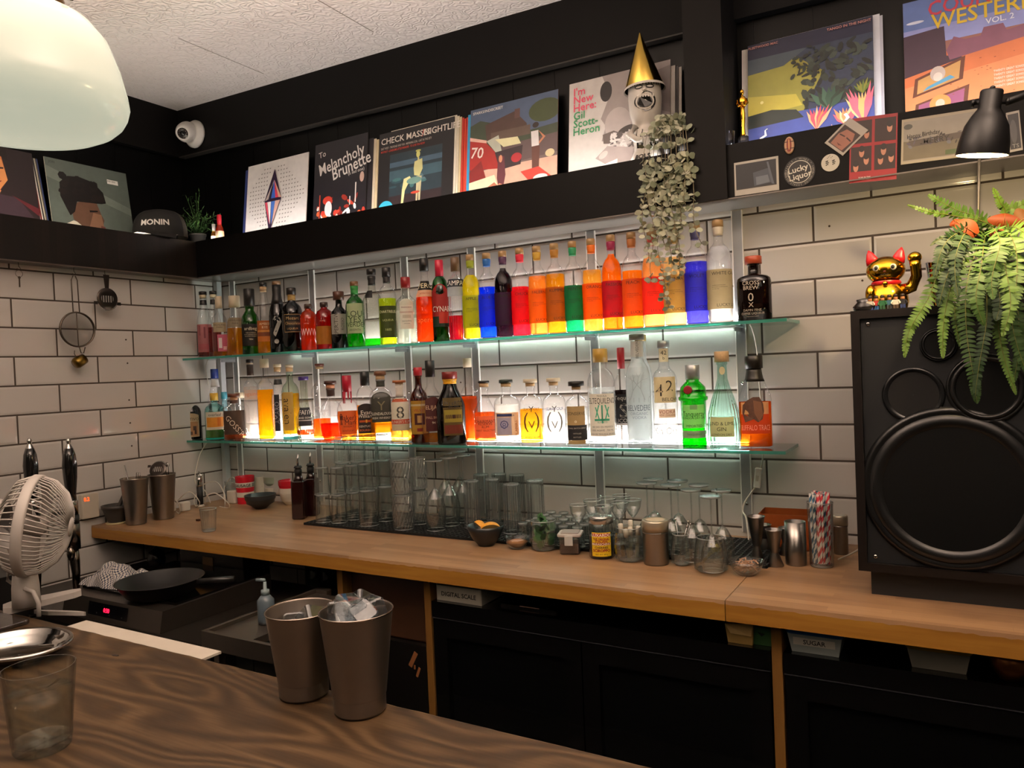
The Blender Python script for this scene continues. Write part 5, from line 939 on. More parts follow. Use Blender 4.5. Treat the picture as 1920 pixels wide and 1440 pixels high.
for k, (u, v, oy) in enumerate(vines):
    yv = -.192+oy*.3; xe = x_at(u, yv, 2.05)-xh; ze = on_y(u, v, yv).z-LT; m = MB(); x_s = xe*.35
    pts = [Vector((x_s, 0, .055)), Vector((x_s+(xe-x_s)*.4, -.025, .10+.02*sin(k))), Vector((xe*.85, yv-yh+.01, .07)), Vector((xe, yv-yh, -.01))]
    nseg = max(3, int(-ze/.028))
    for i in range(1, nseg+1): q = i/nseg; pts.append(Vector((xe+.008*sin(k*2+i*.8)+(.03*q*q if k in (10, 12) else 0), yv-yh+.004*sin(i+k), -.01+(ze+.01)*q)))
    m.tube(pts, .0011, P('#7a7058', .7), 5)
    for i, q in enumerate(pts):
        if i == 0: continue
        for j in range(2):
            if r.random() < .22: continue
            qq = q.lerp(pts[i+1], j/2) if i < len(pts)-1 else q; a = i*1.57+j*.7+k; l = .027*(1-.35*i/len(pts))*r.uniform(.8, 1.2)
            for s in (0, pi): leaf(m, qq, Vector((cos(a+s), sin(a+s)*.8-.1, r.uniform(-.45, .25))), l, l*.36, r.choice(EU))
    m.build('vine', t)
m = MB()
for i in range(90):
    a = r.uniform(0, 2*pi); el = r.uniform(0, 1.3); c0 = Vector((cos(a)*cos(el)*.06, sin(a)*cos(el)*.035-.008, .055+sin(el)*.055)); leaf(m, c0, Vector((cos(a), sin(a), r.uniform(.0, .9))), r.uniform(.018, .03), .009, r.choice(EU))
m.build('leaf_crown', t)
# right bay: statuette, glass, pinned things
xs = x_at(1394, -.12, 2.06); t = T('statuette', 'small gold figure statuette on black plinth beside the jungle sleeve', 'statuette', (xs, -.12, 2.0456))
m = MB(); m.lathe([(.0155, 0), (.0155, .032), (.014, .034)], P('#141213', .2), 28); m.build('plinth', t)
m = MB(); m.lathe([(.006, .034), (.008, .036), (.007, .042), (.0055, .06), (.0075, .085), (.0078, .098), (.0065, .112), (.0110, .128), (.0125, .138), (.008, .146), (.0035, .149), (.0035, .152)], GOLD, 20, M=Matrix.Diagonal((1, .75, 1)))
m.ell((0, 0, .159), .0065, .0065, .0085, GOLD, 14, 10)
for s in (-1, 1): m.tube([(s*.0115, 0, .138), (s*.016, -.003, .126), (s*.011, -.010, .117), (s*.001, -.012, .119)], [.0034, .0032, .0026, .002], GOLD, 8)
m.tube([(0, -.012, .13), (0, -.012, .06)], .0014, GOLD, 6); m.build('figure', t)
xs = x_at(1361, -.135, 2.06); t = T('shot_glass', 'small glass tucked against the black post on the right ledge', 'glass', (xs+.004, -.12, 2.0456)); m = MB(); m.lathe([(.014, 0), (.0185, .055), (.0172, .055), (.0125, .006)], GL('#f4f6ff', .6, 1.6), 24); m.build('glass_body', t)
FY = -.1585
def pinned(name, u0, v0, u1, v1, u2, v2, label, cat, polys, texts, base, th=.0008, pn='picture', y=FY):
    """lower left, lower right, upper left corner pixels"""
    a = on_y(u0, v0, y); b = on_y(u1, v1, y); c = on_y(u2, v2, y); ex = b-a; ez = c-a
    return art_board(name, a, ex, ez, ex.length, ez.length, th, label, cat, polys, texts, base=base, back='#cfc9bf', partname=pn, gloss=.45, var=.06)
pinned('instant_photo', 1378, 368, 1461, 356, 1376, 306, 'wide instant photo of a dark doorway stuck to the ledge front', 'photo', [band(.17, .93, '#15181e', .04, .95), ([(.45, .22), (.86, .26), (.80, .70), (.43, .62)], '#3a404a'), ([(.50, .24), (.80, .28), (.76, .5), (.49, .48)], '#5a616a'), ([(.84, .22), (.90, .2), (.78, .88), (.74, .88)], '#4a505a'), band(.17, .2, '#2a2622', .04, .95)], [], '#a8a49c')
# oval hot-dog like wooden badge
p = on_y(1480, 273, FY); t = T('enamel_badge', 'upright tan and red oval badge above the round black sticker', 'badge', (p.x, FY, p.z)); m = MB()
def oval(cx_, cz, rx, rz, d, mat, n=24, pw=.7): m.add([(cx_+rx*math.copysign(abs(cos(i*2*pi/n))**pw, cos(i*2*pi/n)), -d, cz+rz*math.copysign(abs(sin(i*2*pi/n))**pw, sin(i*2*pi/n))) for i in range(n)], [tuple(range(n))], mat)
m.lathe([(.021, 0), (.021, .003), (.018, .005)], P('#b08a6c', .5), 24, M=Matrix.Rotation(pi/2, 3, 'X') @ Matrix.Diagonal((.62, 1.1, 1))); oval(0, 0, .0065, .018, .0055, P('#7a2f24', .5)); oval(0, .002, .002, .014, .006, P('#c08a5a', .5)); 
m.obox((0, -.0052, .009), (.026, .001, .0018), 0, P('#3a2a24', .6)); m.obox((0, -.0052, -.009), (.026, .001, .0018), 0, P('#3a2a24', .6)); m.build('badge_face', t)
def sticker(u, v, r, label, build):
    p = on_y(u, v, FY); t = T('sticker', label, 'sticker', (p.x, FY, p.z)); m = MB(); build(m, r); m.build('printed_disc', t)
flat = lambda a, b, o: (a, -.0010-.0, b)
def st1(m, r):
    m.lathe([(r, 0), (r, .0006)], P('#121213', .4), 40, M=Matrix.Rotation(pi/2, 3, 'X'))
    for a, b, c in ((r*.76, r*.71, '#b8b4ac'),):
        n = 40; vs = [(a*cos(i*2*pi/n), -.0010, a*sin(i*2*pi/n)) for i in range(n)]+[(b*cos(i*2*pi/n), -.0010, b*sin(i*2*pi/n)) for i in range(n)]; m.add(vs, [(i, (i+1) % n, n+(i+1) % n, n+i) for i in range(n)], P(c, .5, var=0))
    put_text(m, 'Lucky', r*.40, flat, P('#d0ccc4', .5, var=0), -r*.08, r*.22, rot=.15, bold=.02); put_text(m, 'Liquor', r*.40, flat, P('#d0ccc4', .5, var=0), r*.05, -r*.25, rot=.15, bold=.02)
    def ring(s, t0, up=True):
        for i, ch in enumerate(s):
            if ch == ' ': continue
            a = t0-(i*.155 if up else -i*.155); put_text(m, ch, r*.13, flat, P('#8a867e', .5, var=0), r*.87*cos(a), r*.87*sin(a), rot=a-pi/2 if up else a+pi/2)
    ring('COCKTAILS * WINES * FOOD', pi/2+1.78); ring('QUEEN STREET EDINBURGH', -pi/2-1.6, False)
sticker(1499, 322, .040, 'round black sticker with white script inside a white ring', st1)
def st2(m, r):
    m.lathe([(r, 0), (r, .0006)], P('#b9b5ac', .5), 36, M=Matrix.Rotation(pi/2, 3, 'X')); k = P('#3a3836', .5)
    for s in (-1, 1):
        for q in range(14): a = q*.8; m.ell((s*r*.36+r*.16*cos(a)*(.4+.6*(q % 3)/2), -.0010, r*.3*sin(a)*(.4+.6*(q % 2))-.0), r*.06, .0003, r*.06, k, 6, 4)
    for q in range(5): m.ell((-.3*r+q*.13*r, -.0010, .55*r+.12*r*((q*7) % 3)), r*.045, .0003, r*.045, k, 6, 4)
sticker(1557, 305, .0225, 'small round white sticker with two black shoe prints', st2)
fc = lambda x, y, c='#b07a64': [(poly_ellipse(x, y, .055, .075), c), (poly_ellipse(x, y+.055, .065, .05, 12), '#1f1614')]
pinned('photo_booth_print', 1592, 344, 1681, 336, 1594, 223, 'red bordered photo booth print of four laughing group shots', 'photo', [band(.17, .55, '#2a1716', .03, .47), band(.17, .55, '#2a1716', .53, .97), band(.6, .95, '#2a1716', .03, .47), band(.6, .95, '#2a1716', .53, .97)]+fc(.26, .46)+fc(.36, .34)+fc(.14, .24)+fc(.66, .32)+fc(.72, .46)+fc(.88, .34)+fc(.36, .74)+fc(.84, .80, '#b9866e')+[band(.02, .12, '#b8b4b0', .02, .15)][:0]+[band(.05, .075, '#4a1014', .2, .42)], [('SCAN IN THIS', .2, .075, .02, '#e8dcd8'), ('TO GET COPY', .2, .045, .02, '#e8dcd8')], '#8e1c22')
pinned('instant_photo', 1546, 268, 1580, 292, 1593, 220, 'tilted instant photo of a close face overlapping the red print', 'photo', [band(.08, .76, '#2e1c18', .08, .92), ([(.2, .10), (.8, .10), (.85, .5), (.7, .70), (.3, .68), (.16, .45)], '#8a5a4a'), ([(.22, .48), (.46, .5), (.46, .46), (.22, .44)], '#2a1612'), ([(.55, .5), (.8, .48), (.8, .44), (.55, .46)], '#2a1612'), ([(.38, .22), (.66, .22), (.52, .17)], '#5a2c26')], [], '#a29c94', y=FY-.0022)
pinned('postcard', 1689, 309, 1830, 291, 1691, 225, 'faded landscape postcard lettered in black under the desert sleeve', 'postcard', [band(.06, .94, '#8f8a80', .03, .98), ([(.03, .08), (.98, .08), (.98, .42), (.6, .40), (.03, .5)], '#6a6350'), ([(.1, .5), (.9, .56), (.9, .42), (.1, .36)], '#544c44'), band(.10, .2, '#4a5a34', .6, .96), (poly_ellipse(.09, .82, .06, .06), '#4a4c46')]+blobs(30, .06, .9, .36, .58, .01, .03, ['#3a3430', '#6a6a70', '#57505a'], 1.6), [('Happy Birthday', .08, .60, .10, '#2c2824', 'l', .05, .75), ('MERRY', .3, .46, .12, '#34302c')], '#a39a86')
pinned('postcard', 1893, 286, 1918, 281, 1886, 212, 'dark postcard with white border right of the desk lamp', 'postcard', [band(.06, .94, '#26262a', .1, .9), (poly_ellipse(.45, .5, .25, .3), '#4a4a4c')], [('TS', .5, .14, .1, '#8a8a88', 'c')], '#a8a29a')
# ------------------------------------------------------------------ loudspeaker
SX, SY, SZ = 2.700, -.50, ZC; SW, SD, SH = .52, .36, .574
t = T('loudspeaker', 'large black loudspeaker standing on the right end of the counter', 'speaker', (SX, SY, SZ)); BX = P('#120d0b', .35, var=.25, scale=14); BF = P('#0c0f12', .5, var=.1); CONE = P('#0b0c0d', .55, var=.2, scale=120); SUR = P('#0e0f10', .35)
zb = .058
m = MB(); m.box((.022, .03, 0), (SW-.022, SD-.02, zb), P('#10100f', .6)); m.build('plinth', t)
m = MB(); m.box((0, 0, zb), (.018, SD, zb+SH), BX); m.box((SW-.018, 0, zb), (SW, SD, zb+SH), BX); m.box((.018, 0, zb), (SW-.018, SD, zb+.018), BX); m.box((.018, 0, zb+SH-.018), (SW-.018, SD, zb+SH), BX); m.box((.018, SD-.02, zb+.018), (SW-.018, SD, zb+SH-.018), BX); m.build('cabinet', t)
m = MB(); m.box((.019, .009, zb+.019), (SW-.019, .022, zb+SH-.019), BF)
for ax, az in ((.034, .032), (.034, SH-.03), (SW-.034, .032)): m.lathe([(.005, 0), (.005, .002), (.002, .003)], CHROME, 12, M=Matrix.Rotation(pi/2, 3, 'X'), c=(ax, .009, zb+az))
m.build('front_baffle', t)
MX = Matrix.Rotation(pi/2, 3, 'X')
def driver(name, u, v, R, dust):
    p = on_y(u, v, SY); c = (p.x-SX, .009, p.z-SZ); d = T_ = None
    m = MB(); m.lathe([(R*1.09, 0), (R*1.10, .005), (R*1.03, .0085), (R, .006)], P('#0c0d0e', .3), 56, c=c, M=MX); o1 = m.build(name, t)
    m = MB(); m.lathe([(R, .004), (R*.97, .010), (R*.90, .013), (R*.84, .009), (R*.81, .002)], SUR, 56, c=c, M=MX, cap=False); m.build('surround', o1)
    m = MB(); m.lathe([(R*.81, .003), (R*.6, -.006), (R*.30, -.0125)], CONE, 56, c=c, M=MX, cap=False); m.build('cone', o1)
    m = MB(); m.lathe([(R*.30, -.0125), (R*.28, -.004), (R*.18, .002), (R*.0005, .004)], P('#08090a', .4), 40, c=c, M=MX, cap=False); m.build('dust_cap', o1)
driver('woofer', 1785, 918, .158, 1); driver('midrange_driver', 1850, 728, .066, 1); driver('tweeter', 1760, 646, .032, 1)
p = on_y(1712, 741, SY); m = MB(); c = (p.x-SX, .009, p.z-SZ); m.lathe([(.060, 0), (.060, .003), (.054, .006), (.048, .001)], P('#111214', .25), 48, c=c, M=MX, cap=False); m.lathe([(.0485, .0015), (.001, .0012)], P('#020202', .9), 40, c=c, M=MX, cap=False); m.build('bass_port', t)
ZS = ZC+zb+SH
# ------------------------------------------------------------------ lucky cat and company
GO = P('#d9a62e', .13, 1, var=.04); REDM = P('#c01820', .35)
cy_ = -.38; cx0 = x_at(1663, cy_, ZS); t = T('lucky_cat', 'gold beckoning cat figurine with red ears on the loudspeaker', 'figurine', (cx0, cy_, ZS)); S_ = .98
m = MB(); m.lathe([(.030, 0), (.042, .004), (.046, .02), (.044, .04), (.034, .058), (.026, .066)], GO, 28, M=Matrix.Diagonal((1, .85, 1)))
for s in (-1, 1): m.ell((s*.022, -.034, .012), .014, .016, .011, GO, 14, 8)
m.ell((-.030, -.026, .040), .012, .014, .022, GO, 14, 10); m.build('body', t)
m = MB(); m.ell((0, -.002, .094), .041, .034, .032, GO, 26, 16); h = m.build('head', t)
m = MB()
for s in (-1, 1):
    m.ell((s*.017, -.0315, .098), .0075, .004, .0075, P('#e8dcc0', .3), 12, 8); m.ell((s*.017, -.035, .098), .004, .002, .0045, RUBBER, 10, 6)
m.ell((0, -.036, .089), .003, .002, .0022, P('#5a1c18', .4), 8, 6); m.tube([(-.008, -.034, .083), (-.003, -.0352, .081), (0, -.0355, .084), (.003, -.0352, .081), (.008, -.034, .083)], .0007, RUBBER, 5); m.build('face', h)
for s in (-1, 1):
    m = MB(); m.lathe([(.015, 0), (.013, .012), (.007, .026), (.001, .034)], REDM, 14, M=Matrix.Rotation(s*.28, 3, 'Y') @ Matrix.Diagonal((1, .55, 1)), c=(s*.025, 0, .111)); m.build('ear', t)
m = MB(); m.lathe([(.029, .060), (.032, .064), (.030, .069)], REDM, 24, cap=False); m.ell((0, -.031, .062), .006, .005, .006, GO, 12, 8); m.build('collar', t)
m = MB(); m.tube([(.030, -.004, .045), (.052, -.006, .052), (.062, -.006, .075), (.061, -.008, .098), (.060, -.010, .110)], [.014, .0135, .0115, .0115, .012], GO, 16); m.ell((.060, -.012, .116), .0145, .012, .013, GO, 16, 10)
m.build('raised_arm', t)
cols = [('#c8c2b4', '#2a3a7a'), ('#a83028', '#3a6aa0'), ('#1f5a34', '#1f4a2c'), ('#2f5a6a', '#3a3a3a'), ('#d8d2c4', '#4a3a2a'), ('#1c1c20', '#2a3a6a')]
def mini_fig(x, y, top, leg, label):
    t = T('toy_figure', label, 'toy figure', (x, y, ZS), 'toy figures at the feet of the gold cat'); m = MB()
    m.box((-.0055, -.003, 0), (-.0005, .003, .011), P(leg)); m.box((.0005, -.003, 0), (.0055, .003, .011), P(leg)); m.build('legs', t)
    m = MB(); m.add([(-.006, -.003, .011), (.006, -.003, .011), (.006, .003, .011), (-.006, .003, .011), (-.0045, -.003, .022), (.0045, -.003, .022), (.0045, .003, .022), (-.0045, .003, .022)], [(0, 3, 2, 1), (4, 5, 6, 7), (0, 1, 5, 4), (1, 2, 6, 5), (2, 3, 7, 6), (3, 0, 4, 7)], P(top))
    for s in (-1, 1): m.tube([(s*.005, 0, .021), (s*.0085, -.002, .015), (s*.0075, -.005, .012)], .0018, P(top), 6)
    m.build('torso', t); m = MB(); m.lathe([(.0035, .022), (.0042, .023), (.0042, .0305), (.0032, .032)], P('#c98a5a'), 12); m.build('head', t); m = MB(); m.lathe([(.0046, .028), (.0046, .032), (.003, .0345)], P('#2a1c14'), 12); m.build('hair', t)
nm = ['white', 'red', 'green', 'blue', 'cream', 'black']
for i, u in enumerate((1632, 1643, 1655, 1668, 1680, 1693)): mini_fig(x_at(u, -.445, ZS), -.445+.004*(i % 2), cols[i][0], cols[i][1], 'tiny toy figure in %s top before the gold cat' % nm[i])
x1_ = x_at(1618, -.43, ZS); t = T('leather_pouch', 'black shiny crumpled pouch at the left edge of the loudspeaker', 'pouch', (x1_+.006, -.43, ZS)); m = MB(); m.lathe([(.016, 0), (.024, .004), (.026, .012), (.017, .022), (.019, .028), (.004, .031)], P('#14100f', .2, coat=.4, bump=.5), 18, M=Matrix.Diagonal((1.05, .9, 1))); m.build('pouch_body', t)
# ------------------------------------------------------------------ desk lamp
ly = -.62; lp_ = on_y(1841, 292, ly); lx, lz = lp_.x, lp_.z; LS = (on_y(1893, 296, ly).x-on_y(1790, 288, ly).x)/.108; t = T('desk_lamp', 'black clamp lamp shining warm light down onto the fern', 'lamp', (lx, ly, lz)); LK = P('#0f0e0e', .4); Ml = Matrix.Rotation(.11, 3, 'X')@Matrix.Rotation(.16, 3, 'Y')@Matrix.Diagonal((LS, LS, LS))
pr = [(.0540, 0), (.0545, .003), (.052, .03), (.045, .066), (.034, .088), (.0235, .104), (.0235, .142), (.021, .146), (.001, .147)]
m = MB(); m.lathe(pr, LK, 40, M=Ml, cap=False); m.build('shade', t)
m = MB(); m.lathe([(r*.965, z+.0005) for r, z in pr[:6]], P('#efe6c8', .4), 40, M=Ml, cap=False); m.build('shade_lining', t)
m = MB(); m.ell(Ml @ Vector((0, 0, .030)), .016, .016, .026, EM((1, .80, .42), 14), 18, 12); m.build('bulb', t)
lamp('POINT', 'desk_lamp_light', tuple(Vector((lx, ly, lz))+Ml @ Vector((0, 0, -.010))), 7.5, (1, .72, .36), shadow_soft_size=.009)
m = MB(); m.tube([Ml @ Vector((-.034, 0, .118)), Ml @ Vector((.034, 0, .118))], .004, LK, 10); 
for s in (-1, 1): m.lathe([(.009, -.003), (.009, .003)], LK, 16, c=Ml @ Vector((s*.034, 0, .118)), M=Ml @ Matrix.Rotation(pi/2, 3, 'Y'))
m.ell(Ml @ Vector((0, 0, .150)), .005, .005, .004, LK, 10, 6); m.build('swivel_knobs', t)
m = MB(); m.tube([Ml @ Vector((.034, .0, .118)), (.10, .10, .13), (.16, .23, .17), (.20, .43, .235)], .0065, LK, 10); m.build('arm', t)
m = MB(); m.box((.185, .43, .222), (.215, .51, .232), LK); m.box((.185, .455, .19), (.215, .462, .222), LK); m.build('clamp', t)
# ------------------------------------------------------------------ fern
fx, fy, fz = 2.985, -.33, ZS; t = T('fern', 'lush fern with orange leaves in a pot on the loudspeaker', 'plant', (fx, fy, fz)); m = MB(); m.lathe([(.045, 0), (.062, .085), (.066, .088), (.060, .088), (.055, .06)], P('#3a2a20', .6), 28); m.build('pot', t)
r = random.Random(3); FG_ = [P('#3a5a18', .6, var=.2), P('#46641e', .6, var=.2), P('#2b4816', .6, var=.2), P('#1c3614', .6, var=.2), P('#567628', .6, var=.2)]
def frond(pts, L, cols_, wid=.03, gap=.0085):
    """pts control points in local coordinates"""
    m = MB(); P_ = [Vector(p) for p in pts]; n = len(P_)-1
    def at(q):
        k = min(n-1, int(q*n)); f = q*n-k; p0 = P_[max(0, k-1)]; p1 = P_[k]; p2 = P_[k+1]; p3 = P_[min(n, k+2)]
        return .5*((2*p1)+(-p0+p2)*f+(2*p0-5*p1+4*p2-p3)*f*f+(-p0+3*p1-3*p2+p3)*f**3)
    N_ = 60; C_ = [at(i/N_) for i in range(N_+1)]; ln = sum((C_[i+1]-C_[i]).length for i in range(N_)); m.tube(C_[::3], [.0014*(1-.7*i/20) for i in range(21)], P('#5a5a24', .6), 5)
    k = int(ln/gap); mat = r.choice(cols_); view = (O-Vector((fx, fy, fz))-C_[30]).normalized()
    for i in range(2, k):
        q = i/k; c0 = at(q); d = (at(min(1, q+.01))-at(max(0, q-.01))).normalized(); s = d.cross(view+Vector((r.uniform(-.5, .5), r.uniform(-.5, .5), r.uniform(-.4, .4)))).normalized(); w = wid*(sin(pi*min(1, q*.93+.07))**.6)*(1-.25*q); nn = s.cross(d)
        for sg in (-1, 1):
            dr = (s*sg+d*.28+nn*r.uniform(-.25, .1)).normalized(); a = d*gap*.40; tip = c0+dr*w+d*w*.10
            m.add([c0-a, c0+dr*w*.35-a*1.05, c0+dr*w*.8-a*.6, tip, c0+dr*w*.8+a*.6, c0+dr*w*.35+a*1.05, c0+a], [(0, 1, 2, 3, 4, 5, 6)], mat)
    m.build('frond', t)
def L3(u, v, y): p = on_y(u, v, y); return (p.x-fx, p.y-fy, p.z-fz)
top = (0, 0, .10)
FR = [  # (mid pixels ..., y) tips
 ([(1850, 420, -.36), (1790, 392, -.40), (1740, 365, -.43)], .020), ([(1860, 425, -.38), (1790, 405, -.42), (1745, 398, -.45), (1701, 384, -.47)], .012),
 ([(1885, 405, -.36), (1875, 380, -.38), (1862, 352, -.40)], .013), ([(1890, 400, -.30), (1905, 390, -.30), (1935, 375, -.30)], .02),
 ([(1830, 440, -.45), (1775, 480, -.50), (1740, 560, -.53), (1705, 620, -.54), (1696, 670, -.545)], .022), ([(1840, 440, -.46), (1790, 520, -.53), (1770, 600, -.55), (1768, 672, -.555)], .021),
 ([(1850, 440, -.46), (1815, 520, -.55), (1812, 620, -.57), (1828, 720, -.58), (1832, 755, -.58)], .021), ([(1860, 440, -.46), (1850, 520, -.56), (1850, 600, -.58), (1835, 690, -.59), (1828, 745, -.59)], .020),
 ([(1870, 440, -.46), (1890, 520, -.56), (1900, 620, -.58), (1925, 700, -.58)], .024), ([(1865, 440, -.48), (1860, 490, -.56), (1875, 560, -.59), (1868, 600, -.6)], .026),
 ([(1850, 440, -.48), (1840, 500, -.57), (1830, 560, -.60), (1845, 610, -.6)], .024), ([(1845, 435, -.46), (1800, 470, -.52), (1775, 520, -.55), (1760, 575, -.56)], .024),
 ([(1880, 440, -.46), (1915, 480, -.52), (1940, 560, -.54)], .026), ([(1890, 430, -.44), (1925, 440, -.5), (1950, 480, -.5)], .022), ([(1875, 440, -.5), (1885, 500, -.58), (1895, 570, -.61), (1880, 630, -.62)], .024),
 ([(1840, 430, -.46), (1790, 440, -.52), (1765, 470, -.54), (1752, 520, -.55)], .022), ([(1870, 450, -.46), (1905, 560, -.55), (1910, 650, -.56), (1900, 720, -.56)], .020), ([(1855, 450, -.5), (1865, 560, -.56), (1880, 660, -.57), (1905, 740, -.57)], .018),
 ([(1835, 440, -.42), (1800, 500, -.47), (1790, 580, -.52), (1800, 650, -.53)], .018), ([(1820, 440, -.48), (1800, 455, -.54), (1790, 500, -.56), (1797, 560, -.57)], .02), ([(1860, 430, -.5), (1875, 455, -.57), (1860, 520, -.6), (1862, 560, -.61)], .024), ([(1885, 435, -.5), (1905, 470, -.56), (1905, 540, -.6), (1890, 600, -.61)], .024),
 ([(1830, 430, -.44), (1770, 445, -.46), (1745, 460, -.47)], .009)]
for k, (ps, wd) in enumerate(FR): frond([(0, 0, .085)]+[L3(*q) for q in ps], 0, FG_[:2]+[FG_[4]] if k < 4 else FG_, wid=wd)
OM = [PAPER('#a04414', .4, .15), PAPER('#8a3c12', .4, .15), PAPER('#7a4c18', .4, .15)]
for k, (u, v, y, du, dv, w_) in enumerate(((1832, 440, -.50, -40, -25, .020), (1880, 425, -.44, 5, -25, .03), (1905, 418, -.42, 30, -15, .028), (1865, 430, -.50, 10, 18, .014), (1795, 425, -.48, -6, -14, .012))):
    a = Vector(L3(u, v, y)); b = Vector(L3(u+du, v+dv, y)); m = MB(); d = (b-a); s = d.cross(Vector((0, -1, .3))).normalized(); n_ = 8; vs = []
    for i in range(n_+1):
        q = i/n_; w = w_*sin(pi*(.08+.88*q))**.8; c = a+d*q+Vector((0, -.004*sin(pi*q), 0)); vs += [c-s*w+Vector((0, .004, 0)), c, c+s*w+Vector((0, .004, 0))]
    m.add(vs, [(i*3+j, i*3+j+1, i*3+j+4, i*3+j+3) for i in range(n_) for j in (0, 1)], OM[k % 3], True); m.tube([a+d*i/6+Vector((0, -.005*sin(pi*i/6), 0)) for i in range(7)], .0008, P('#7a4a1c'), 5); m.build('orange_leaf', t)
# steel cup and rod
p = on_y(1757, 500, -.34); t = T('steel_cone_cup', 'polished steel cone cup standing behind the fern fronds', 'cup', (p.x, -.34, ZS)); m = MB(); m.lathe([(.013, 0), (.012, .006), (.024, .105), (.0245, .106), (.023, .104), (.011, .008)], CHROME, 32); m.build('cup_body', t)
p = on_y(1845, 330, -.26); m = MB(); m.tube([(0, 0, 0), (.002, 0, .12), (.008, .003, .25), (.012, .01, .34)], .0032, P('#7a7468', .4, .6, var=.3), 8); tag(m.build('plant_support_rod', None, (p.x-.02, -.27, ZS)), 'thin metal support rod rising behind the fern to the ledge', 'rod')
# ------------------------------------------------------------------ pendant lamps: one visible, the rest added for their light
def pendant(loc, label, up=200, s=1.0):
    t = T('pendant_lamp', label, 'pendant lamp', loc); OP = EM((.86, .83, .60), .80)
    pr = [(.001, -.008), (.03, -.007), (.06, -.004), (.09, .001), (.112, .008), (.128, .018), (.139, .031), (.145, .045), (.148, .06), (.146, .08), (.138, .125), (.124, .175), (.105, .205), (.075, .225), (.058, .232), (.056, .245)]
    m = MB(); m.lathe([(r*s, z*s*.80) for r, z in pr], OPAL, 56, cap=False); s0 = s; dz = -.049*s; m.build('opal_glass_shade', t)
    m = MB(); m.lathe([(.064*s, .222*s+dz), (.067*s, .25*s+dz), (.062*s, .262*s+dz), (.03*s, .275*s+dz), (.012*s, .285*s+dz), (.012*s, .30*s)], P('#7a5a2c', .4, .8), 32)
    for i in range(3):
        a = i*2*pi/3+.35; d = Vector((cos(a), sin(a), 0)); m.tube([d*.064*s+Vector((0, 0, .238*s+dz)), d*.098*s+Vector((0, 0, .238*s+dz))], .0022, P('#3a2a1c', .4, .8), 8); m.tube([d*.098*s+Vector((0, 0, .229*s+dz)), d*.098*s+Vector((0, 0, .247*s+dz))], .0028, P('#3a2a1c', .4, .8), 8)
    m.build('brass_gallery', t)
    m = MB(); m.tube([(0, 0, .30*s), (0, 0, CEILB(loc[0])-loc[2])], .004, P('#1a1714', .6), 8); m.build('flex', t)
    m = MB(); m.lathe([(.05, CEILB(loc[0])-loc[2]-.012), (.045, CEILB(loc[0])-loc[2]-.001)], P('#7a5a2c', .4, .8), 28); m.build('ceiling_rose', t)
    o = lamp('SPOT', 'added_ceiling_spot', (loc[0], loc[1], loc[2]+.31), up, (1, .78, .62), shadow_soft_size=.04, spot_size=2.9, spot_blend=.5); o.rotation_euler = (pi, 0, 0); return t  # upward spot added above each shade to brighten the ceiling
def opal():
    m, nt, out = newmat('opal_glass'); e = N(nt, 'Emission'); e.inputs[0].default_value = (.84, .86, .66, 1); e.inputs[1].default_value = .56
    b = N(nt, 'BsdfPrincipled'); b.inputs['Base Color'].default_value = (.26, .26, .22, 1); b.inputs['Roughness'].default_value = .18
    a = N(nt, 'AddShader'); nt.links.new(e.outputs[0], a.inputs[0]); nt.links.new(b.outputs[0], a.inputs[1]); nt.links.new(a.outputs[0], out.inputs[0]); return m
OPAL = opal()
pendant((1.722, -1.712, 1.826), 'opal glass pendant lamp hanging over the bar')
pendant((1.0, -3.6, 1.84), 'second opal pendant lamp, unseen, added further back in the room', 40)  # unseen pendant added to light the room from behind
pendant((3.6, -3.5, 1.84), 'third opal pendant lamp, unseen, added at the other end of the room', 30)  # one more unseen pendant added for the room light
pendant((3.25, -1.72, 1.84), 'unseen opal pendant lamp added over the right end of the bar')  # out-of-frame pendant added to brighten the ceiling
# =================================================================== COUNTER
ZK = ZC+.0004
GTH = GL('#f8fbfa', .75, 3, rough=.1, frost=.42); GLS = GL('#fafcfb', .58, 2.2, rough=.08, frost=.015); GLR = GL('#fafcfb', .55, 2.6, 'rib', .8, rough=.1, frost=.06); GSP = GL('#fafcfb', .55, 2.6, 'spiral', .8, rough=.1, frost=.06)  # frost whitens rims, bases and walls in place of bright glass highlights
# rubber bar mat
mx0, mx1, my0, my1 = .835, 2.47, -.345, -.06
t = T('bar_mat', 'long black rubber grid mat under the upturned glasses', 'bar mat', (mx0, my0, ZK)); m = MB(); w = mx1-mx0; d = my1-my0
m.box((0, 0, 0), (w, d, .002), RUBBER)
nx, ny = 98, 15
for i in range(nx+1): x = (w-.004)*i/nx; m.box((x, 0, .002), (x+.0045, d, .0085), RUBBER)
for j in range(ny+1): y = (d-.004)*j/ny; m.box((0, y, .002), (w, y+.0045, .0080), RUBBER)
m.build('grid', t); ZM = ZK+.0088
def shell(pr, th=.0014, floor=.006):
    """outer profile bottom to top -> closed glass wall"""
    inner = [(max(.001, r-th), z) for r, z in pr if z > floor]
    inner = [(inner[0][0], floor)]+inner if inner else []
    return pr+[(inner[-1][0], pr[-1][1])]+inner[::-1][1:]+[(.0008, floor)]
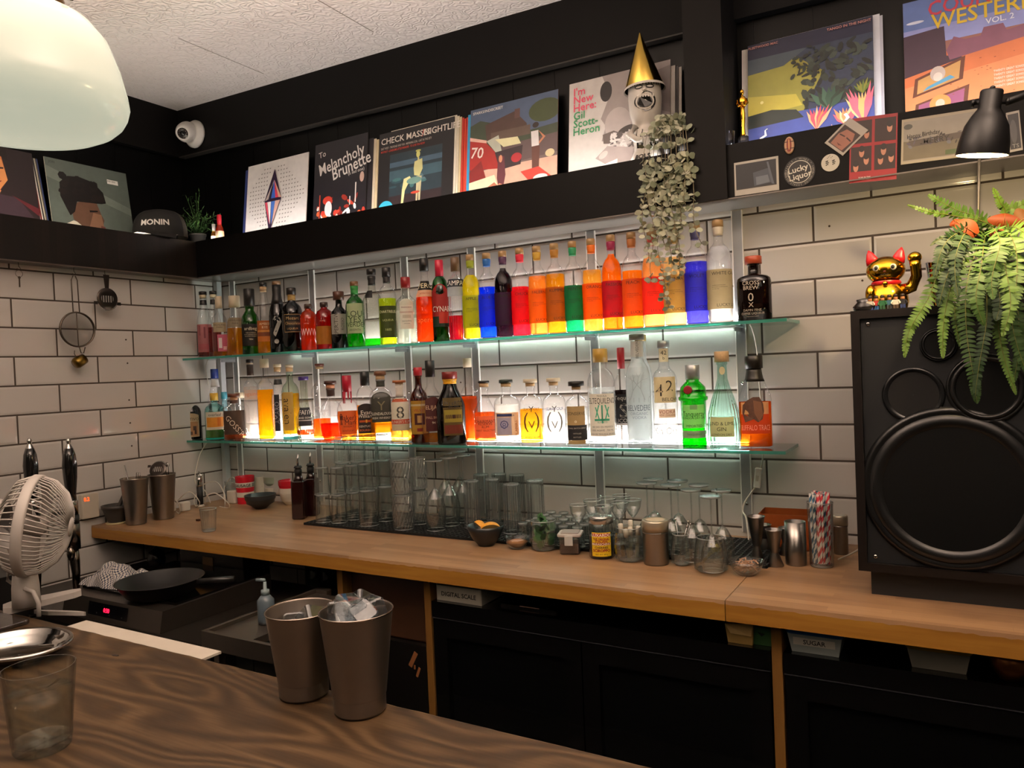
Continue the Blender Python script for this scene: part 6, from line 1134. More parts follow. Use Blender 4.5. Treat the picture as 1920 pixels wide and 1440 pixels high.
def glass(name, label, u, v, wpx, h, pr, zb, group=None, mat=None, inv=False, at=None, top=None, catg='glass', R=None):
    """pr in (r frac, z frac), bottom to top as it stands; u,v = base centre pixel (or top centre if top)"""
    p = on_z(u, v, zb+h) if top else on_z(u, v, zb)
    if at: p = Vector(at)
    R = R or m_at((p.x, p.y, zb), wpx)/2
    t = T(name, label, catg, (p.x, p.y, zb), group); m = MB()
    q = [(r*R, z*h) for r, z in pr]
    if inv: q = shell(q); q = [(r, h-z) for r, z in q][::-1]
    else: q = shell(q)
    m.lathe(q, mat or GLS, 30, cap=False, sharp=True); m.build('glass_body', t)
    zr = (h-.0012) if not inv else .0012; rr_ = pr[-1][0]*R-.0007; m = MB(); m.lathe([(rr_+.0013*cos(a*pi/4), zr+.0013*sin(a*pi/4)) for a in range(9)], GTH, 30, cap=False); m.build('rim', t)
    rb = pr[2][0]*R-.0022; z0, z1 = (.0006, .0052) if not inv else (h-.0052, h-.0006)
    m = MB(); m.lathe([(.001, z0), (rb, z0), (rb*1.01, (z0+z1)/2), (rb, z1), (.001, z1)], GTH, 26, cap=False); m.build('thick_base', t); return t, p, R
TUM = [(.001, 0), (.78, 0), (.82, .02), (.90, .5), (1, 1)]
TUMC = [(.001, 0), (.80, 0), (.83, .015), (.91, .5), (1, 1)]
SPH = [(.001, 0), (.62, 0), (.78, .03), (.97, .30), (1, .50), (.95, .78), (.86, 1)]
HIG = [(.001, 0), (.88, 0), (.90, .012), (.94, .5), (1, 1)]
WIN = [(.001, 0), (.90, 0), (.90, .008), (.25, .02), (.085, .05), (.075, .30), (.09, .40), (.35, .45), (.78, .55), (.97, .68), (1, .76), (.92, .92), (.86, 1)]
COU = [(.001, 0), (.72, 0), (.72, .012), (.16, .03), (.07, .08), (.06, .50), (.10, .56), (.5, .66), (.85, .80), (1, 1)]
SHO = [(.001, 0), (.72, 0), (.76, .03), (.86, .4), (1, 1)]
# stacked straight tumblers on the left of the mat
g = 'straight tumblers stacked upside down on the mat'
def tier(u, v, wpx, h, n, cols, zs=None, prof=TUMC, gg=g, nm='tumbler', lab='clear tumbler upside down in the left stack'):
    z = ZM; p = None
    for k in range(n):
        t, p, R = glass(nm, lab, u, v, wpx, h, prof, z, gg, inv=True, at=p); z += h+.0004
hh = .112
for i, (u, v, n) in enumerate(((607, 978, 2), (636.5, 979, 2), (663, 973, 2), (688, 968, 2), (646, 966, 3), (675, 963, 3), (701, 962, 3), (722, 959, 3))):
    tier(u, v, 30, .100 if i < 4 else .1, n, None, lab='clear tumbler upside down in a stack of %s at the left end of the mat' % ('two' if n == 2 else 'three'), gg='tumblers upside down in stacks of '+('two' if n == 2 else 'three'))
glass('tumbler', 'larger straight tumbler upside down in front of the leftmost stacks', 692, 984, 38, .125, TUMC, ZM, inv=True)
glass('tumbler', 'larger straight tumbler upside down, second behind the stacks of tumblers', 725, 975, 34, .125, TUMC, ZM, inv=True)
# spiral ribbed glasses
for u, v, w_, k in ((758, 991, 43, 'front'), (787, 981, 38, 'rear')):
    t, p, R = glass('ribbed_tumbler', 'spiral ribbed rounded tumbler upside down, bottom of the %s pair' % k, u, v, w_, .118, [(.001, 0), (.66, 0), (.80, .03), (.98, .25), (1, .45), (.95, .75), (.84, 1)], ZM, 'spiral ribbed tumblers', GSP, True)
    glass('ribbed_tumbler', 'spiral ribbed rounded tumbler standing upright on top of the %s pair' % k, 0, 0, w_, .112, SPH, ZM+.1186, 'spiral ribbed tumblers', GSP, at=p)
# tall stemmed glasses upside down
for i, (u, v, w_) in enumerate(((818, 993, 40), (846, 984, 38), (872, 978, 35), (838, 969, 35), (864, 964, 34))):
    glass('wine_glass', 'stemmed wine glass upside down, %s of the five by the ribbed tumblers' % ['nearest', 'second nearest', 'third nearest', 'fourth nearest', 'furthest'][i], u, v, w_, .235, WIN, ZM, 'wine glasses upside down left of the highballs', inv=True)
# highballs: a close cluster
HG = [(887, 988, 33), (926, 984, 30), (962, 998, 35), (1006, 989, 36)]
for u, v, w_ in HG: glass('highball_glass', 'tall faceted highball glass upside down in the front row of the cluster', u, v, w_, .158, HIG, ZM, 'highball glasses upside down, front row', GLR, True)
for u, v, w_ in ((905, 971, 32), (938, 970, 32), (972, 973, 32), (1005, 968, 32), (920, 957, 30), (950, 956, 30), (982, 957, 30), (1010, 953, 29), (1037, 964, 30), (1036, 949, 28)):
    glass('highball_glass', 'tall faceted highball glass upside down deeper in the cluster', u, v, w_, .158, HIG, ZM, 'highball glasses upside down, rear rows', GLR, True)
# shot glasses
k = 0
for j in range(5):
    for i in range(6):
        p = Vector((1.745+i*.046+j*.0, -.325+j*.047, 0))
        if (j == 0 and i > 4): continue
        glass('shot_glass', 'small thick shot glass upside down in the block right of the highballs', 0, 0, 20, .058, SHO, ZM, 'shot glasses standing upside down on the mat', inv=True, at=(p.x, p.y, ZM), R=.0215)
# coupes
for u, v in ((1084, 946), (1110, 937), (1131, 948), (1138, 933), (1160, 941), (1165, 928), (1186, 936)):
    glass('coupe_glass', 'shallow stemmed coupe glass among the coupes behind the cherry jar', u, v, 34, .125, COU, ZM, 'coupe glasses behind the cherry jar', top=True)
# right wine glasses
for i, (u, v) in enumerate(((1212, 904), (1257, 908), (1295, 917), (1332, 929), (1225, 897), (1270, 900), (1310, 908), (1352, 918))):
    glass('wine_glass', 'stemmed wine glass upside down at the right end of the mat, %s' % ('front row' if i < 4 else 'rear row'), u, v, 43, .19, [(.001, 0), (.92, 0), (.92, .01), (.25, .03), (.08, .06), (.07, .42), (.09, .50), (.4, .54), (.80, .66), (1, .80), (.98, .88), (.86, 1)], ZM, 'wine glasses upside down right, '+('front' if i < 4 else 'rear')+' row', inv=True, top=True)
# ---- front row of the counter
def cnt(u, v, z=ZK): return on_z(u, v, z)
def thing_at(name, label, cat, u, v, group=None, z=ZK): p = cnt(u, v, z); return T(name, label, cat, p, group), p
t, p = thing_at('bowl', 'black bowl holding lemon pieces at the front of the counter', 'bowl', 912, 1022); R = m_at(p, 71)/2; BB = P('#14181a', .35)
H = .062; m = MB(); m.lathe([(.001, .004), (R*.42, 0), (R*.45, .004), (R*.72, H*.35), (R*.92, H*.75), (R, H), (R*.965, H), (R*.88, H*.72), (R*.66, H*.36), (R*.3, .009), (.001, .008)], BB, 40, cap=False); m.build('bowl_body', t)
LEM = P('#d99a2e', .5, bump=.3, scale=150); FLS = P('#e8c07a', .5)
def wedge(o, r, rz, label):
    t = T('lemon_piece', label, 'lemon', o); m = MB(); n = 14; vs = [(0, -r, 0), (0, r, 0)]; M_ = Matrix.Rotation(rz, 3, 'Z')
    vs = []; 
    for j in range(7):
        a = pi*.75*j/6-.1
        for i in range(n+1): b = -pi/2+pi*i/n; vs.append(M_ @ Vector((r*cos(b)*cos(a), r*1.2*sin(b), r*cos(b)*sin(a))))
    fs = [(j*(n+1)+i, j*(n+1)+i+1, (j+1)*(n+1)+i+1, (j+1)*(n+1)+i) for j in range(6) for i in range(n)]
    m.add(vs, fs, LEM, True); m.add([vs[i] for i in range(n+1)], [tuple(range(n+1))], FLS); m.add([vs[6*(n+1)+i] for i in range(n+1)], [tuple(range(n+1))[::-1]], FLS); m.build('peel', t)
wedge((p.x-.022, p.y-.004, ZK+.056), .020, .9, 'upright lemon wedge at the left in the black bowl'); wedge((p.x+.018, p.y, ZK+.047), .026, 2.2, 'rounded half lemon lying at the right in the black bowl')
t, p = thing_at('glass_dish', 'small glass dish of brown sugar next to the black bowl', 'dish', 970, 1028); R = m_at(p, 49)/2; H = .034; m = MB(); m.lathe([(.001, 0), (R*.5, 0), (R*.8, H*.4), (R, H), (R*.96, H), (R*.75, H*.45), (R*.4, .004), (.001, .004)], GLS, 32, cap=False); m.build('glass_body', t)
m = MB(); m.lathe([(.001, .005), (R*.4, .005), (R*.84, H*.62), (R*.4, H*.72), (.001, H*.76)], P('#a06a3c', .8, var=.3, scale=500, bump=.6), 28, cap=False); o = m.build('brown_sugar', t); o['kind'] = 'stuff'
# mint in glass
t, p, R = glass('tumbler', 'rounded glass tumbler holding mint leaves next to the clip box', 1020, 1030, 53, .088, [(.001, 0), (.62, 0), (.70, .03), (.95, .22), (1, .4), (.97, .7), (.90, 1)], ZK)
MT = [P('#2f5a30', .5), P('#3f6e3a', .5), P('#234a26', .5)]; r = random.Random(9)
t2 = T('mint_sprigs', 'bunch of dark green mint leaves standing in the rounded tumbler', 'mint', (p.x, p.y, ZK+.008)); m = MB()
for i in range(26):
    z = .004+.082*r.random(); a = r.uniform(0, 2*pi); d = Vector((cos(a), sin(a), r.uniform(.1, 1.2))); leaf(m, Vector((.008*cos(a)+.006, .008*sin(a), z)), d, .030, .012, r.choice(MT))
m.build('leaves', t2)
# clip container with seeds
t, p = thing_at('clip_box', 'square glass clip box of dark coffee beans with grey lid', 'container', 1071, 1036); a_ = .30; t.rotation_euler = (0, 0, a_); w_ = m_at(p, 50)/2*.9; H = .064
m = MB(); m.bbox((-w_*.85, -w_*.85, 0), (w_*.85, w_*.85, H*.82), GLS, .008); m.build('glass_box', t)
m = MB(); m.bbox((-w_*.80, -w_*.80, .003), (w_*.80, w_*.80, H*.50), P('#2a1810', .6, var=.5, scale=300, bump=.9), .006); o = m.build('coffee_beans', t); o['kind'] = 'stuff'
GY = P('#a8a29c', .4); m = MB(); m.bbox((-w_, -w_, H*.80), (w_, w_, H*.93), GY, .009); m.bbox((-w_*.75, -w_*.75, H*.93), (w_*.75, w_*.75, H*.97), P('#8a7f78', .4), .006); m.build('lid', t)
m = MB(); m.bbox((-w_*.35, -w_-.006, H*.45), (w_*.35, -w_-.001, H*.88), P('#a9aba8', .35), .002); m.build('clip', t)
# cherry jar
t, p = thing_at('cherry_jar', 'glass jar of dark cherries with yellow and red label and silver lid', 'jar', 1129, 1044); R = m_at(p, 48)/2; H = .118
m = MB(); m.lathe([(.92*R, 0), (R, .004), (R, H*.70), (R*.95, H*.76), (R*.88, H*.80), (R*.88, H*.82)], CLEAR, 32); m.build('glass_body', t)
m = MB(); m.lathe([(.88*R, .003), (.93*R, .006), (.93*R, H*.52)], P('#1c0608', .3), 28); m.build('dark_syrup', t)
m = MB(); m.lathe([(R*.93, H*.82), (R*.98, H*.83), (R*.98, H*.96), (R*.92, H), (R*.5, H), (R*.45, H*.985), (.001, H*.985)], P('#b9b8b4', .25, .9), 36, cap=False); m.build('lid', t)
fa = atan2(O.x-p.x, p.y-O.y)+0; fa = atan2(O.x-p.x, -(O.y-p.y))-.02
m = MB()
def jf(a, b, o): th = fa+a/R; rr_ = R+.0008+o; return (rr_*sin(th), -rr_*cos(th), b)
def jband(x0, x1, z0, z1, c, o=0): n = 8; vs = []; [vs.extend([jf(x0+(x1-x0)*i/n, z0, o), jf(x0+(x1-x0)*i/n, z1, o)]) for i in range(n+1)]; m.add(vs, [(2*i, 2*i+2, 2*i+3, 2*i+1) for i in range(n)], PAPER(c, .05))
jband(-R*.78, R*.78, H*.08, H*.64, '#e8c81c'); jband(-R*.7, R*.7, H*.54, H*.62, '#a82418', .0003); jband(-R*.7, R*.7, H*.34, H*.40, '#8a2418', .0003)
put_text(m, 'LUXARDO', .0085, jf, P('#f4ead8', .5, var=0), 0, H*.58, bold=.04); put_text(m, 'MARASCHINO', .006, jf, P('#f4ead8', .5, var=0), 0, H*.37, bold=.03)
for s_, z in (('THE ORIGINAL', .485), ('ITALIAN', .435)): put_text(m, s_, .0065, jf, P('#8a2418', .5, var=0), 0, H*z, bold=.05, maxw=R*1.3)
put_text(m, 'CHERRIES', .0062, jf, P('#2a1a10', .5, var=0), 0, H*.29, bold=.03); put_text(m, 'SCIROPPO', .0075, jf, P('#8a2418', .5, var=0), 0, H*.22, bold=.05); put_text(m, 'NET WT 400 g', .004, jf, P('#2a1a10', .5, var=0), 0, H*.13)
m.build('paper_label', t)
# glass with droppers
t, p, R = glass('tumbler', 'rounded tumbler holding dropper bottles beside the cherry jar', 1181, 1050, 57, .092, [(.001, 0), (.60, 0), (.70, .03), (.96, .22), (1, .4), (.93, .75), (.82, 1)], ZK)
for i, (dx, dy_, lc, hh_, tl) in enumerate(((-.017, -.003, '#8a6a10', .092, -.06), (.0, .008, '#e0dccc', .082, .02), (.003, -.012, '#d8d4c4', .080, -.1), (.019, .002, '#e4e0d4', .088, .1), (-.002, .020, '#c8c4b8', .098, 0))):
    q = T('dropper_vial', 'slim vial with white cap standing in the rounded tumbler, %s' % ['yellow liquid', 'centre rear', 'leaning left', 'leaning right', 'furthest back'][i], 'vial', (p.x+dx, p.y+dy_, ZK+.0075), None); q.rotation_euler = (0, tl, 0)
    m = MB(); m.lathe([(.0055, 0), (.006, .002), (.006, hh_*.68), (.0045, hh_*.72)], GLS, 16); m.build('glass_body', q); m = MB(); m.lathe([(.005, .002), (.0053, hh_*.35)], LQ(lc, .5), 14); m.build('drink', q); m = MB(); m.lathe([(.0068, hh_*.72), (.0068, hh_*.98), (.0055, hh_)], P('#d8d2c4', .4), 16); m.build('stopper', q)
# steel canister with cream lid
def canister(u, v, w_, H, label, topc):
    t, p = thing_at('shaker_canister', label, 'canister', u, v); R = m_at(p, w_)/2; m = MB(); m.lathe([(R*.92, 0), (R*.97, .004), (R*.97, H*.70), (R, H*.71), (R, H*.73), (R*.97, H*.74)], STEEL, 36); m.build('body', t); m = MB(); m.lathe([(R*1.02, H*.745), (R*1.02, H*.96), (R*.96, H)], P('#a89f8c', .3, .6), 36); m.lathe([(R*.95, H*.999), (.001, H*1.003)], P(topc, .6), 36, cap=False); m.build('lid', t)
canister(1231, 1056, 49, .118, 'steel canister with cream topped lid in the front row', '#b9ad94'); canister(1577, 1038, 27, .105, 'steel canister half hidden behind the paper straws', '#8a8880')
# small glass with picks
t, p, R = glass('tumbler', 'small tulip glass of metal cocktail picks in the front row', 1278.5, 1058, 42, .082, [(.001, 0), (.58, 0), (.68, .04), (.96, .25), (1, .38), (.88, .7), (.74, 1)], ZK)
for i, (dx, dz, s_) in enumerate(((-.010, .125, -.03), (.020, .118, .02), (.026, .112, .014), (.018, .106, -.004))):
    q = T('cocktail_pick', 'ball tipped steel pick standing in the small tulip glass', 'cocktail pick', (p.x, p.y, ZK+.006), 'steel picks in the tulip glass'); m = MB(); a = Vector((-dx*.55, s_*.4, 0)); b = Vector((dx, s_*.3, dz-.01)); m.tube([a, b], .0007, CHROME, 6); m.ell(b, .003, .003, .003, CHROME, 10, 8); m.build('pick_rod', q)
# rocks glass with dried sprig
t, p, R = glass('tumbler', 'wide conical tumbler holding a dried yellow sprig', 1334, 1069, 64, .086, [(.001, 0), (.72, 0), (.84, .04), (1, .22), (.98, .4), (.90, .7), (.80, 1)], ZK)
q = T('dried_sprig', 'dried yellow green flower sprig leaning in the wide tumbler', 'dried flowers', (p.x, p.y, ZK+.008)); m = MB(); r = random.Random(12); DY = [P('#8a7a34', .7), P('#6a5c24', .7), P('#a08c48', .7)]
for i in range(10):
    a = Vector((-.024+r.uniform(-.004, .004), r.uniform(-.008, .004), .004+r.uniform(0, .006))); b = Vector((.018+r.uniform(-.008, .006), r.uniform(-.012, .012), .052+r.uniform(-.008, .010))); m.tube([a, (a+b)/2+Vector((0, 0, .003)), b], .0007, r.choice(DY), 4)
    for k in range(5): leaf(m, b+Vector((r.uniform(-.01, .004), r.uniform(-.006, .006), r.uniform(-.012, .006))), Vector((r.uniform(-1, 1), r.uniform(-1, 1), r.uniform(-.2, 1))), .009, .002, r.choice(DY))
m.build('sprig', q)
# stick bowl
t, p = thing_at('glass_dish', 'glass dish heaped with short wooden sticks in the front row', 'dish', 1400, 1077); R = m_at(p, 66)/2; H = .036; m = MB(); m.lathe([(.001, 0), (R*.5, 0), (R*.8, H*.4), (R, H), (R*.96, H), (R*.75, H*.45), (R*.4, .004), (.001, .004)], GLS, 32, cap=False); m.build('glass_body', t)
r = random.Random(8); WSM = [P('#b08a70', .7), P('#9c7458', .7), P('#c29c80', .7)]
q0 = None
for i in range(64):
    a = r.uniform(0, 2*pi); rad_ = R*.62*sqrt(r.random()); z = .008+.026*(1-rad_/R)*r.random()+(.012 if i > 30 else 0)
    dd = (r.uniform(0, pi), r.uniform(-.25, .25)); L_ = .0085
    pos = (p.x+rad_*cos(a), p.y+rad_*sin(a), ZK+z)
    if i < 3:
        m = MB(); m.box((-L_, -.0011, 0), (L_, .0011, .0022), WSM[i]); o = m.build('wooden_stick', None, pos); tag(o, 'short wooden stick heaped in the front glass dish', 'stick', 'short sticks heaped in the glass dish'); WSM.append(o)
    else: o = WSM[3+i % 3].copy(); C.objects.link(o); o.location = pos
    o.rotation_euler = (0, dd[1], dd[0])
# jiggers
def jigger(u, v, wt, wb, H, zw, label):
    t, p = thing_at('jigger', label, 'jigger', u, v); Rt = m_at(p, wt)/2; Rb = m_at(p, wb)/2; m = MB()
    m.lathe([(Rb*.95, .004), (Rb, 0), (Rb*1.03, .001), (Rb*.45, H*zw), (Rb*.44, H*(zw+.02)), (Rt*.52, H*(zw+.05)), (Rt*.97, H*.97), (Rt*1.04, H), (Rt*.97, H*.995), (Rt*.5, H*(zw+.07)), (.001, H*(zw+.06))], STEEL, 32, cap=False); m.lathe([(Rb*.50, H*zw), (Rb*.50, H*(zw+.025))], STEELD, 28, cap=False); m.build('double_cone', t)
jigger(1420, 1050, 32, 26, .118, .30, 'tall narrow steel jigger left of the short jigger'); jigger(1453, 1060, 30, 32, .094, .36, 'short steel jigger beside the plain steel cup')
jigger(1435, 1033, 25, 25, .075, .45, 'small steel jigger behind the pair of jiggers'); jigger(1474, 1040, 25, 25, .075, .45, 'small steel jigger behind the plain steel cup')
t, p = thing_at('steel_cup', 'plain straight steel cup beside the paper straws', 'cup', 1493, 1058); R = m_at(p, 38)/2; H = .112; m = MB(); m.lathe([(R*.95, 0), (R, .003), (R, H), (R*.97, H), (R*.95, .004), (.001, .004)], STEEL, 40, cap=False); m.build('cup_body', t)
# tin box
a = on_z(1425, 1018, ZK); t = T('tin_box', 'orange brown printed open tin box behind the jiggers', 'tin', (a.x+.012, -.135, ZK)); TB1 = P('#8a4418', .4, .3, var=.3, scale=25); TB2 = P('#3a1c10', .4, .3); W_t, D_t, H_t = .155, .10, .098; t.rotation_euler = (0, 0, .05)
m = MB(); m.box((0, 0, 0), (W_t, .002, H_t), TB1); m.box((0, D_t, 0), (W_t, D_t+.002, H_t), TB1); m.box((0, .002, 0), (.002, D_t, H_t), TB1); m.box((W_t-.002, .002, 0), (W_t, D_t, H_t), TB1); m.box((0, 0, 0), (W_t, D_t, .002), TB2); m.box((-.001, -.001, H_t-.008), (W_t+.001, .0, H_t), TB1)
bf = lambda x, y, o: (x, -.0015, y)
m.add([bf(.03+.045+.05*cos(i*pi/10), .045+.022*sin(i*pi/10), 0) for i in range(11)], [tuple(range(11))[::-1]], P('#b0682c', .5)); put_text(m, 'BISCUITS', .012, lambda x, y, o: (x, -.002, y), P('#5a2410', .5), .075, .052, bold=.03); m.build('tin_body', t)
# straws glass
t, p, R = glass('highball_glass', 'highball glass packed with striped paper straws', 1541, 1061, 47, .165, [(.001, 0), (.86, 0), (.90, .03), (.93, .5), (1, 1)], ZK)
def straw_mat(c):
    m, nt, out = newmat('striped_straw'); tc = N(nt, 'TexCoord'); sp = N(nt, 'SeparateXYZ'); nt.links.new(tc.outputs['Object'], sp.inputs[0]); at = N(nt, 'Math', operation='ARCTAN2'); nt.links.new(sp.outputs[0], at.inputs[0]); nt.links.new(sp.outputs[1], at.inputs[1])
    a = N(nt, 'Math', operation='MULTIPLY_ADD'); a.inputs[1].default_value = 1/(2*pi); nt.links.new(at.outputs[0], a.inputs[0]); z = N(nt, 'Math', operation='MULTIPLY'); z.inputs[1].default_value = 38; nt.links.new(sp.outputs[2], z.inputs[0]); nt.links.new(z.outputs[0], a.inputs[2])
    f = N(nt, 'Math', operation='FRACT'); nt.links.new(a.outputs[0], f.inputs[0]); g_ = N(nt, 'Math', operation='GREATER_THAN'); g_.inputs[1].default_value = .52; nt.links.new(f.outputs[0], g_.inputs[0])
    mx = N(nt, 'Mix', data_type='RGBA'); mx.inputs[6].default_value = (.75, .72, .66, 1); mx.inputs[7].default_value = rgb(c)+(1,); nt.links.new(g_.outputs[0], mx.inputs[0]); b = N(nt, 'BsdfPrincipled'); b.inputs['Roughness'].default_value = .7; nt.links.new(mx.outputs[2], b.inputs['Base Color']); nt.links.new(b.outputs[0], out.inputs[0]); return m
ST = []
for c, n_ in (('#b8202c', 'red'), ('#22506a', 'dark blue')):
    m = MB(); m.lathe([(.0030, 0), (.0030, .178), (.0024, .178), (.0024, .002)], straw_mat(c), 10, cap=False); o = m.build('paper_straw', None, (p.x, p.y, ZK+.007)); tag(o, '%s and white striped paper straw in the packed highball' % n_, 'straw', '%s striped straws in the highball' % n_); ST.append(o)
r = random.Random(6); pts = [(0, 0)]+[(.0078*cos(i*pi/3), .0078*sin(i*pi/3)) for i in range(6)]+[(.0148*cos(i*pi/6), .0148*sin(i*pi/6)) for i in range(12)]+[(.0212*cos(i*pi/9), .0212*sin(i*pi/9)) for i in range(18)]
Rk = R*.86-.004
pts = [(x*Rk/.0212, y*Rk/.0212) for x, y in pts]
for i, (x, y) in enumerate(pts):
    src = ST[0 if r.random() < .6 else 1]
    if i < 2: o = ST[i]
    else: o = src.copy(); C.objects.link(o)
    k = .80; o.location = (p.x+x*k, p.y+y*k, ZK+.007+r.uniform(0, .006)); o.rotation_euler = (-y*(1-k)/.17*1.1, x*(1-k)/.17*1.1, r.uniform(0, 6.2))
# ---- left part of the counter
def tin_cup(name, label, u, v, wt, wb, H, z, cat='shaker tin', mat=STEELD, liq=None, p=None):
    p = p or on_z(u, v, z); Rt = m_at((p.x, p.y, z+H), wt)/2; Rb = Rt*wb; t = T(name, label, cat, (p.x, p.y, z)); m = MB()
    m.lathe([(.001, .003), (Rb*.9, .0), (Rb, .002), (Rb*1.02, .02), (Rb*1.035, .0205), (Rt*.985, H*.97), (Rt*1.01, H*.985), (Rt*1.0, H), (Rt*.965, H), (Rt*.94, H*.9), (Rb*.93, .006), (.001, .006)], mat, 44, cap=False, sharp=True); m.build('tin_body', t); return t, p, Rt
t, pA, RA = tin_cup('shaker_tin', 'steel shaker tin holding bar spoons, left of the pair by the mortar', 256, 982, 49, .72, .178, ZK)
t, pB, RB = tin_cup('shaker_tin', 'steel shaker tin holding strainers, right of the pair by the wall', 307, 972, 49, .72, .178, ZK)
q = T('bar_spoon', 'steel bar spoon handle leaning out of the left shaker tin', 'bar spoon', (pA.x, pA.y, ZK+.02)); m = MB(); m.tube([(.01, 0, 0), (-.058, .0, .205)], .0022, CHROME, 8); m.build('handle', q)
for dx, lb in ((.012, 'first'), (.024, 'second')):
    q = T('bar_spoon', 'looped wire tool standing in the left shaker tin, %s loop' % lb, 'bar tool', (pA.x, pA.y, ZK+.05)); m = MB(); m.tube([(0, dx*.5, 0), (dx, 0, .13), (dx+.004, 0, .148), (dx+.012, 0, .150), (dx+.014, 0, .135), (dx*.6, 0, .02)], .0012, CHROME, 6); m.build('wire', q)
def strainer(name, label, loc, M, S=1.0, handle=.09):
    t = T(name, label, 'strainer', loc); m = MB(); n = 36; R = .034*S; vs = []; D_ = P('#4a4440', .3, 1)
    m.lathe([(R*.62, 0), (R, 0), (R*1.03, .0012), (R, .0024), (R*.62, .0024)], D_, n, cap=False, M=M)
    for i in range(-2, 3): m.obox(M @ Vector((i*R*.24, 0, .0012)), (R*.09, R*1.25*cos(i*.35), .0022), M, D_)
    m.obox(M @ Vector((0, R*.45, .0012)), (R*1.2, R*.35, .0022), M, D_); m.obox(M @ Vector((0, -R*.5, .0012)), (R*1.1, R*.3, .0022), M, D_)
    for s_ in (-1, 1): m.obox(M @ Vector((s_*R*1.15, -R*.45, .0012)), (R*.35, R*.3, .0022), M, D_)
    m.build('plate', t)
    m = MB(); m.add([M @ Vector(v_) for v_ in ((-.006*S, R*.95, 0), (.006*S, R*.95, 0), (.010*S, R*.95+handle*S, 0), (-.010*S, R*.95+handle*S, 0), (-.006*S, R*.95, .0022), (.006*S, R*.95, .0022), (.010*S, R*.95+handle*S, .0022), (-.010*S, R*.95+handle*S, .0022))], [(0, 3, 2, 1), (4, 5, 6, 7), (0, 1, 5, 4), (1, 2, 6, 5), (2, 3, 7, 6), (3, 0, 4, 7)], D_); m.build('handle', t)
    m = MB(); c = []
    for i in range(260): a = -.3-2.55*i/259; c.append(M @ Vector((R*1.06*cos(a)+.0032*S*cos(i*1.3)*cos(a), R*1.06*sin(a)+.0032*S*cos(i*1.3)*sin(a), -.002+.0032*S*sin(i*1.3))))
    m.tube(c, .0004*S, CHROME, 4); m.build('spring', t); return t
camx = Matrix((RT, UP, -FW)).transposed()
strainer('hawthorne_strainer', 'dark hawthorne strainer resting upside down in the right shaker tin', (pB.x-.006, pB.y-.01, ZK+.196), Matrix.Rotation(.5, 3, 'Z') @ Matrix.Rotation(1.15, 3, 'X') @ Matrix.Rotation(pi, 3, 'Z'), .95, .03)
q = T('strainer_handle', 'looped steel wire handle sticking out of the right shaker tin', 'bar tool', (pB.x, pB.y, ZK+.02)); m = MB(); m.tube([(.012, .01, 0), (.012, .012, .17), (.014, .012, .196), (.021, .012, .203), (.028, .012, .196), (.028, .012, .17), (.022, .01, 0)], .0016, CHROME, 8); m.build('wire', q)
p = Vector((.064, -.575, ZK)); t = T('mortar', 'dark stone mortar with pestle on a pale coaster', 'mortar', p); R = .052; H = .072; MO = P('#2a2622', .6, bump=.4, scale=90)
m = MB(); m.lathe([(R*.72, 0), (R*.74, .001), (R*.74, .005), (R*.72, .006)], P('#a89a74', .7), 32); m.build('coaster', t)
m = MB(); m.lathe([(R*.55, .006), (R*.60, .01), (R*.80, H*.5), (R*.92, H*.8), (R*1.02, H*.84), (R*1.02, H), (R*.9, H), (R*.80, H*.7), (R*.3, .02), (.001, .018)], MO, 36, cap=False); m.build('bowl_body', t)
q = T('pestle', 'dark stone pestle leaning in the mortar', 'pestle', (p.x, p.y, ZK+.024)); m = MB(); m.tube([(-.01, 0, .004), (.012, 0, .035), (.036, .01, .085)], [.011, .008, .006], MO, 12); m.build('pestle_body', q)
t, p, R = glass('shot_glass', 'lone small clear shot glass on the bare worktop', 392, 996, 31, .082, [(.001, 0), (.74, 0), (.80, .04), (.88, .4), (1, 1)], ZK)
m = MB(); p = cnt(372, 977); m.box((-.008, -.005, 0), (.008, .005, .008), P('#3a1c12', .4)); tag(m.build('small_brown_cap', None, p), 'tiny brown cap lying left of the lone shot glass', 'cap')
t, p = thing_at('bar_gadget', 'upright black cylinder with chrome arched head near the corner', 'gadget', 376, 950); R = .0125
m = MB(); m.lathe([(.018, 0), (.016, .006), (.012, .010)], P('#c8c2b8', .4), 24); m.build('foot', t); m = MB(); m.lathe([(R, .010), (R, .088)], RUBBER, 24); m.build('grip', t); m = MB(); m.lathe([(R*1.05, .088), (R*1.05, .096), (R*1.0, .108), (R*1.1, .122), (R*.6, .130)], CHROME, 24); m.tube([(-.013, 0, .116), (-.014, 0, .135), (0, 0, .150), (.014, 0, .135), (.013, 0, .116)], .0035, CHROME, 10); m.build('chrome_head', t)
# cables, plugs
CB = P('#cdc6ba', .5)
def cable(name, label, pts, r=.0022, n=6):
    P_ = [Vector(q_) for q_ in pts]; out = []
    for i in range(len(P_)-1):
        p0 = P_[max(0, i-1)]; p1 = P_[i]; p2 = P_[i+1]; p3 = P_[min(len(P_)-1, i+2)]
        for k in range(n): f = k/n; out.append(.5*((2*p1)+(-p0+p2)*f+(2*p0-5*p1+4*p2-p3)*f*f+(-p0+3*p1-3*p2+p3)*f**3))
    out.append(P_[-1]); m = MB(); m.tube(out, r, CB, 6); return tag(m.build(name), label, 'cable')
cable('power_cable', 'white cable curving down from the lower glass shelf in the corner', [on_x(389, 828, .012), on_x(376, 850, .012), on_x(368, 880, .014), on_x(366, 905, .02), (.05, -.16, ZK+.06), (.07, -.15, ZK+.005)])
cable('power_cable', 'thin white cable between the upper shelf and the corner bottles', [on_x(392, 672, .012), on_x(386, 685, .012), on_x(387, 700, .012), on_x(391, 722, .012)], .0016)
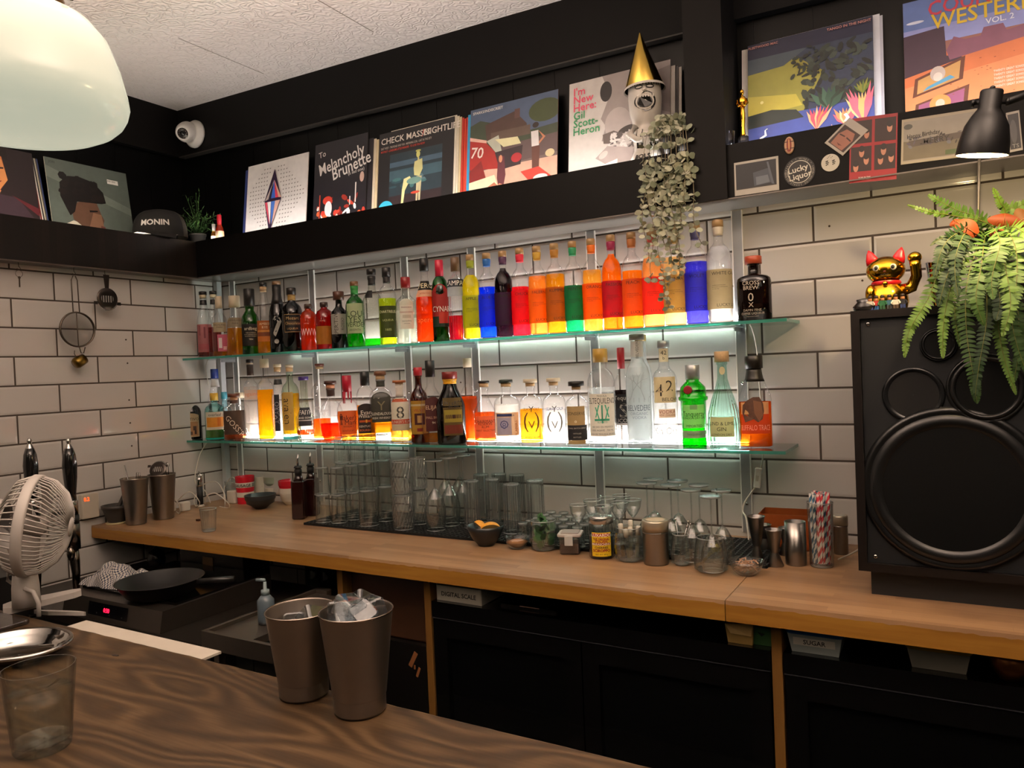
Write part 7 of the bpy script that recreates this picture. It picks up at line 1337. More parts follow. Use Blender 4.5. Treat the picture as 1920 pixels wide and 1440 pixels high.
cable('power_cable', 'tangled white cable loops around the plugs in the corner', [(.02, -.30, ZK+.004), (.06, -.29, ZK+.05), (.10, -.27, ZK+.075), (.13, -.25, ZK+.03), (.08, -.23, ZK+.004), (.03, -.2, ZK+.03), (.06, -.17, ZK+.09), (.13, -.16, ZK+.10), (.19, -.17, ZK+.05), (.20, -.18, ZK+.003), (.14, -.13, ZK+.004), (.10, -.1, ZK+.06), (.13, -.08, ZK+.11), (.18, -.09, ZK+.08), (.2, -.1, ZK+.01)])
cable('power_cable', 'white cable loop lying nearest the lone shot glass', [(.10, -.20, ZK+.004), (.16, -.24, ZK+.05), (.22, -.24, ZK+.07), (.27, -.22, ZK+.03), (.25, -.20, ZK+.003), (.18, -.19, ZK+.003)])
cable('power_cable', 'white cable arching over beside the right shaker tin', [(.06, -.42, ZK+.004), (.10, -.43, ZK+.05), (.14, -.41, ZK+.09), (.17, -.38, ZK+.05), (.15, -.36, ZK+.004), (.10, -.34, ZK+.003)])
for i, (x, y, w_, lb) in enumerate(((.04, -.33, .045, 'white plug lying right of the right shaker tin'), (.10, -.30, .03, 'second small white plug beside the black cylinder gadget'), (.15, -.09, .05, 'square white socket adaptor against the corner'))):
    t = T('power_plug', lb, 'plug', (x, y, ZK)); m = MB(); m.bbox((-w_/2, -.02, 0), (w_/2, .02, .038 if i != 2 else .055), CB, .008); m.build('plug_body', t)
p = on_x(164, 948, 0); t = T('wall_socket_meter', 'small white wall unit showing orange digits near the mortar', 'meter', (0, p.y, p.z)); m = MB(); m.bbox((.0005, -.046, -.055), (.03, .046, .055), P('#b9b0a0', .4), .006); m.build('casing', t); t.scale = (.8, .72, .85)
m = MB(); put_text(m, '0.2', .018, lambda a, b, o: (.0312, a, b), EM('#ff4a10', 3), -.022, .034, bold=.02); m.build('digits', t)
# mugs and bowls
def cup(name, label, u, v, w_, H, prof, mats, z=ZK, p=None, cat='mug', text=None):
    p = p or on_z(u, v, z); R = m_at((p.x, p.y, z), w_)/2; t = T(name, label, cat, (p.x, p.y, z)); m = MB()
    for (r0, z0), (r1, z1), mt in zip(prof, prof[1:], mats): m.lathe([(r0*R, z0*H), (r1*R, z1*H)], mt, 36, cap=False)
    m.lathe([(.001, prof[0][1]*H), (prof[0][0]*R, prof[0][1]*H)], mats[0], 36, cap=False)
    rt = prof[-1][0]*R; m.lathe([(rt, H*prof[-1][1]), (rt*.94, H*prof[-1][1]), (rt*.86, H*.4), (rt*.4, H*.12), (.001, H*.12)], mats[-1], 36, cap=False)
    if text: fa = atan2(O.x-p.x, p.y-O.y); fa = atan2(O.x-p.x, -(O.y-p.y)); put_text(m, text[0], text[1], lambda a, b, o: ((R*.985+.001)*sin(fa+a/R), -(R*.985+.001)*cos(fa+a/R), b), P('#15110f', .5), text[3], text[2]*H, bold=.03)
    m.build('body', t); return t, p
RD = P('#b01626', .25); WC = P('#d8d2c4', .3); GRB = P('#8f9688', .35); DB = P('#24282a', .35)
cup('mug', 'red and white striped mug with black lettering on a white band', 461, 943, 35, .118, [(.84, 0), (.86, .24), (.87, .25), (.90, .42), (.91, .43), (.94, .60), (.94, .605), (.97, .78), (.97, .785), (1, 1)], [RD, RD, WC, WC, RD, RD, WC, WC, RD], text=('SAUSAGE SIS', .013, .69, .0))
cup('mug', 'plain white mug behind the dark bowl', 492, 936, 34, .105, [(.8, 0), (.98, .12), (1, .5), (1, 1)], [WC, WC, WC])
t, p = cup('bowl', 'cream bowl under the pale green bowl', 518, 936, 40, .056, [(.45, 0), (.8, .3), (.96, .7), (1, 1)], [WC]*3, cat='bowl')
cup('bowl', 'pale green bowl stacked on the cream bowl', 0, 0, 43, .054, [(.45, 0), (.8, .3), (.98, .5), (1, 1)], [GRB]*3, z=ZK+.050, p=Vector((p.x, p.y, 0)), cat='bowl')
t, p = cup('bowl', 'cream bowl with round foot under the red bowl', 545, 945, 41, .072, [(.40, 0), (.75, .22), (.97, .7), (1, 1)], [WC]*3, cat='bowl')
cup('bowl', 'crimson bowl stacked on the cream bowl beside the syrup bottles', 0, 0, 42, .045, [(.6, 0), (.9, .3), (1, .6), (1, 1)], [RD]*3, z=ZK+.058, p=Vector((p.x, p.y, 0)), cat='bowl')
cup('bowl', 'dark green grey bowl in front of the mugs', 489, 953, 58, .058, [(.36, 0), (.42, .06), (.78, .4), (.94, .68), (.95, .7), (1, 1)], [DB]*5, cat='bowl')
glass('tumbler', 'small clear tumbler in the corner left of the striped mug', 437, 940, 28, .09, TUM, ZK)
def syrup(u, v, label):
    t, p = thing_at('syrup_bottle', label, 'bottle', u, v); SBM = P('#1c0706', .2, coat=.3); w_ = .0245; m = MB(); m.bbox((-w_, -w_, 0), (w_, w_, .145), SBM, .008); m.lathe([(w_*.8, .143), (.016, .155), (.013, .165)], SBM, 24); m.build('glass_body', t); t.rotation_euler = (0, 0, .45)
    m = MB(); m.lathe([(.013, .163), (.014, .185), (.011, .192), (.016, .194), (.012, .202)], RUBBER, 20); m.build('pourer_collar', t); m = MB(); m.tube([(0, 0, .20), (0, 0, .225), (.003, 0, .245)], [.0042, .0036, .003], CHROME, 10); m.build('pouring_spout', t)
syrup(563, 972, 'dark square syrup bottle with chrome spout, left one'); syrup(586, 966, 'dark square syrup bottle with chrome spout, right one by the tumblers')
t, p = thing_at('muddler', 'round black knobbed muddler head behind the syrup bottles', 'muddler', 584, 938); m = MB(); m.lathe([(.016, 0), (.014, .06), (.012, .13), (.02, .15), (.027, .172), (.020, .19), (.001, .196)], RUBBER, 24, cap=False); m.build('muddler_body', t)
# ---- hanging tools under the left ledge
def hook(y, x=.045): m = MB(); m.tube([(0, 0, .0), (0, 0, -.014), (0, .006, -.022), (0, 0, -.028), (0, -.006, -.022)], .0012, P('#3a332c', .5), 6); return m.build('cup_hook', None, (x, y, 1.902))
xh_ = .045
p = on_x(139, 520, xh_); o = hook(p.y); tag(o, 'small wire hook carrying the round sieve', 'hook')
t = T('sieve', 'round mesh sieve with long wire handle hanging under the ledge', 'sieve', (xh_, p.y, 1.875)); a = on_x(144, 618, xh_); zc = a.z-1.875; Rs = (on_x(177, 618, xh_).y-on_x(111, 618, xh_).y)/2; dyc = a.y-p.y
SVM = P('#5a524a', .35, 1)
m = MB(); 
for s_ in (-1, 1): m.tube([(0, s_*.004, -.004), (0, s_*.011+dyc*.2, -.02), (.003, s_*.012+dyc, zc+Rs)], .0022, SVM, 6)
m.tube([(.004, dyc, zc+Rs), (.008, dyc-.002, zc), (.006, dyc, zc-Rs)], .002, SVM, 6); m.tube([(.004, dyc+.004, zc-Rs), (.003, dyc+.010, zc-Rs-.022), (.003, dyc+.020, zc-Rs-.022), (.004, dyc+.026, zc-Rs)], .002, SVM, 6); m.build('wire_handle', t)
m = MB(); MY = Matrix.Rotation(pi/2, 3, 'Y'); m.lathe([(Rs, -.004), (Rs*1.02, 0), (Rs, .005), (Rs*.93, .004), (Rs*.93, -.003)], SVM, 44, c=(.004, dyc, zc), M=MY, cap=False); m.build('rim', t)
def mesh_mat():
    m, nt, out = newmat('wire_mesh'); a = N(nt, 'BsdfTransparent'); b = N(nt, 'BsdfPrincipled'); b.inputs['Base Color'].default_value = (.13, .11, .09, 1); b.inputs['Metallic'].default_value = .7; b.inputs['Roughness'].default_value = .4
    ms = N(nt, 'MixShader'); ms.inputs[0].default_value = .45; nt.links.new(a.outputs[0], ms.inputs[1]); nt.links.new(b.outputs[0], ms.inputs[2]); nt.links.new(ms.outputs[0], out.inputs[0]); return m
m = MB(); m.lathe([(Rs*.93, 0), (Rs*.8, -.018), (Rs*.5, -.028), (.001, -.032)], mesh_mat(), 40, c=(.004, dyc, zc), M=MY, cap=False); m.build('mesh_bowl', t)
p = on_x(150, 677, xh_); t = T('brass_cup', 'small tarnished brass cup hanging below the sieve', 'cup', (xh_, p.y, p.z)); BRS = P('#6a5424', .32, 1, var=.3)
Mq = Matrix.Rotation(-1.05, 3, 'X'); m = MB(); m.lathe([(.001, -.024), (.016, -.024), (.021, -.016), (.021, .004), (.019, .020), (.017, .020), (.018, 0), (.001, -.018)], BRS, 30, M=Mq, cap=False); m.tube([(0, -.012, .012), (0, -.020, .028), (0, -.018, .040)], .0016, SVM, 6); m.build('cup_body', t)
p = on_x(197, 522, xh_); o = hook(p.y); tag(o, 'small wire hook carrying the hanging strainer', 'hook')
pc = on_x(201, 560, xh_+.006); strainer('hawthorne_strainer', 'dark hawthorne strainer hanging from a hook beside the sieve', (xh_+.006, pc.y, pc.z), Matrix.Rotation(pi/2, 3, 'Z') @ Matrix.Rotation(pi/2, 3, 'X'), 1.2, .045)
p = on_x(35, 500, xh_); o = hook(p.y); tag(o, 'small wire hook carrying a little key at the far left', 'hook')
t = T('key', 'tiny metal key on a split ring hanging at the far left', 'key', (xh_, p.y, 1.872)); m = MB(); m.tube([(0, .012*cos(i*pi/8), -.010+.012*sin(i*pi/8)) for i in range(16)], .0008, SVM, 5, closed=True); m.build('split_ring', t); m = MB(); m.ell((0, 0, -.024), .001, .005, .005, SVM, 10, 6); m.box((-.0008, -.0022, -.058), (.0008, .0022, -.026), SVM); m.build('blade', t)
# cable with switch at the right end of the shelf
cable('power_cable', 'white cable hanging from the right end of the upper glass shelf', [on_y(1358, 607, -.12), on_y(1385, 605, -.12), on_y(1404, 607, -.12), on_y(1413, 625, -.06), on_y(1419, 655, -.03), on_y(1420, 672, -.02), on_y(1424, 720, -.015), on_y(1432, 820, -.015), on_y(1430, 860, -.015), on_y(1425, 885, -.015)], .0022)
p = on_y(1421, 896, -.018); t = T('inline_switch', 'white inline cable switch hanging beside the right upright', 'switch', (p.x, -.018, p.z)); m = MB(); m.bbox((-.010, -.008, -.030), (.010, .008, .030), WHITE, .005); m.build('switch_body', t); m = MB(); m.bbox((-.004, -.011, -.008), (.004, -.0081, .008), P('#c8c2b8', .3), .001); m.build('rocker', t); t.rotation_euler = (0, .12, 0)
cable('power_cable', 'white cable curling from the inline switch down to the worktop', [on_y(1418, 912, -.016), on_y(1404, 930, -.016), on_y(1395, 945, -.02), on_y(1393, 960, -.03), on_y(1399, 972, -.05), (x_at(1404, -.08, ZK), -.08, ZK+.004)], .0026)
cable('power_cable', 'white cable lying behind the loudspeaker and straws', [(2.62, -.20, ZK+.003), (2.66, -.16, ZK+.02), (2.70, -.10, ZK+.05), (2.74, -.06, ZK+.06)], .002)
# ------------------------------------------------------------------ under the counter, left
m = MB(); STT = P('#3a3530', .35, .8, var=.2)
t = T('steel_table', 'low stainless work table in the dark under the left counter', 'table', (.02, -.985, 0)); m.box((0, 0, .70), (1.10, .55, .73), STT); m.build('top', t)
for x, y in ((.02, .02), (1.05, .02), (.02, .50), (1.05, .50)): m = MB(); m.box((x, y, .001), (x+.03, y+.03, .7), STT); m.build('leg', t)
# hob
a = on_z(125, 1105, .80); b = on_z(305, 1142, .80); hx0, hx1 = a.x, b.x; t = T('induction_hob', 'steel induction hob with glowing red digits on the low table', 'hob', (hx0, -.968, .7305)); w_ = hx1-hx0; HB = P('#57504a', .35, .9)
m = MB(); m.add([(0, -.012, 0), (w_, -.012, 0), (w_, .40, 0), (0, .40, 0), (0, 0, .062), (w_, 0, .062), (w_, .40, .068), (0, .40, .068)], [(0, 3, 2, 1), (0, 1, 5, 4), (1, 2, 6, 5), (2, 3, 7, 6), (3, 0, 4, 7), (4, 5, 6, 7)], HB); m.build('casing', t)
m = MB(); m.box((.012, .05, .0635), (w_-.012, .39, .0712), P('#070708', .12)); m.build('glass_top', t)
m = MB(); fh = lambda x, z, o=0: (x, -.0125+.012*z/.062-.0012-o, z)
m.add([fh(.14, .014), fh(.14+.20, .014), fh(.14+.20, .052), fh(.14, .052)], [(0, 1, 2, 3)], P('#050508', .1)); m.build('control_panel', t)
m = MB(); put_text(m, '0:30', .0125, lambda x, y, o: fh(x, y, .001), EM('#ff1434', 6), .235, .034, bold=.03); m.build('digits', t)
m = MB(); fcs = P('#8a8a90', .5)
for i in range(6): put_text(m, ['-', '+', '-', '+', '-', '+'][i], .005, lambda x, y, o: fh(x, y, .001), fcs, .155+i*.032, .022 if i % 2 else .045)
m.build('touch_symbols', t)
# frying pan
a = on_z(285, 1082, .845); a = on_z(300, 1086, .845); t = T('frying_pan', 'large black frying pan on the hob', 'pan', (a.x, a.y, .7305+.0715)); PN = P('#0a0a0a', .4)
m = MB(); m.lathe([(.001, 0), (.115, 0), (.120, .003), (.155, .05), (.158, .05), (.152, .047), (.118, .006), (.001, .004)], PN, 56, cap=False); m.build('pan_body', t); t.scale = (.82, .82, .9); m = MB(); m.tube([(.15, .05, .042), (.21, .08, .046), (.27, .12, .046)], [.009, .010, .011], PN, 12); m.build('handle', t)
# towel
t = T('tea_towel', 'crumpled blue and white checked tea towel at the back of the hob', 'towel', (on_z(150, 1100, .80).x-.02, on_z(150, 1100, .80).y+.01, .7305+.072))
def cloth():
    m, nt, out = newmat('checked_cloth'); tc = N(nt, 'TexCoord'); ck = N(nt, 'TexChecker'); ck.inputs['Scale'].default_value = 75; ck.inputs[1].default_value = (.45, .42, .38, 1); ck.inputs[2].default_value = (.05, .06, .09, 1); nt.links.new(tc.outputs['UV'], ck.inputs[0]); b = N(nt, 'BsdfPrincipled'); b.inputs['Roughness'].default_value = .9; nt.links.new(ck.outputs[0], b.inputs['Base Color']); nt.links.new(b.outputs[0], out.inputs[0]); return m
n = 40; vs = []; uv = []
for j in range(n+1):
    for i in range(n+1):
        x = i/n; y = j/n; e = min(x, 1-x, y, 1-y); q = Vector((x*3.2, y*3.2, 1)); hgt = (.042*min(1, e*6))*(1+.9*mnoise.noise(q))+.012*mnoise.noise(q*3)*min(1, e*5)
        vs.append((x*.19+.02*mnoise.noise(q*1.3), y*.15+.02*mnoise.noise(q*1.7+Vector((5, 1, 1))), max(.0, hgt)+.001)); uv.append((x*.6, y*.5))
me = bpy.data.meshes.new('cloth'); fcs_ = [(j*(n+1)+i, j*(n+1)+i+1, (j+1)*(n+1)+i+1, (j+1)*(n+1)+i) for j in range(n) for i in range(n)]; me.from_pydata(vs, [], fcs_); ul = me.uv_layers.new(name='UVMap')
for lp in me.loops: ul.data[lp.index].uv = uv[lp.vertex_index]
me.polygons.foreach_set('use_smooth', [True]*len(fcs_)); me.materials.append(cloth()); o = bpy.data.objects.new('cloth', me); C.objects.link(o); o.parent = t
# dark back boxes, bottle of blue soap, brass plate
m = MB(); m.box((0, 0, 0), (.62, .03, .86), P('#0e0d0d', .5)); m.box((.60, -.34, 0), (.63, .0, .86), P('#0a0909', .5)); tag(m.build('back_panel', None, (.60, -.04, .001)), 'black panel closing the dark bay behind the sink', 'panel')
t = T('water_heater', 'dark appliance box with small tan plate under the counter', 'appliance', (.42, -.56, .7305)); m = MB(); m.box((0, 0, 0), (.34, .115, .125), P('#0b0b0b', .3)); m.build('casing', t); m = MB(); m.box((.13, -.003, .045), (.185, -.0005, .095), P('#5a4024', .5)); m.build('tan_plate', t)
t = T('hanging_glass', 'blue tinted stemmed glass upside down under the left counter', 'glass', (.16, -.48, .7305)); m = MB(); m.lathe([(.03, 0), (.034, .03), (.028, .06), (.006, .075), (.005, .105), (.025, .112), (.025, .114)], GL('#3a5a78', .5, 1), 24, cap=False); m.build('glass_body', t)
# sink unit
a = on_z(377, 1183, .80); sx, sy = a.x, a.y; t = T('sink_unit', 'stainless drainer and sink edge beside the hob', 'sink', (sx, sy, 0)); SK = P('#6a625a', .35, .9)
m = MB(); m.box((0, 0, .755), (.30, .012, .80), SK); m.box((0, .012, .755), (.012, .42, .80), SK); m.box((.012, .40, .755), (.069-.012, .42, .80), SK); m.box((.012, .012, .77), (.16, .40, .790), SK); m.box((.012, .012, .755), (.30, .30, .758), P('#1a1816', .4, .6)); m.build('basin', t)
m = MB(); m.box((.02, .02, .001), (.04, .04, .755), SK); m.build('leg', t)
t = T('soap_bottle', 'white pump soap bottle standing beside the sink', 'soap bottle', (1.12, -.90, .7305)); 
p = on_z(500, 1168, .79); t.location = (p.x, p.y, .7905); t.scale = (.8, .8, .9); m = MB(); m.lathe([(.026, 0), (.028, .01), (.028, .07), (.014, .085)], P('#4a565e', .3), 24); m.build('bottle_body', t); m = MB(); m.lathe([(.014, .085), (.014, .10), (.006, .102), (.005, .125)], P('#66767a', .4), 18); m.tube([(0, 0, .125), (0, 0, .130), (-.035, -.005, .128)], .005, P('#66767a', .4), 8); m.build('pump_head', t)
for i, (u, lb) in enumerate(((588, 'first'), (612, 'second'))):
    x = x_at(u, -.37, .80); t = T('glass_bottle', 'dim clear glass bottle standing in the dark bay, %s from the left' % lb, 'bottle', (x, -.37, .001)); m = MB(); m.lathe([(.03, 0), (.032, .01), (.032, .76), (.030, .80), (.014, .83), (.013, .86)], GL('#9fb0aa', .5, 1.2), 24); 
    m = MB(); m.lathe([(.028, .0), (.03, .01), (.03, .05)], GL('#9fb0aa', .5), 20); m = MB(); m.lathe([(.028, .68), (.032, .69), (.032, .80), (.014, .84), (.013, .86)], GL('#9fb0aa', .5, 1.2), 24); m.build('glass_body', t)
m = MB(); m.box((0, 0, 0), (.13, .12, .679), P('#0c0b0b', .5)); tag(m.build('plinth_box', None, (x_at(588, -.37, .8)-.045, -.43, .0005)), 'dark box carrying the dim glass bottles in the bay', 'box')
# ---- things on the fridges
ZF = .8015
a = on_y(821, 1110, -.58); t = T('scale_box', 'white box lettered digital scale lying on the left fridge', 'box', (1.602, -.585, ZF)); m = MB(); m.box((0, 0, 0), (.152, .12, .046), P('#b9b4a8', .5)); m.box((0.0, 0, .044), (.152, .12, .0475), P('#4a4844', .5)); m.build('carton', t); m = MB(); m.box((.003, -.0008, .002), (.149, -.0001, .043), P('#c9c4b6', .5)); put_text(m, 'DIGITAL SCALE', .0125, lambda x, y, o: (x, -.0016, y), P('#1c1a18', .6), .076, .021, bold=.03, maxw=.125); m.build('printed_end', t)
t = T('tablet', 'thin black tray with a bright edge beside the scale box', 'tray', (1.80, -.56, ZF)); m = MB(); m.box((0, 0, 0), (.17, .14, .006), P('#0b0b0c', .15)); m.build('tray_body', t); m = MB(); m.box((.06, -.001, .005), (.12, .0015, .0062), P('#c0988a', .3)); m.build('edge_trim', t)
a = on_y(1365, 1200, -.585); b = on_y(1408, 1210, -.585); t = T('tan_carton', 'small open tan carton on the fridge beside the partition', 'carton', (a.x, -.585, ZF)); TN = P('#a8884a', .6); w_ = .058; m = MB(); m.add([(0, 0, 0), (w_*.95, 0, 0), (w_*.95, .05, 0), (0, .05, 0), (-.006, 0, .042), (w_, 0, .048), (w_, .05, .048), (-.006, .05, .042)], [(0, 3, 2, 1), (0, 1, 5, 4), (1, 2, 6, 5), (2, 3, 7, 6), (3, 0, 4, 7), (4, 5, 6, 7)], TN); m.add([(-.006, -.001, .042), (w_, -.001, .048), (w_-.004, -.006, .022), (.008, -.007, .024)], [(0, 3, 2, 1)], P('#c0a060', .6)); m.build('carton_body', t)
a = on_y(1412, 1200, -.575); t = T('green_carton', 'green carton with a dark notch next to the tan carton', 'carton', (2.478, -.575, ZF)); m = MB(); m.box((0, 0, 0), (.046, .05, .040), P('#2f5a2c', .6)); m.add([(.014, -.001, .03), (.032, -.001, .027), (.024, -.001, .020)], [(0, 1, 2)], P('#0e1a0e', .6)); m.build('carton_body', t)
def tub(x, y, w_, d_, H, lidc, bodyc, label, text=None):
    t = T('plastic_tub', label, 'tub', (x, y, ZF)); m = MB(); r_ = .012; 
    m.add([(.008, .006, 0), (w_-.008, .006, 0), (w_-.008, d_-.006, 0), (.008, d_-.006, 0), (0, 0, H*.82), (w_, 0, H*.82), (w_, d_, H*.82), (0, d_, H*.82)], [(0, 3, 2, 1), (0, 1, 5, 4), (1, 2, 6, 5), (2, 3, 7, 6), (3, 0, 4, 7), (4, 5, 6, 7)], P(bodyc, .35)); m.build('tub_body', t); m = MB(); m.bbox((-.004, -.004, H*.80), (w_+.004, d_+.004, H), P(lidc, .35), .01); m.build('lid', t)
    if text: m = MB(); f2 = lambda x_, z_, o: (x_, .006-.006*z_/(H*.82)-.0012-o, z_); m.add([f2(.012, H*.33, 0), f2(w_-.014, H*.33, 0), f2(w_-.014, H*.66, 0), f2(.012, H*.66, 0)], [(0, 1, 2, 3)], P('#d4d0c4', .5)); put_text(m, text, .0105, f2, P('#1a1816', .6), w_*.5, H*.495, bold=.02); m.build('paper_label', t)
tub(2.560, -.588, .112, .10, .052, '#1f5a9c', '#9fa8a6', 'plastic tub lettered sugar with blue lid', 'SUGAR')
tub(2.795, -.580, .112, .10, .050, '#a88a1c', '#7a776c', 'plastic tub with yellow lid under the right counter')
t = T('copper_cup', 'copper coloured cup at the far right under the counter', 'cup', (2.975, -.56, ZF)); m = MB(); m.lathe([(.02, 0), (.034, .02), (.040, .058), (.038, .058)], P('#7a4a24', .35, .8), 28); m.build('cup_body', t)
# ------------------------------------------------------------------ foreground: tins with ice, glass, tray, fan, beer taps
ICE = GL('#eef2f4', .6, 3.5, 'hammer', .12)
def ice(t0, p, Rt, H, n, seed, label, up_=0):
    r = random.Random(seed)
    for i in range(n):
        a = i*2.4+seed; rad_ = Rt*.40*(0 if n == 1 else 1); s_ = .0150*r.uniform(.9, 1.1)
        pos = Vector((p.x+rad_*cos(a), p.y+rad_*sin(a), t0+up_+r.uniform(-.004, .012)))
        t = T('ice_cube', label, 'ice cube', pos, 'ice cubes in the %s tin' % ('left' if seed == 3 else 'right')); m = MB(); M_ = Matrix.Rotation(r.uniform(0, 3), 3, 'X') @ Matrix.Rotation(r.uniform(.3, 1.2), 3, 'Y') @ Matrix.Rotation(r.uniform(0, 3), 3, 'Z')
        q = MB(); q.bbox((-s_, -s_, -s_*1.1), (s_, s_, s_*1.1), ICE, .005, 3); m.join(q, M_); q2 = MB(); q2.ell((0, 0, 0), s_*.45, s_*.5, s_*.6, GL('#ffffff', .75, 1.2, frost=.25), 10, 8); m.join(q2, M_); m.build('cube', t)
zb_ = ZBAR+.0006
pL = on_z(571, 1301, zb_); pR = on_z(676, 1331, zb_)
def tin_fg(p, vtop, wt, label):
    H = h_at((p.x, p.y, zb_), vtop); Rt = m_at((p.x, p.y, zb_+H), wt)/2; t = T('shaker_tin', label, 'shaker tin', p); m = MB(); Rb = Rt*.70; TM = P('#8a8077', .42, 1, var=.05)
    m.lathe([(.001, .002), (Rb*.92, 0), (Rb, .003), (Rb*1.01, .022), (Rb*1.035, .023), (Rt*.985, H*.985), (Rt*1.0, H), (Rt*.975, H), (Rt*.96, H*.97), (Rb*.97, .026), (Rb*.9, .006), (.001, .005)], TM, 60, cap=False, sharp=True); m.build('tin_body', t)
    m = MB(); m.lathe([(Rt*1.0, H-.0012), (Rt*1.012, H), (Rt*1.0, H+.0012), (Rt*.985, H), (Rt*1.0, H-.0012)], P('#a89a90', .25, 1), 60, cap=False); m.build('rim', t)
    m = MB(); m.lathe([(Rt*.83, H*.62), (.001, H*.62)], P('#3a342e', .3), 40, cap=False); m.build('ice_bed', t); return H, Rt
HL, RL = tin_fg(pL, 1142, 130, 'steel shaker tin with low ice on the oak bar, left of the pair'); HR, RR = tin_fg(pR, 1144, 138, 'steel shaker tin heaped with ice on the oak bar, right of the pair')
ice(zb_+HL-.028, pL, RL, HL, 3, 3, 'ice cube low in the left shaker tin'); ice(zb_+HR-.001, pR, RR, HR, 6, 5, 'ice cube heaped above the rim of the right shaker tin'); ice(zb_+HR-.030, pR, RR, HR, 5, 5, 'ice cube heaped above the rim of the right shaker tin')
# foreground glass with water
p = on_z(80, 1402, zb_); H = h_at((p.x, p.y, zb_), 1250); R = m_at((p.x, p.y, zb_+H), 125)/2
t = T('water_glass', 'clear tumbler of water in the near left corner of the bar', 'glass', p); m = MB(); q = shell([(.001, 0), (R*.74, 0), (R*.78, .003), (R*.86, H*.4), (R, H)], .0018, .012); m.lathe(q, GL('#fafcfa', .5, 1.6), 48, cap=False, sharp=True); m.build('glass_body', t)
m = MB(); m.lathe([(R*.75, .013), (R*.83, H*.42), (R*.92, H*.70), (.001, H*.70)], GL('#fafaf6', .85, .4), 48, cap=False); m.build('drink', t)
# tray
p = on_z(34, 1207, zb_+.02); R = m_at(p, 205)/2; t = T('steel_tray', 'oval chrome tray on the near left of the bar', 'tray', (p.x, p.y, zb_)); m = MB(); E_ = Matrix.Rotation(.1, 3, 'Z') @ Matrix.Diagonal((1, .82, 1))
m.lathe([(.001, .001), (R*.62, 0), (R*.72, .006), (R*.80, .014), (R*.86, .015), (R*.9, .021), (R*.97, .023), (R, .021), (R*1.0, .018), (R*.96, .019), (R*.90, .016), (R*.84, .009), (R*.78, .008), (R*.70, .002)], CHROME, 72, M=E_, cap=False); m.build('tray_body', t)
t = T('clear_lid', 'clear plastic lid lying left of the chrome tray', 'lid', tuple(on_z(2, 1172, zb_))); m = MB(); m.bbox((-.06, -.03, 0), (.045, .03, .008), GL('#cfc8c0', .6, 1.2), .006); m.build('lid_body', t)
# clip fan
FW_ = P('#b9b3ae', .4, var=.04); fd = 1.62
base = on_z(58, 1146, zb_); t = T('clip_fan', 'white clip fan clamped to the left end of the bar', 'fan', base)
def at_d(u, v, dp): return O+ray(u, v)*dp-base
dp = px(base)[2]; sc_ = dp/F
Rg = 92*sc_
ctr = at_d(60, 985, dp)
axis = (RT*.93+FW*.30+UP*-.10).normalized(); Mf = axis.to_track_quat('Z', 'Y').to_matrix()
m = MB(); m.lathe([(Rg*1.0, -.010), (Rg*1.03, -.006), (Rg*1.03, .006), (Rg*1.0, .010), (Rg*.97, .006), (Rg*.97, -.006), (Rg*1.0, -.010)], FW_, 56, c=ctr, M=Mf, cap=False); m.build('cage_ring', t)
m = MB()
for i in range(60):
    a = 2*pi*i/60; pts = [ctr+Mf @ Vector((r_*Rg*cos(a+tw), r_*Rg*sin(a+tw), z_)) for r_, z_, tw in ((1.0, .006, 0), (.93, .030, .06), (.72, .052, .16), (.45, .064, .28), (.20, .067, .42))]; m.tube(pts, .0013, FW_, 4)
m.lathe([(Rg*.20, .064), (Rg*.20, .069), (Rg*.10, .072), (.001, .072)], FW_, 24, c=ctr, M=Mf, cap=False); o = m.build('front_grille', t)
m = MB()
for i in range(44):
    a = 2*pi*i/44; pts = [ctr+Mf @ Vector((r_*Rg*cos(a), r_*Rg*sin(a), z_)) for r_, z_ in ((1.0, -.006), (.90, -.030), (.62, -.046), (.40, -.05))]; m.tube(pts, .0016, FW_, 4)
m.build('rear_grille', t)
m = MB()
for k in range(3):
    vs = []; n1, n2 = 6, 8
    for i in range(n1+1):
        for j in range(n2+1):
            r_ = .18+.68*i/n1; a = k*2*pi/3+(j/n2-.5)*1.3*(.6+.4*i/n1); vs.append(ctr+Mf @ Vector((r_*Rg*cos(a), r_*Rg*sin(a), .018*(j/n2-.5)*2)))
    m.add(vs, [(i*(n2+1)+j, i*(n2+1)+j+1, (i+1)*(n2+1)+j+1, (i+1)*(n2+1)+j) for i in range(n1) for j in range(n2)], P('#8f8780', .35), True)
m.lathe([(Rg*.2, -.014), (Rg*.2, .02), (Rg*.1, .028), (.001, .028)], P('#8f8780', .35), 24, c=ctr, M=Mf, cap=False); m.build('blades', t)
m = MB(); m.lathe([(Rg*.42, -.045), (Rg*.5, -.06), (Rg*.55, -.09), (Rg*.5, -.13), (Rg*.3, -.15), (.001, -.155)], FW_, 36, c=ctr+Mf @ Vector((0, 0, 0)), M=Mf, cap=False); m.build('motor_housing', t)
yk = ctr+Mf @ Vector((0, 0, -.075)); yb_ = at_d(48, 1060, dp); m = MB(); m.tube([yk+Vector((0, 0, -.03)), yb_], [.030, .028], FW_, 16); m.build('neck', t)
m = MB(); ft = at_d(50, 1135, dp); m.tube([at_d(46, 1060, dp), at_d(48, 1100, dp), ft], [.020, .024, .025], FW_, 20); m.build('stem', t)
m = MB(); m.tube([at_d(24, 1066, dp)+Vector((0, 0, 0)), at_d(15, 1075, dp), at_d(14, 1088, dp), at_d(26, 1096, dp)], .0035, FW_, 8); m.ell(at_d(40, 1066, dp)-FW*.022, .006, .006, .006, P('#8a8270', .3, .6), 12, 8); m.build('tilt_knob', t)
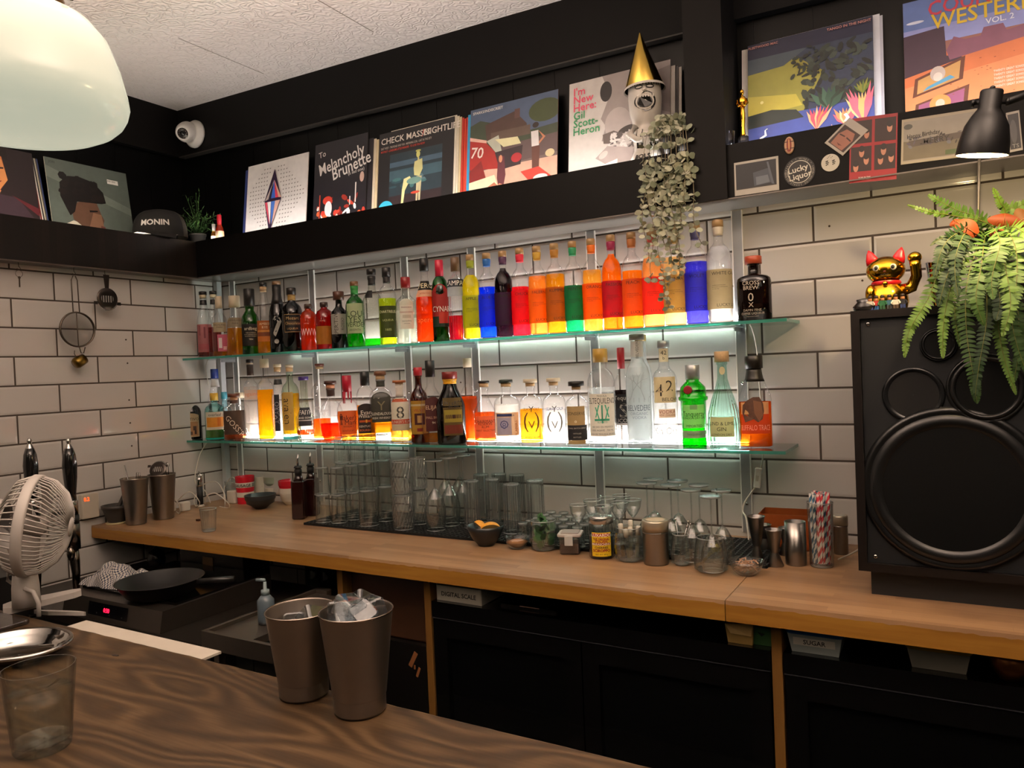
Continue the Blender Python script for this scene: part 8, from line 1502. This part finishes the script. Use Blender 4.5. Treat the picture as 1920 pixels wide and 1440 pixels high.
def jaw(m, a, b, wa, wb, th, hk=0):
    d = (b-a); s_ = d.cross(Vector((0, 0, 1))).normalized(); n = 10; vs = []
    for i in range(n+1):
        q = i/n; w = wa+(wb-wa)*q; w *= (1 if 0 < i < n else .55); c = a+d*q
        for z in (-th/2, th/2): vs += [c-s_*w+Vector((0, 0, z)), c+s_*w+Vector((0, 0, z))]
    fs = []
    for i in range(n): b0 = i*4; b1 = b0+4; fs += [(b0, b1, b1+1, b0+1), (b0+2, b0+3, b1+3, b1+2), (b0, b0+2, b1+2, b1), (b0+1, b1+1, b1+3, b0+3)]
    fs += [(0, 1, 3, 2), (n*4, n*4+2, n*4+3, n*4+1)]; m.add(vs, fs, FW_, False)
m = MB(); jaw(m, at_d(6, 1150, dp)+Vector((0, 0, .008)), at_d(152, 1110, dp*1.05)+Vector((0, 0, .0)), .030, .014, .012); m.build('upper_jaw', t)
m = MB(); jaw(m, at_d(70, 1148, dp*1.04), at_d(156, 1150, dp*1.10), .020, .016, .008); m.build('lower_jaw', t)
m = MB(); pts = [at_d(58, 1098, dp*1.0)-FW*.02, at_d(74, 1104, dp)-FW*.02, at_d(84, 1125, dp)-FW*.02, at_d(85, 1150, dp)-FW*.02]; m.tube(pts, .0042, FW_, 8); m.build('flex', t)
# beer taps
def tap(u, x, label):
    pt = on_x(u, 830, x); pb = on_x(u+5, 940, x); t = T('beer_tap', label, 'beer tap', (x, pb.y, pb.z)); H = pt.z-pb.z; k = H/.245; TK = P('#0c0b0b', .15, coat=.5)
    m = MB(); m.lathe([(.020*k, .0), (.019*k, .03*k), (.026*k, .10*k), (.0285*k, .15*k), (.024*k, .195*k), (.016*k, .222*k)], TK, 30); m.build('handle', t)
    m = MB(); m.lathe([(.016*k, .222*k), (.010*k, .236*k), (.007*k, .240*k), (.0095*k, .247*k), (.010*k, .254*k), (.006*k, .262*k), (.001, .264*k)], CHROME, 24, cap=False); m.build('finial', t)
    m = MB(); m.lathe([(.024*k, -.055*k), (.024*k, .0), (.021*k, .004)], CHROME, 26); m.lathe([(.0255*k, -.092*k), (.0255*k, -.058*k)], RUBBER, 26); m.lathe([(.026*k, -.20*k), (.026*k, -.095*k), (.024*k, -.093*k)], P('#6a625a', .25, 1), 26)
    m.build('collar', t); m = MB(); m.tube([(-.006*k, 0, -.19*k), (.0, 0, -.25*k), (.006*k, 0, -.30*k), (.010*k, -.004, -.40*k)], [.020*k, .020*k, .016*k, .011*k], P('#7a7068', .2, 1), 18); m.ell((.012*k, -.02*k, -.215*k), .016*k, .016*k, .03*k, P('#7a7068', .2, 1), 14, 10); m.build('spout', t)
    return pb
pb = tap(129, .30, 'right hand black beer tap handle with chrome spout'); tap(56, .30, 'left hand black beer tap handle behind the fan')
t = T('tap_tower', 'black tower block carrying the two beer taps', 'tower', (.14, pb.y-.42, 0.001)); m = MB(); m.box((0, 0, 0), (.15, .27, .86), P('#0a0a0a', .4)); m.build('tower_body', t); m = MB(); m.tube([(.08, .15, .80), (.08, .25, 1.02), (.15, .41, 1.03)], .012, P('#6a625a', .25, 1), 12); m.build('tap_pipe', t)
